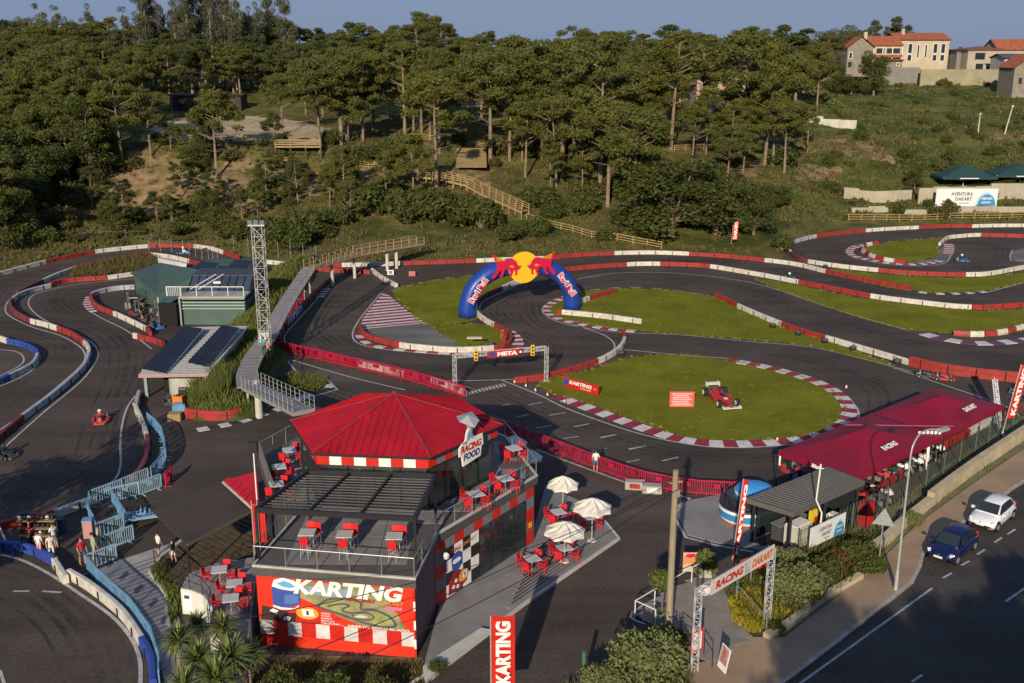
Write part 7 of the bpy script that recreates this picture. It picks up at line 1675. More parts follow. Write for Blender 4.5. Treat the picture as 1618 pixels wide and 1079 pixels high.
# ================================================================ buildings on the hill
def bldg(label, px0, px1, pyb, pye, pyr, Y, depth, wall_m, roof_m, wins, gable='x', nm='house', over=.5, rz=0, chim=None, win_m=None):
    """px0..px1 wide front wall at depth Y, ground row pyb, eaves row pye, ridge row pyr"""
    b0_, b1_ = at_depth(px0, pyb, Y), at_depth(px1, pyb, Y); ze = at_depth(px0, pye, Y).z; zr = at_depth(px0, pyr, Y+depth*.5).z; z0 = b0_.z
    t = thing(nm, label, 'house', (b0_.x, Y, z0)); x0_, x1_ = b0_.x, b1_.x; w_ = x1_-x0_
    wl_ = obj('wall', MB().prism([Vector((x0_,Y,0)),Vector((x1_,Y,0)),Vector((x1_,Y+depth,0)),Vector((x0_,Y+depth,0))], z0-2.5, ze), wall_m, t)
    o_ = over
    if gable == 'x':   # ridge runs along x
        r0, r1 = (x0_-o_, Y+depth/2, zr), (x1_+o_, Y+depth/2, zr); e = [(x0_-o_,Y-o_,ze),(x1_+o_,Y-o_,ze),(x1_+o_,Y+depth+o_,ze),(x0_-o_,Y+depth+o_,ze)]
        rf = obj('roof', MB().add(e+[r0, r1], [(0,1,5,4),(2,3,4,5)]).add([(a,b,c+.15) for a,b,c in e+[r0, r1]], [(0,1,5,4),(2,3,4,5)]), roof_m, t)
        obj('gable', MB().add([(x0_,Y,ze),(x0_,Y+depth,ze),(x0_,Y+depth/2,zr-.2),(x1_,Y,ze),(x1_,Y+depth,ze),(x1_,Y+depth/2,zr-.2)], [(0,2,1),(3,4,5)]), wall_m, t)
    elif gable == 'y':
        xm = (x0_+x1_)/2; zr = at_depth(px0, pyr, Y).z; r0, r1 = (xm,Y-o_,zr), (xm,Y+depth+o_,zr); e = [(x0_-o_,Y-o_,ze-.2),(x1_+o_,Y-o_,ze-.2),(x1_+o_,Y+depth+o_,ze-.2),(x0_-o_,Y+depth+o_,ze-.2)]
        rf = obj('roof', MB().add([(a,b,c+.2) for a,b,c in e+[r0, r1]], [(0,4,5,3),(1,2,5,4)]), roof_m, t)
        obj('gable', MB().add([(x0_,Y,ze),(x1_,Y,ze),(xm,Y,zr-.1),(x0_,Y+depth,ze),(x1_,Y+depth,ze),(xm,Y+depth,zr-.1)], [(0,1,2),(3,5,4)]), wall_m, t)
    else:
        e = [(x0_-o_,Y-o_,ze),(x1_+o_,Y-o_,ze),(x1_+o_,Y+depth+o_,ze),(x0_-o_,Y+depth+o_,ze)]; k_ = depth*.45; r0, r1 = (x0_+k_,Y+depth/2,zr), (x1_-k_,Y+depth/2,zr)
        rf = obj('roof', MB().add([(a,b,c+.12) for a,b,c in e+[r0, r1]]+e, [(0,1,5,4),(1,2,5),(2,3,4,5),(3,0,4),(0,1,7,6)]), roof_m, t)
    if chim: obj('chimney', MB().box((x0_+w_*chim[0], Y+depth*.4, zr+.2), (chim[1],chim[1],2.2)), wall_m, rf)
    f = Fr((x0_,Y,z0), (1,0,0), (0,0,1)); hh = ze-z0
    for a, b, c, d_, kind in wins:
        fm = {'w': WHITE, 'b': mat('shutter_brown', (.20,.10,.05), .7), 'd': BLACK}[kind]
        mb = MB(); f.rect(mb, w_*a, hh*b, w_*c, hh*d_, -.0, .06); q = obj('window', mb, fm, t); iw = .12 if kind != 'w' else .14
        mb = MB(); f.rect(mb, w_*a+iw, hh*b+iw, w_*c-iw, hh*d_-iw, .061, .075); obj('pane', mb, win_m or GLASS, q)
    return t, f, w_, hh
TERR = mat('terracotta_tiles', (.40,.12,.045), .85, scale=.8, alt=(.26,.075,.035), bump=.4, bscale=3); DTERR = mat('weathered_tiles', (.27,.09,.05), .85, scale=.8, alt=(.14,.06,.045))
CREAM = mat('cream_render', (.44,.37,.26), .85, scale=.3, var=.16); STONE = mat('granite_wall', (.27,.23,.18), .9, scale=.9, alt=(.17,.15,.12)); TANW = mat('tan_render', (.36,.31,.24), .9, scale=.4, var=.12); GRW = mat('grey_render', (.19,.18,.16), .9, scale=.4, var=.15)
YH = 330
bldg('cream three storey house with tall window bays and a terracotta roof', 1416, 1497, 100, 64, 53, YH, 14, CREAM, TERR, [(.02,.1,.10,.8,'w')]+[(a,.42,a+.09,.86,'w') for a in (.20,.84)]+[(a,.08,a+.09,.38,'w') for a in (.20,.84,.69)]+[(.38,.22,.43,.82,'w'),(.53,.22,.58,.82,'w'),(.69,.42,.78,.86,'w')], chim=(.2,.9))
bldg('grey stone house with gable and orange tiled roof left of the cream one', 1337, 1378, 108, 76, 59, YH-8, 14, STONE, TERR, [(.06,.45,.20,.8,'w'),(.55,.25,.70,.55,'d'),(.06,.05,.2,.3,'d')], gable='y')
t,f,w_,hh = bldg('long wing with orange roof and white balcony joining the stone house', 1376, 1422, 104, 73, 58, YH-6, 12, CREAM, TERR, [(.15,.62,.42,.88,'d'),(.5,.62,.95,.88,'d'),(.2,.15,.5,.38,'d'),(.55,.15,.9,.38,'d')], chim=(-.1,1.0))
mb = MB(); f.rect(mb, 0, hh*.42, w_, hh*.56, .9, 1.0); obj('balcony_front', mb, TERR, t)
for q in (.02,.33,.66,.98): mb = MB(); f.rect(mb, w_*q-.12, 0, w_*q+.12, hh*.95, .8, 1.0); obj('balcony_post', mb, WHITE, t)
bldg('small stone outbuilding with dark roof below the stone house', 1394, 1425, 108, 97, 94, YH-14, 6, STONE, DTERR, [(.7,.3,.85,.8,'w')], gable='x', nm='outbuilding')
bldg('tan two storey house with balcony and hipped roof on the right', 1526, 1590, 118, 80, 74, YH-10, 13, TANW, DTERR, [(.18,.62,.42,.9,'d'),(.22,.12,.40,.45,'d'),(.50,.15,.60,.38,'b'),(.78,.15,.88,.38,'b')], gable='h')
bldg('grey side wing of the tan house', 1509, 1528, 114, 82, 79, YH-5, 12, GRW, DTERR, [(.7,.3,.95,.8,'w')], gable='h', nm='house_wing')
bldg('house with a steep orange roof behind the tan house', 1576, 1640, 100, 80, 63, YH+14, 12, TANW, TERR, [(.1,.3,.2,.7,'w')], gable='x')
bldg('small pale outbuilding with slate roof at the right edge', 1585, 1640, 116, 93, 86, YH-24, 9, mat('offwhite_render',(.42,.40,.36),.8), mat('slate', (.08,.08,.09), .7), [(.2,.3,.3,.7,'d')], gable='x', nm='outbuilding')
bldg('stone house with dark windows cut by the right edge', 1599, 1650, 146, 108, 88, YH-52, 9, STONE, TERR, [(.16,.35,.26,.6,'d'),(.45,.3,.6,.7,'d')], gable='y')
bldg('long stone garden wall below the houses, left part', 1392, 1453, 121, 107, 107, YH-20, .6, GRW, CONC, [], gable='x', nm='garden_wall', over=0)
bldg('long pale mossy garden wall below the tan house', 1454, 1618, 127, 110, 110, YH-24, .6, mat('mossy_wall', (.34,.30,.19), .9, scale=.4, alt=(.22,.20,.12)), CONC, [], gable='x', nm='garden_wall', over=0)
# villa and sheds among the pines
bldg('pinkish villa with white window bay half hidden by the pines', 1100, 1200, 165, 122, 116, 240, 9, mat('pink_render', (.38,.26,.20), .85, var=.1), DTERR, [(.78,.62,.98,.95,'w'),(.78,.1,.98,.5,'w'),(.35,.1,.7,.5,'d'),(.1,.1,.3,.5,'d'),(.4,.65,.7,.9,'d')], gable='h', nm='villa')
bldg('long dark open timber shed above the sandy clearing', 270, 382, 183, 152, 149, 240, 6, mat('shed_dark', (.045,.035,.028), .9, var=.3), WOODD, [(.1,.1,.2,.8,'d'),(.3,.1,.45,.8,'b'),(.55,.1,.68,.8,'d'),(.8,.1,.9,.8,'b')], gable='x', nm='timber_shed')
bldg('dark roofed cabin behind the pines, centre left', 640, 700, 185, 165, 158, 245, 6, WHITE, mat('cabin_roof', (.05,.05,.06), .7), [(.2,.3,.4,.8,'d')], gable='x', nm='cabin')
bldg('dark roofed cabin behind the pines, centre', 720, 830, 185, 172, 163, 245, 6, WHITE, MATS['cabin_roof'], [(.2,.3,.3,.8,'d'),(.6,.3,.7,.8,'d')], gable='x', nm='cabin')
# villa garden wall and terraces
def hill_wall(px_pts, h, label, m, nm='garden_wall', cat_='wall', block=2.5, g=None):
    pts = [hit(a, b) for a, b in px_pts]; t = thing(nm, label, cat_, pts[0], group=g)
    for a, b in zip(pts[:-1], pts[1:]):
        k = max(1, int((b-a).length/block))
        for i in range(k):
            p, q = a.lerp(b, i/k), a.lerp(b, (i+.99)/k); z = min(terr(p.x,p.y), terr(q.x,q.y))
            obj('wall_block', MB().add([(p.x,p.y,z-.8),(q.x,q.y,z-.8),(q.x,q.y,z+h),(p.x,p.y,z+h),(p.x,p.y+.4,z-.8),(q.x,q.y+.4,z-.8),(q.x,q.y+.4,z+h),(p.x,p.y+.4,z+h)], [(0,1,2,3),(3,2,6,7),(5,4,7,6),(0,3,7,4),(1,5,6,2)]), m, t)
    return t
hill_wall([(1258,190),(1300,199),(1353,205)], 1.9, 'pale villa garden wall with railings on the hillside', CONCL)
hill_wall([(1345,340),(1450,342),(1540,337),(1700,335)], 1.0, 'long low pale retaining wall below the white banner', mat('limestone', (.42,.38,.28), .9, scale=.4, alt=(.30,.27,.19), bump=.4, bscale=2))
hill_wall([(1450,325),(1540,322),(1700,318)], 2.9, 'upper block retaining wall carrying the white banner', MATS['limestone'])
hill_wall([(1333,315),(1380,322),(1440,318)], 2.0, 'broken pale rock wall left of the white banner', MATS['limestone'])
a, b = hit(1474,327), hit(1571,324); a.y -= .5; b.y -= .5; t = thing('wall_banner', 'white and blue AVENTURA DAKART banner hung on the block wall', 'banner', a)
za, zb_ = at_depth(1474,326,a.y).z, at_depth(1474,298,a.y).z; f = Fr((a.x, a.y-.3, za), Vector((b.x-a.x, 0, 0)), (0,0,1)); aventura(t, f, b.x-a.x, zb_-za)
# dark green marquee parasols above the wall
for k, (x0, x1, y, yt) in enumerate([(1480,1562,284,262),(1560,1660,280,260)]):
    c = hit((x0+x1)/2, y+14); R = (x1-x0)/2/F*(c.y+5); z0, z1 = Zat(c, y-6), Zat(c, yt-2); t = thing('garden_parasol', ['large dark green parasol above the white banner, left one','large dark green parasol above the wall, at the right edge'][k], 'parasol', c); DG = mat('parasol_green', (.012,.05,.045), .8)
    cs = [Vector((c.x+R*sx, c.y+R*.6*sy, z0)) for sx, sy in ((-1,-1),(1,-1),(1,1),(-1,1))]; ap = Vector((c.x, c.y, z1))
    for i in range(4): obj('canopy_panel', MB().add([cs[i], cs[(i+1) % 4], ap, cs[i]-Vector((0,0,.35)), cs[(i+1) % 4]-Vector((0,0,.35))], [(0,1,2),(3,4,1,0)]), DG, t)
    obj('pole', MB().cyl(c, ap, .07), WHITE, t); obj('base', MB().box(c+Vector((0,0,.1)), (1,1,.2)), CONC, t); obj('arm', MB().cyl(c+Vector((0,0,1.2)), cs[0], .05), WHITE, t)
    f = Fr(cs[0]-Vector((0,.02,.3)), (1,0,0), (0,0,1)); shp(f, [(R*.6,.08),(R*1.3,.08),(R*1.3,.24),(R*.6,.24)], .02, WHITE, t)
# poles in the field
for k, (x, y, yt, ln) in enumerate([(1545,213,180,0),(1587,214,168,1.0)]):
    b_ = hit(x, y); z = Zat(b_, yt); t = thing('field_pole', ['white lamp pole standing upright in the meadow','slanting concrete pole in the meadow near the right edge'][k], 'pole', b_); obj('shaft', MB().cyl(b_, Vector((b_.x+ln, b_.y, z)), .16, .1), CONCL, t); obj('pole_head', MB().box((b_.x+ln,b_.y,z), (.5,.3,.3)), CONCL, t)
# wooden stairs, platform, fences on the slope
def rail_fence(px_pts, label, h=1.1, step=2.2, m=WOODL, g=None, rails=3, drop=0):
    pts = [hit(a, b) for a, b in px_pts]; t = thing('wooden_fence', label, 'fence', pts[0], group=g)
    for a, b in zip(pts[:-1], pts[1:]):
        k = max(1, round((b-a).length/step)); prev = None
        for i in range(k+1):
            p = a.lerp(b, i/k); p.z = terr(p.x, p.y)
            if i < k or b is pts[-1]: obj('fence_post', MB().beam(p-Vector((0,0,.2)), p+Vector((0,0,h)), .14, .14, up=(0,1,0)), m, t)
            if prev is not None:
                for r_ in range(rails): hh = h*(r_+1)/rails-.08; obj('fence_rail', MB().beam(prev+Vector((0,0,hh)), p+Vector((0,0,hh)), .07, .12), m, t)
            prev = p
    return t
rail_fence([(832,351),(868,360),(905,368),(950,380),(1000,390),(1045,394)], 'wooden rail fence running down from the stairs to the back barrier')
rail_fence([(1340,352),(1420,352),(1500,348),(1618,346),(1700,345)], 'wooden rail fence below the pale retaining walls', 1.2)
rail_fence([(230,222),(300,226),(360,226),(440,228)], 'low wooden fence along the edge of the sandy clearing')
rail_fence([(1065,242),(1100,240),(1135,238)], 'short pale wooden fence under the pines right of centre')
rail_fence([(1485,286),(1560,285),(1640,283)], 'pale post fence under the green parasols')
rail_fence([(640,222),(700,226),(770,240)], 'wooden rails beside the slide among the pines'); rail_fence([(530,262),(600,268),(660,282)], 'wooden rails on the slope left of the stairs')
st_px = [(660,288),(688,290),(720,297),(742,305),(768,318),(800,330),(830,346)]
sp_ = [hit(a, b) for a, b in st_px]; ws = thing('wooden_staircase', 'long pale wooden staircase zigzagging down the wooded slope', 'staircase', sp_[-1])
for q in sp_: q.z = terr(q.x, q.y)+.9
for a, b in zip(sp_[:-1], sp_[1:]):
    n_ = max(2, int((b-a).length/.45)); dd = (b-a); dh = Vector((dd.x,dd.y,0)).normalized(); nn_ = Vector((-dh.y, dh.x, 0))
    for i in range(n_): p = a.lerp(b, (i+.5)/n_); obj('tread', MB().box(p, (.5,1.5,.07), rz=math.atan2(dh.y, dh.x)), WOODL, ws)
    for s in (-.8, .8):
        obj('stringer', MB().beam(a+nn_*s-Vector((0,0,.15)), b+nn_*s-Vector((0,0,.15)), .08, .3), WOODL, ws)
        for hh in (.45, .8, 1.15): obj('stair_rail', MB().beam(a+nn_*s+Vector((0,0,hh)), b+nn_*s+Vector((0,0,hh)), .07, .12), WOODL, ws)
        k = max(2, round((b-a).length/1.6))
        for i in range(k+1): p = a.lerp(b, i/k)+nn_*s; obj('stair_post', MB().beam(p-Vector((0,0,1.2)), p+Vector((0,0,1.2)), .13, .13, up=(0,1,0)), WOODL, ws)
vp = hit(473,252); vz = at_depth(473,231,vp.y).z; vx = 5.0; t = thing('viewing_platform', 'wooden lookout platform on stilts at the edge of the cliff', 'platform', vp)
obj('platform_deck', MB().box((vp.x, vp.y+1.5, vz-.1), (8.0,4.5,.25)), WOOD, t)
for x in (-3.9,-1.3,1.3,3.9):
    for y in (-.6, 3.4): obj('stilt', MB().beam((vp.x+x,vp.y+y,vp.z-2.5), (vp.x+x,vp.y+y,vz), .22, .22, up=(0,1,0)), WOODD, t)
    obj('rail_post', MB().beam((vp.x+x,vp.y-.7,vz), (vp.x+x,vp.y-.7,vz+1.1), .13, .13, up=(0,1,0)), WOOD, t)
for k in range(3): obj('platform_rail', MB().beam((vp.x-4,vp.y-.7,vz+.35*(k+1)), (vp.x+4,vp.y-.7,vz+.35*(k+1)), .08, .2), WOOD, t)
obj('lower_landing', MB().box((vp.x-2.8, vp.y-1.2, vp.z-.2), (2.6,2.0,.2)), WOOD, t)
for k in range(3): obj('landing_rail', MB().beam((vp.x-4,vp.y-2.2,vp.z+.3*k), (vp.x-1.5,vp.y-2.2,vp.z+.3*k), .07, .1), WOODL, t)
s0, s1 = hit(745,245), hit(745,275); t = thing('climbing_ramp', 'yellowish timber climbing ramp standing among the pines', 'ramp', s1)
for k in range(14): p = s0.lerp(s1, k/13)+Vector((0,0,1.0)); obj('ramp_plank', MB().box(p, (5.2,.7,.1), rx=.3), WOODL, t)
# ================================================================ trees and plants
PINE = leafmat('pine_needles', (.075,.085,.016), (.19,.185,.036), (.115,.13,.035))
PINE2 = leafmat('dark_needles', (.04,.06,.016), (.11,.125,.03), (.07,.09,.03))
EUC = leafmat('eucalyptus_leaves', (.07,.08,.04), (.15,.15,.07), (.11,.11,.06))
OAK = leafmat('broad_leaves', (.045,.06,.014), (.11,.125,.028), (.08,.10,.022))
SHR = leafmat('scrub_leaves', (.07,.075,.018), (.16,.15,.045), (.14,.11,.045))
GRL = leafmat('grass_blades', (.08,.11,.02), (.20,.22,.05), (.15,.17,.04))
GREYL = leafmat('silver_leaves', (.10,.125,.035), (.26,.28,.11), (.18,.20,.07))
YFL = leafmat('yellow_flowers', (.12,.15,.03), (.62,.46,.02), (.30,.28,.02))
def leaves(centers, radii, n, size, flat=.65, up=.35, asp=.5, shell=.45, quad=False):
    """leaf triangles filling clumps; returns vertex array and tint per leaf"""
    V = []; T = []
    for c, r in zip(centers, radii):
        m_ = int(n*(r**2 if r > 1 else r))
        dvec = rng.normal(size=(m_,3)); dvec /= np.linalg.norm(dvec, axis=1)[:,None]
        rad = r*(shell+(1-shell)*rng.random(m_)**.6)
        p = np.array(c)+dvec*rad[:,None]*np.array([1,1,flat])
        a = rng.normal(size=(m_,3)); a[:,2] += up*rng.choice([-1,1], m_); a += dvec*.6; a /= np.linalg.norm(a, axis=1)[:,None]
        nrm_ = dvec+rng.normal(size=(m_,3))*.45; k_ = rng.random(m_) < .6; b = np.where(k_[:,None], np.cross(a, nrm_), np.cross(a, rng.normal(size=(m_,3))))
        a = np.where(k_[:,None], np.cross(nrm_, b), a); a /= np.linalg.norm(a, axis=1)[:,None]+1e-9; b; b /= np.linalg.norm(b, axis=1)[:,None]
        s = size*(.6+.8*rng.random(m_))[:,None]
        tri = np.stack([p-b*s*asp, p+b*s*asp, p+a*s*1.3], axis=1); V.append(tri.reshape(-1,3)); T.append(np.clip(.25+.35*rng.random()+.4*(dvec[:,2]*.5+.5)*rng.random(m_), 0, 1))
    return np.concatenate(V), np.concatenate(T)
def leafobj(name, V, T, m, parent=None, kind=None):
    n = len(V)//3; me = bpy.data.meshes.new(name); me.vertices.add(len(V)); me.vertices.foreach_set('co', V.astype(np.float32).ravel())
    me.loops.add(len(V)); me.loops.foreach_set('vertex_index', np.arange(len(V), dtype=np.int32)); me.polygons.add(n)
    me.polygons.foreach_set('loop_start', np.arange(0, len(V), 3, dtype=np.int32)); me.polygons.foreach_set('loop_total', np.full(n, 3, dtype=np.int32))
    me.materials.append(m); me.update(); at = me.attributes.new('tint', 'FLOAT', 'FACE'); at.data.foreach_set('value', T.astype(np.float32)); me.validate()
    o = bpy.data.objects.new(name, me); C.objects.link(o)
    if parent is not None: o.parent = parent
    if kind: o['kind'] = kind
    return o
def pine(h=16, R=4.6, seed=0, low=.5, m=PINE, bark=BARK, n=175, size=.29):
    r = random.Random(seed); t = thing('pine_tree', '', 'tree'); tr = MB(); lean = (r.uniform(-.8,.8), r.uniform(-.5,.5))
    pts = [Vector((lean[0]*(k/6)**1.5, lean[1]*(k/6)**1.5, h*.92*k/6)) for k in range(7)]
    for k in range(6): tr.cyl(pts[k], pts[k+1], .26*(1-k/8), .26*(1-(k+1)/8), 7)
    cs, rs = [], []
    for k in range(r.randint(34,40)):
        f = r.random(); z = h*(low+(1-low)*(f**.75)); a = r.uniform(0, 6.28); env = R*(1-((z/h-low)/(1.02-low))**2.6)**.5*(.55+.45*min(1, (z/h-low)/.15+.3))
        q = env*r.uniform(.3,1)**.7; c = Vector((lean[0]*.8+q*math.cos(a), lean[1]*.8+q*math.sin(a), z)); cs.append(tuple(c)); rs.append(r.uniform(.75,1.45)*R/4.6)
        if k % 2 == 0: st_ = Vector((lean[0]*.6, lean[1]*.6, max(h*.3, z-q*.5))); tr.cyl(st_, c, .09, .03, 5)
    for k in range(5):
        a = r.uniform(0,6.28); z = h*r.uniform(.3,.55); st_ = Vector((lean[0]*.4, lean[1]*.4, z)); tr.cyl(st_, st_+Vector((math.cos(a)*2, math.sin(a)*2, r.uniform(.1,1))), .06, .02, 5)
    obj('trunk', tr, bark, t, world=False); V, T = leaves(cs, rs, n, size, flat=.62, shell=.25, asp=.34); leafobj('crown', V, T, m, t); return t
def eucalypt(h=26, seed=0):
    r = random.Random(seed); t = thing('eucalyptus_tree', '', 'tree'); tr = MB(); cs, rs = [], []
    for s in range(r.randint(1,2)):
        lx, ly = r.uniform(-1.5,1.5), r.uniform(-1,1); pts = [Vector((lx*(k/7)**1.3+.2*math.sin(k), ly*(k/7), h*k/7.2)) for k in range(8)]
        for k in range(7): tr.cyl(pts[k], pts[k+1], .24*(1-k/8.5), .24*(1-(k+1)/8.5), 6)
        for k in range(13):
            z = h*r.uniform(.42,1.0); a = r.uniform(0,6.28); q = r.uniform(.5,3.0)*(1.15-(z/h)*.6); c = Vector((lx*(z/h)+q*math.cos(a), ly*(z/h)+q*math.sin(a), z)); cs.append(tuple(c)); rs.append(r.uniform(.8,1.5)); tr.cyl(Vector((lx*(z/h), ly*(z/h), z-q*1.3)), c, .06, .02, 4)
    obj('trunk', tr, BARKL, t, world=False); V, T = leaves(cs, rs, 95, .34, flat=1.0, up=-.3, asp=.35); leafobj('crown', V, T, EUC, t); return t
def bush(R=1.6, h=1.8, seed=0, m=OAK, n=130, size=.22, nm='shrub', k=14, cat_='shrub'):
    r = random.Random(seed); t = thing(nm, '', cat_); tr = MB(); cs, rs = [], []
    for i in range(k):
        a = r.uniform(0,6.28); q = R*.62*r.random()**.5; z = h*(.28+.55*r.random()*(1-(q/R)**2)); cs.append((q*math.cos(a), q*math.sin(a), z)); rs.append(R*r.uniform(.3,.48)); tr.cyl((0,0,-.1), cs[-1], .05, .015, 5)
    obj('stem', tr, BARK, t, world=False); V, T = leaves(cs, [max(x,1.01) if x > .8 else x for x in rs], n, size, flat=.85); leafobj('foliage', V, T, m, t); return t
def broad(h=9, R=4, seed=0, m=OAK, n=190, size=.21):
    r = random.Random(seed); t = thing('broadleaf_tree', '', 'tree'); tr = MB(); tr.cyl((0,0,-.3), (0,0,h*.5), .3, .15, 8); cs, rs = [], []
    for i in range(26):
        a = r.uniform(0,6.28); z = h*(.2+.75*r.random()); q = R*.8*math.sqrt(max(0, 1-((z/h-.5)/.55)**2))*r.random()**.4; cs.append((q*math.cos(a), q*math.sin(a), z)); rs.append(r.uniform(1.05,1.6)); tr.cyl((0,0,h*.2), cs[-1], .08, .02, 5)
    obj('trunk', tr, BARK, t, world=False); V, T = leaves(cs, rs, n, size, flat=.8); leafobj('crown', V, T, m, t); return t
def settle(sp): return sp
pines = [Spawner(pine(16, 4.6, s, .5)) for s in (1,2,3)]+[Spawner(pine(17, 4.2, 4, .38)), Spawner(pine(15, 5.2, 5, .6))]
dpines = [Spawner(pine(13, 4.2, 6, .22, PINE2)), Spawner(pine(15, 4.0, 7, .3, PINE2))]
eucs = [Spawner(eucalypt(26, s)) for s in (11,12,13)]
broads = [Spawner(broad(9, 4.2, 21)), Spawner(broad(8, 4.6, 22))]; bushes = [Spawner(bush(1.9, 2.0, 31)), Spawner(bush(2.3, 2.3, 32, SHR, size=.26)), Spawner(bush(1.6, 1.5, 33, SHR)), Spawner(bush(2.6, 3.2, 34, n=110, size=.28, k=18))]
H0 = {id(p): h for p, h in zip(pines, (16,16,16,17,15))}; H0.update({id(p): h for p, h in zip(dpines, (13,15))}); H0.update({id(p): 26 for p in eucs}); H0.update({id(p): h for p, h in zip(broads, (9,8))})
R_ = random.Random(77)
def plant(sp, px, py, pyt, label, group=None, w=1.0, Y=None):
    if Y is None: q = hit(px, py)
    else:
        q = at_depth(px, 200, Y); q.z = 0
        for _ in range(3): q = Vector(((px-809)/F*(Y*CT+(H-terr(q.x,Y))*ST), Y, 0))
        q.z = terr(q.x, Y)
    h = Zat(q, pyt)-q.z; s = h/H0[id(sp)]; s = max(.25, min(2.0, s))
    q.z -= .15; sp(q, R_.uniform(0,6.28), label, group, scale=(s*w, s*w, s)); return q
# hand-placed trees one can tell apart
HAND = [(0,446,212,118,'spreading pine at the cliff edge beside the lookout platform',1.25),(3,1060,241,52,'tall pine with pale forked trunk standing alone right of centre',1.2),(1,573,222,88,'pine left of centre above the slope with a bare lower trunk',1.2),
 (2,640,215,70,'broad crowned pine above the wooden staircase',1.25),(4,775,262,85,'pine right of the climbing ramp',1.2),(0,805,258,80,'pine just right of the climbing ramp, second trunk',1.1),(1,838,248,60,'tall forked pine at the centre of the slope',1.25),
 (2,890,255,70,'pine with slim trunk behind the centre of the picture',1.2),(3,948,290,58,'tall straight pine right of centre on the slope',1.1),(4,960,330,160,'lower pine on the slope right of centre',1.2),(0,997,355,175,'dark pine on the lower slope above the back fence',1.2),
 (1,1208,262,70,'slender pine by the villa',1.0),(2,1175,250,55,'pine in front of the villa',1.0),(3,1110,225,60,'pine left of the villa',1.1),(4,1252,215,90,'pine right of the villa',1.0),(0,1290,180,70,'pine above the villa hedge',1.0),
 (1,190,222,105,'pine left of the sandy clearing',1.2),(2,120,250,100,'pine with pale trunk on the left slope',1.2),(3,545,330,230,'young pine on the slope left of the stairs',1.1),(1,612,335,240,'young slim pine below the stairs',1.0),(2,655,340,215,'slanting pine below the stairs',1.0),
 (4,505,238,95,'pine right of the lookout platform',1.2),(0,540,230,80,'second pine right of the lookout platform',1.1),(2,690,298,120,'pine crossing the wooden staircase',1.2),(1,920,320,215,'small pine on the slope centre right',1.0),(3,870,312,225,'small pine beside the path',1.1),(2,15,395,250,'leaning pine at the far left foot of the slope',1.2),(1,1275,245,165,'small pine above the orange bank',1.0)]
wide = [Spawner(pine(14, 4.8, 15, .25)), Spawner(pine(15, 4.6, 16, .32))]; H0.update({id(wide[0]): 14, id(wide[1]): 15})
for i, px, pb, pt_, lb, w_ in HAND: plant(pines[i], px, pb, pt_, lb, w=w_)
# right: dense low trees
for px, pb, pt_, lb, k, w_ in [(1060,375,245,'huge dark green bushy tree at the foot of the slope',0,1.7),(1130,370,275,'dark rounded tree right of the huge bushy one',1,1.35),(1190,372,300,'dark spreading tree nearest the small flag',0,1.3),(1380,152,82,'dark conifer like tree below the stone house',1,.75),(1445,300,258,'ivy covered dark shrub tree beside the block wall',0,.8),(1345,150,118,'dark tree group left of the stone house wall',1,1.5),(1300,148,95,'dark oak at the left end of the meadow',0,1.5),(1225,330,290,'low dark tree above the rough bank',1,1.4),(1255,132,60,'broad dark tree on the ridge left of the houses',0,1.2),(1320,120,42,'dark tree on the ridge behind the stone house',1,1.0)]:
    plant(broads[k], px, pb, pt_, lb, w=w_)
for px, pt_, lb in [(1375,35,'dark pine behind the stone house, left of three'),(1405,30,'dark pine behind the houses, middle of three'),(1430,43,'dark round tree behind the cream house'),(1352,50,'slender pine on the ridge before the sky'),(1515,76,'distant round tree behind the tan house')]:
    plant(dpines[0], px, 0, pt_, lb, w=.75, Y=352)
# eucalypts on the skyline
for px in range(226, 460, 11): plant(eucs[R_.randrange(3)], px+R_.uniform(-5,5), 0, R_.uniform(-40,12) if not 452 < px < 470 else 60, 'tall slender eucalyptus on the skyline behind the timber shed', 'eucalypts behind the timber shed', w=.9, Y=R_.uniform(272,292))
for px in (5,40,75,100,120,190,205,60,150): plant(eucs[R_.randrange(3)], px, 0, R_.uniform(2,42), 'eucalyptus rising over the pine wood at the far left', 'eucalypts over the left wood', w=1.0, Y=R_.uniform(290,330))
# skyline and interior wood
SKYL = [(0,30),(60,25),(130,30),(160,30),(200,30),(230,35),(300,30),(380,30),(450,38),(480,38),(560,42),(620,40),(665,14),(700,22),(740,52),(788,36),(800,62),(850,60),(900,48),(960,40),(1000,48),(1060,40),(1100,42),(1140,52),(1180,42),(1220,36),(1260,40),(1310,62),(1340,80)]
def skyl(px):
    if px <= 0: return 30
    for (a, b), (c, e) in zip(SKYL[:-1], SKYL[1:]):
        if px <= c: return b+(e-b)*(px-a)/(c-a)
    return 90
blocked = [(SAND, 0)]
def free(q):
    a, b = proj(q)
    if inpoly(a, b, SAND) or inpoly(a, b, [(1095,170),(1205,170),(1205,120),(1095,120)]): return False
    if inpoly(a, b, [(640,305),(660,270),(760,280),(850,345),(830,360),(740,330)]): return False
    return True
px = -90
while px < 1330:      # skyline row and the rows in front of it
    for Y, extra in ((318,0),(290,18),(275,27),(261,38)):
        x = px+R_.uniform(-14,14)
        if Y < 255 and 215 < x < 400: continue
        if 25 < extra < 30 and x > 560: continue
        if Y < 290 and 1085 < x < 1215: continue
        if x > 1285 and Y < 300: continue
        sp = R_.choice(pines[2:4]+dpines+wide); plant(sp, x, 0, skyl(x)+extra+R_.uniform(-4,14), 'pine deep in the wood behind the circuit' , 'pines of the wood behind the circuit', w=R_.uniform(1.25,1.6), Y=Y+R_.uniform(-6,6))
    px += 30
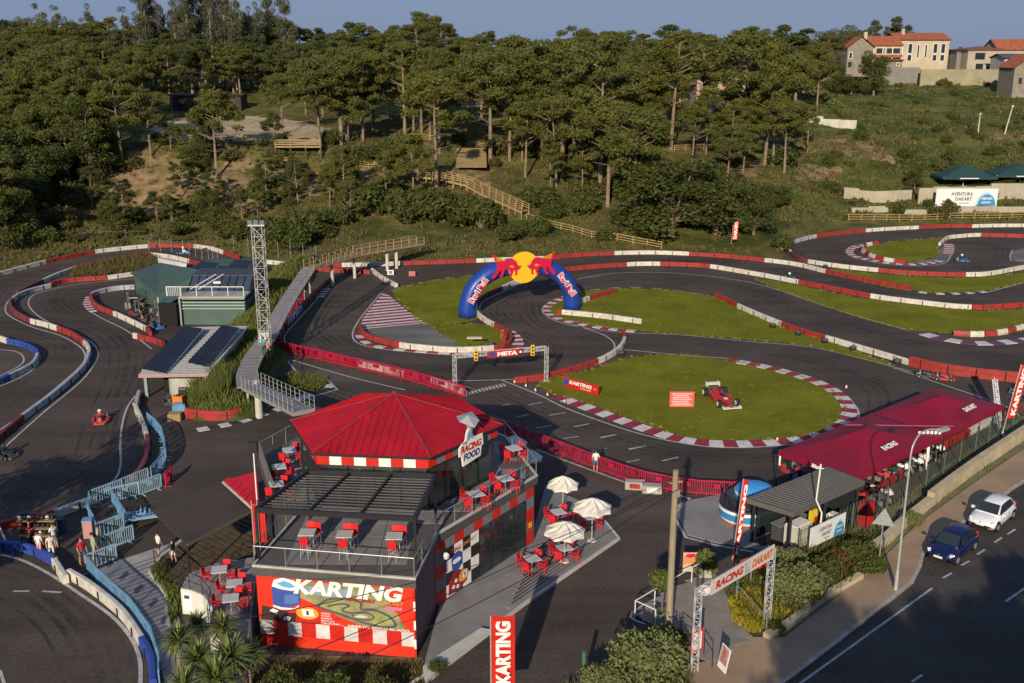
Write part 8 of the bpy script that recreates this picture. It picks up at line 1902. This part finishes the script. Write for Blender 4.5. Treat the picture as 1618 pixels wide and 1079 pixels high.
# front rows on the plateau and slopes
for k in range(120):
    x = R_.uniform(-80, 1250); y = R_.uniform(178, 300)
    if 170 < x < 660 and y > 215 and R_.random() < .85: continue
    if 385 < x < 420 and y < 230: continue
    if 700 < x < 800 and 235 < y < 345: continue
    if x > 1090 and y < 235: continue
    q = hit(x, y)
    if not free(q): continue
    if x < 170: sp = R_.choice(pines[3:]+dpines)
    else: sp = R_.choice(pines)
    h = R_.uniform(9,15); hh = h; zt_ = q.z+h; 
    sp(q-Vector((0,0,.2)), R_.uniform(0,6.28), 'pine on the slope above the back straight' if x > 170 else 'pine on the steep left slope', 'pines on the slope' if x > 170 else 'pines on the left slope', scale=(h/H0[id(sp)]*1.2,)*2+(h/H0[id(sp)],))
for k in range(62):   # plateau canopy
    x = R_.choice([R_.uniform(405,1240), R_.uniform(-80,215), R_.uniform(480,1080)]); y = R_.uniform(172, 236)
    if 700 < x < 795 and y > 225: continue
    if x > 1085 and 165 < y < 225 and x < 1215: continue
    q = hit(x, y)
    if inpoly(*proj(q), SAND) and R_.random() < .8: continue
    sp = R_.choice(wide+pines[3:4]+pines[:1]); h = R_.uniform(11,15); sp(q-Vector((0,0,.2)), R_.uniform(0,6.28), 'bushy pine on the plateau behind the lookout', 'bushy pines on the plateau', scale=(h/H0[id(sp)]*1.2,)*2+(h/H0[id(sp)],))
for k in range(38):   # small trees on the bank
    x = R_.uniform(165, 640); y = R_.uniform(236, 372); q = hit(x, y)
    if inpoly(*proj(q), SAND) or (any(inpoly(*proj(q), s) for s in SOIL) and R_.random() < .85): continue
    sp = R_.choice(wide+dpines+broads[:1]); h = R_.uniform(3.2,7.5); sp(q-Vector((0,0,.2)), R_.uniform(0,6.28), 'small scrubby tree on the bank below the sandy clearing', 'scrubby trees on the bank', scale=(h/H0[id(sp)]*1.15,)*2+(h/H0[id(sp)],))
for k in range(34):   # left dark mass
    x = R_.uniform(-80, 165); y = R_.uniform(250, 395)
    q = hit(x, y); sp = R_.choice(dpines+pines[3:4]+broads); h = R_.uniform(6,10) if y > 330 else R_.uniform(8,13)
    sp(q-Vector((0,0,.2)), R_.uniform(0,6.28), 'dark tree on the steep left slope', 'trees on the left slope', scale=(h/H0[id(sp)]*1.15,)*2+(h/H0[id(sp)],))
for k in range(215):  # scrub
    x = R_.uniform(-60, 1240); y = R_.uniform(228, 396)
    q = hit(x, y); a, b = proj(q)
    if not free(q) or inpoly(a, b, LAWN) or y > base_y(x)-9: continue
    if any(inpoly(a, b, s) for s in SOIL) and R_.random() < .8: continue
    if 560 < x < 1000 and y > 355 and R_.random() < .6: continue
    sp = R_.choice(bushes); s = R_.uniform(.5,1.35); sp(q, R_.uniform(0,6.28), 'wild shrub on the slope below the wood', 'wild shrubs on the slope', scale=(s*1.1,s*1.1,s*R_.uniform(.7,1.1)))
for k in range(105):
    x = R_.uniform(1240, 1660); y = R_.uniform(120, 345)
    q = hit(x, y); sp = R_.choice(bushes[:3]); s = R_.uniform(.35,1.0)
    if 125 < y < 205 and R_.random() < .5 or any(inpoly(x, y, s) for s in SOIL): continue
    sp(q, R_.uniform(0,6.28), 'low bush in the meadow and banks below the houses', 'bushes on the right hand hillside', scale=s)
for x, y, s, lb in [(700,352,1.6,'dark bush beside the far footbridge end'),(730,360,1.5,'dark bush in the row above the back straight, left of the arch'),(760,362,1.4,'dark bush above the back straight over the arch'),(850,372,1.3,'bush beside the wooden fence behind the arch'),(955,385,.9,'small round bush near the wooden fence'),(640,350,1.6,'large bush above the far footbridge'),(590,345,1.7,'large bush left of the far footbridge end'),(480,380,1.4,'bush behind the lattice mast'),(420,385,1.2,'bush left of the lattice mast behind the fence'),(320,240,1.2,'round dark shrub at the edge of the sandy clearing')]:
    bushes[R_.choice([0,3])](hit(x,y), R_.uniform(0,6), lb, None, scale=s)
for k in range(14):
    x = 1478+k*10; bushes[k % 3](hit(x, 132+4*math.sin(k)), k, 'green bush in the row of crops below the tan house', 'bushes in the crop rows below the houses', scale=R_.uniform(.6,.95))
hd_ = thing('clipped_hedge', 'clipped green hedge sloping beside the villa garden wall', 'hedge', hit(1320,175)); a, b = hit(1292,150), hit(1336,188); n_ = 9
V, T = leaves([tuple(a.lerp(b, i/n_)+Vector((0,0,1.2))) for i in range(n_+1)], [1.5]*(n_+1), 160, .3, flat=.9); V -= np.array(hd_.location); leafobj('hedge_foliage', V, T, GRL, hd_); obj('hedge_stem', MB().beam(a, b, .3, .6), BARK, hd_)
# ground cover as one mass
def scatter_cover(N, pxr, pyr, size, h, test, m, name, per=5):
    V = []; T = []
    for _ in range(N):
        x, y = R_.uniform(*pxr), R_.uniform(*pyr); q = hit(x, y)
        if not test(x, y): continue
        s = size*R_.uniform(.5,1.5)
        for k in range(per):
            a = R_.uniform(0,6.28); dx, dy = math.cos(a), math.sin(a); o_ = (q.x+R_.uniform(-.7,.7), q.y+R_.uniform(-.7,.7), q.z-.05); l_ = R_.uniform(-.6,.6)
            V += [(o_[0]-dx*s*.3, o_[1]-dy*s*.3, o_[2]), (o_[0]+dx*s*.3, o_[1]+dy*s*.3, o_[2]), (o_[0]+l_*s, o_[1]+R_.uniform(-.5,.5)*s, o_[2]+s*h)]; T.append(R_.random())
    if V: o = leafobj(name, np.array(V), np.array(T), m, None, 'stuff'); tag(o, {'undergrowth':'rough undergrowth covering the slope under the pines','meadow_grass':'tall dry grass of the meadow below the houses','verge_grass':'long grass along the foot of the slope'}[name], name.replace('_',' '))
def t1(x, y): return y < base_y(x)-2 and not inpoly(x, y, SAND) and not (any(inpoly(x, y, s) for s in SOIL) and R_.random() < .9) and not (inpoly(x, y, LAWN) and R_.random() < .85)
scatter_cover(10000, (-60,1300), (205,432), .5, .8, t1, SHR, 'undergrowth')
scatter_cover(9000, (1230,1640), (112,352), .38, .6, lambda x, y: y < base_y(x)-1 and not (any(inpoly(x, y, s) for s in SOIL) and R_.random() < .8), GRL, 'meadow_grass', 4)
scatter_cover(3500, (1230,1640), (112,352), .6, 1.0, lambda x, y: y < base_y(x)-1 and noise.noise((x*.02,y*.04,2)) > -.05, SHR, 'undergrowth', 5)
V = []; T = []
for c in ISL:   # ragged grass along the lawn edges and tufts inside
    for a, b in zip(c, c[1:]+c[:1]):
        for _ in range(int((b-a).length*7)):
            p = a.lerp(b, R_.random()); s_ = R_.uniform(.08,.22); an_ = R_.uniform(0,6.28); p = p+Vector((R_.gauss(0,.13), R_.gauss(0,.13), 0)); dx, dy = math.cos(an_)*s_, math.sin(an_)*s_
            V += [(p.x-dx,p.y-dy,.012),(p.x+dx,p.y+dy,.012),(p.x+R_.uniform(-.1,.1),p.y+R_.uniform(-.1,.1),s_*.9)]; T.append(R_.random())
    xs_, ys_ = [p.x for p in c], [p.y for p in c]; cp = [(p.x,p.y) for p in c]; area = (max(xs_)-min(xs_))*(max(ys_)-min(ys_))
    for _ in range(int(area*2.2)):
        x, y = R_.uniform(min(xs_),max(xs_)), R_.uniform(min(ys_),max(ys_))
        if noise.noise((x*.25,y*.25,0)) < -.1 or not inpoly(x, y, cp): continue
        s_ = R_.uniform(.06,.16); an_ = R_.uniform(0,6.28); dx, dy = math.cos(an_)*s_, math.sin(an_)*s_; V += [(x-dx,y-dy,.012),(x+dx,y+dy,.012),(x+R_.uniform(-.08,.08),y+R_.uniform(-.08,.08),s_*.8)]; T.append(R_.random()*.5)
tag(leafobj('lawn_tufts', np.array(V), np.array(T), leafmat('lawn_blades', (.12,.13,.012), (.25,.22,.04), (.16,.15,.02)), None, 'stuff'), 'short tufts and ragged grass edges of the infield lawns', 'grass')
# near plants
def blades(poly, N, h, m, name, label, zf=lambda x, y: 0, wd=.05, cat_='grass', bend=.5, flower=False):
    xs_, ys_ = [p[0] for p in poly], [p[1] for p in poly]; V = []; T = []; pp = [(p[0], p[1]) for p in poly]; n = 0
    while n < N:
        x, y = R_.uniform(min(xs_), max(xs_)), R_.uniform(min(ys_), max(ys_)); n += 1
        if not inpoly(x, y, pp): continue
        z = zf(x, y); a = R_.uniform(0,6.28); s = h*R_.uniform(.4,1.3)*(.6+.8*(noise.noise((x*.6,y*.6,1))*.5+.5)); dx, dy = math.cos(a)*wd, math.sin(a)*wd
        V += [(x-dx,y-dy,z-.03),(x+dx,y+dy,z-.03),(x+R_.uniform(-bend,bend)*s,y+R_.uniform(-bend,bend)*s,z+s)]; T.append(R_.random())
    o = leafobj(name, np.array(V), np.array(T), m, None, 'stuff'); tag(o, label, cat_); return o
blades([Vector((p[0],p[1],0)) for p in mpoly], 26000, .5, GRL, 'mound_grass', 'bright long grass covering the mound beside the garage', mheight, .06)
blades(PL([(300,655),(310,612),(345,600),(370,625),(360,655)]), 7000, 1.15, GRL, 'pampas_grass', 'clump of tall pampas grass at the near end of the mound', mheight, .05)
blades(PL([(421,603),(464,590),(517,600),(513,614),(466,631)]), 5000, .4, GRL, 'bank_grass', 'grass patch under the footbridge', lambda x, y: 0, .06)
blades(PL([(112,443),(118,428),(180,414),(236,406),(252,414),(252,429),(170,440)]), 7000, .9, SHR, 'patch_grass', 'rough tall weeds between the two top left straights', lambda x, y: 0, .09)
blades(PL([(1275,905),(1330,850),(1420,790),(1500,733),(1618,655),(1760,560),(1700,645),(1618,700),(1530,762),(1450,820),(1395,875),(1330,930)]), 13000, .35, GRL, 'verge_weeds', 'dry weeds between the fence and the roadside wall', lambda x, y: .03, .05)
blades(PL([(1170,985),(1145,940),(1180,905),(1260,880),(1330,845),(1392,850),(1395,880),(1330,935),(1215,1008)]), 12000, .55, SHR, 'bank_weeds', 'tangled green plants on the bank beside the kiosk', lambda x, y: .04, .07)
blades(PL([(1160,985),(1150,955),(1175,935),(1215,940),(1245,975),(1215,1000),(1180,1000)]), 9000, .38, YFL, 'yellow_flowers', 'mass of yellow flowers beside the gate post', lambda x, y: .04, .09, 'flowers')
blades(PL([(380,1110),(400,1045),(668,1050),(680,1080),(660,1120)]), 7000, .22, SHR, 'bed_plants', 'low planting under the red mural', lambda x, y: .03, .08)
blades(PL([(890,1100),(985,1052),(1030,1000),(1062,1012),(1092,1110)]), 8000, .6, SHR, 'corner_weeds', 'weeds round the big shrub at the lower edge', lambda x, y: .04, .07)
blades(PL([(240,905),(262,915),(285,935),(300,960),(270,985),(262,940),(240,915)]), 2500, .35, GRL, 'edge_grass', 'grass edging beside the timber deck', lambda x, y: .03, .06)
big = [Spawner(bush(1.7, 2.1, 51, GREYL, n=420, size=.13, k=26)), Spawner(bush(1.5, 1.9, 52, GREYL, n=420, size=.12, k=24)), Spawner(bush(1.1, 1.2, 53, OAK, n=380, size=.12, k=16)), Spawner(bush(.9, 1.0, 54, leafmat('reddish_leaves', (.12,.05,.02), (.25,.10,.05), (.10,.09,.02)), n=380, size=.1, k=14))]
for i, x, y, s, lb in [(0,1258,950,1.0,'big silvery green shrub right of the gate'),(0,1020,1075,1.15,'big silvery green shrub at the lower edge left of the ramp'),(1,960,1100,.9,'shrub cut by the lower edge beside the green post'),(3,1325,893,1.1,'reddish shrub below the AVENTURA banner'),(2,1300,915,1.1,'dark green shrub between the silvery and the reddish one'),(2,1355,890,1.2,'dark green shrub right of the reddish one'),(1,1245,905,.8,'smaller shrub behind the big silvery one'),(2,1375,905,1.0,'low dark shrub behind the triangular sign'),(2,1062,1020,.8,'dark leafy shrub at the foot of the utility pole'),
  (2,1225,1000,.5,'small clump beside the stone edging'),(2,520,1112,1.2,'shrub under the middle of the red mural'),(2,450,1108,1.1,'shrub under the left half of the red mural'),(2,600,1112,1.0,'shrub under the right half of the red mural'),(2,255,905,.55,'low shrub at the bend of the shadow-striped path'),(2,690,1062,.5,'small shrub in the narrow strip right of the mural'),(1,1440,830,.5,'pale weed clump at the end of the roadside wall')]:
    big[i](P(x,y,.03), R_.uniform(0,6), lb, None, scale=s)
for x, y, pt, lb in [(1045,985,905,'small round clipped tree in a square planter beside the utility pole'),(1112,912,874,'small round clipped tree in a planter behind the food poster')]:
    p = P(x,y); t = thing('potted_tree', lb, 'potted tree', p); obj('planter', MB().box(p+Vector((0,0,.35)), (.75,.75,.7)), CONC, t); obj('planter_soil', MB().box(p+Vector((0,0,.71)), (.66,.66,.04)), DIRT, t); obj('trunk', MB().cyl(p+Vector((0,0,.7)), p+Vector((0,0,1.8)), .04), BARK, t)
    zt_ = Zat(p, pt); cs = [(R_.uniform(-.35,.35), R_.uniform(-.35,.35), zt_-.55+R_.uniform(-.3,.3)) for _ in range(12)]; V, T = leaves(cs, [.42]*12, 420, .1, flat=.9); leafobj('crown', V, T, GRL, t)
def yucca(seed):
    r = random.Random(seed); t = thing('yucca_palm', '', 'palm'); obj('trunk', MB().cyl((0,0,-.3), (.1,0,1.9), .1, .08, 8), BARK, t, world=False); mb = MB()
    for k in range(170):
        a = r.uniform(0,6.28); e_ = r.uniform(-.5,1.35); L = r.uniform(.6,.95); d_ = Vector((math.cos(a)*math.cos(e_), math.sin(a)*math.cos(e_), math.sin(e_))); o_ = Vector((.1,0,1.95)); s_ = Vector((-math.sin(a), math.cos(a), 0))*.035
        m1 = o_+d_*L*.55; tip = o_+d_*L-Vector((0,0,.14*math.cos(e_))); mb.add([o_-s_*.6, o_+s_*.6, m1+s_, tip, m1-s_], [(0,1,2,4),(4,2,3)])
    o = obj('leaf_rosette', mb, mat('yucca_leaf', (.10,.14,.035), .5, alt=(.20,.22,.06), scale=3), t, world=False, kind='stuff'); return t
yc = [Spawner(yucca(1)), Spawner(yucca(2))]
for i, (x, y, s, lb) in enumerate([(281,1012,1.0,'leftmost spiky yucca below the raised patio'),(312,990,.85,'dark spiky yucca against the white curved wall'),(322,1045,1.05,'spiky yucca in front, left of centre of the group'),(361,990,.95,'spiky yucca nearest the patio tables'),(367,1036,1.2,'largest spiky yucca in the middle of the group'),(393,1032,.9,'rightmost spiky yucca beside the red mural'),(345,1075,1.1,'spiky yucca cut by the lower edge'),(300,1085,1.0,'lowest left yucca cut by the lower edge')]):
    s *= 1.2; hd__ = P(x, y, 1.95*s); yc[i % 2]((hd__.x-.1*s, hd__.y, 0), i*1.3, lb, None, scale=(s*1.1,s*1.1,s))
# trees on the near side of the road, outside the picture, that throw their shade on it
SH = Vector((math.sin(math.radians(SUN_AZ)), math.cos(math.radians(SUN_AZ)), 0))/math.tan(math.radians(SUN_EL))
def shade_tree(sp, target, zc_, s, lb):
    q = target-SH*zc_; sp((q.x, q.y, 0), R_.uniform(0,6), lb, 'trees on the near side of the road', scale=s)
for x, y, k, zc_, s in [(1285,1030,0,14,.9),(1345,985,1,14,.9),(1420,975,2,14,.85),(1480,985,0,15,.95),(1545,945,1,15,.9),(1612,890,2,15,.9),(1690,850,0,15,.9),(1760,900,1,15,.95),(1400,1080,4,14,.95),(1500,1060,3,14,.95),(1600,1020,2,14,.95),(1700,980,0,15,.95),(1560,1130,1,13,.9),(1300,1140,2,13,.85),(1420,1170,0,12,.85)]:
    shade_tree(pines[k], P(x,y), zc_, s, 'pine on the near side of the road outside the frame')
shade_tree(broads[0], P(55,790), 5.5, 1.1, 'broad tree left of the lower left corner outside the frame')
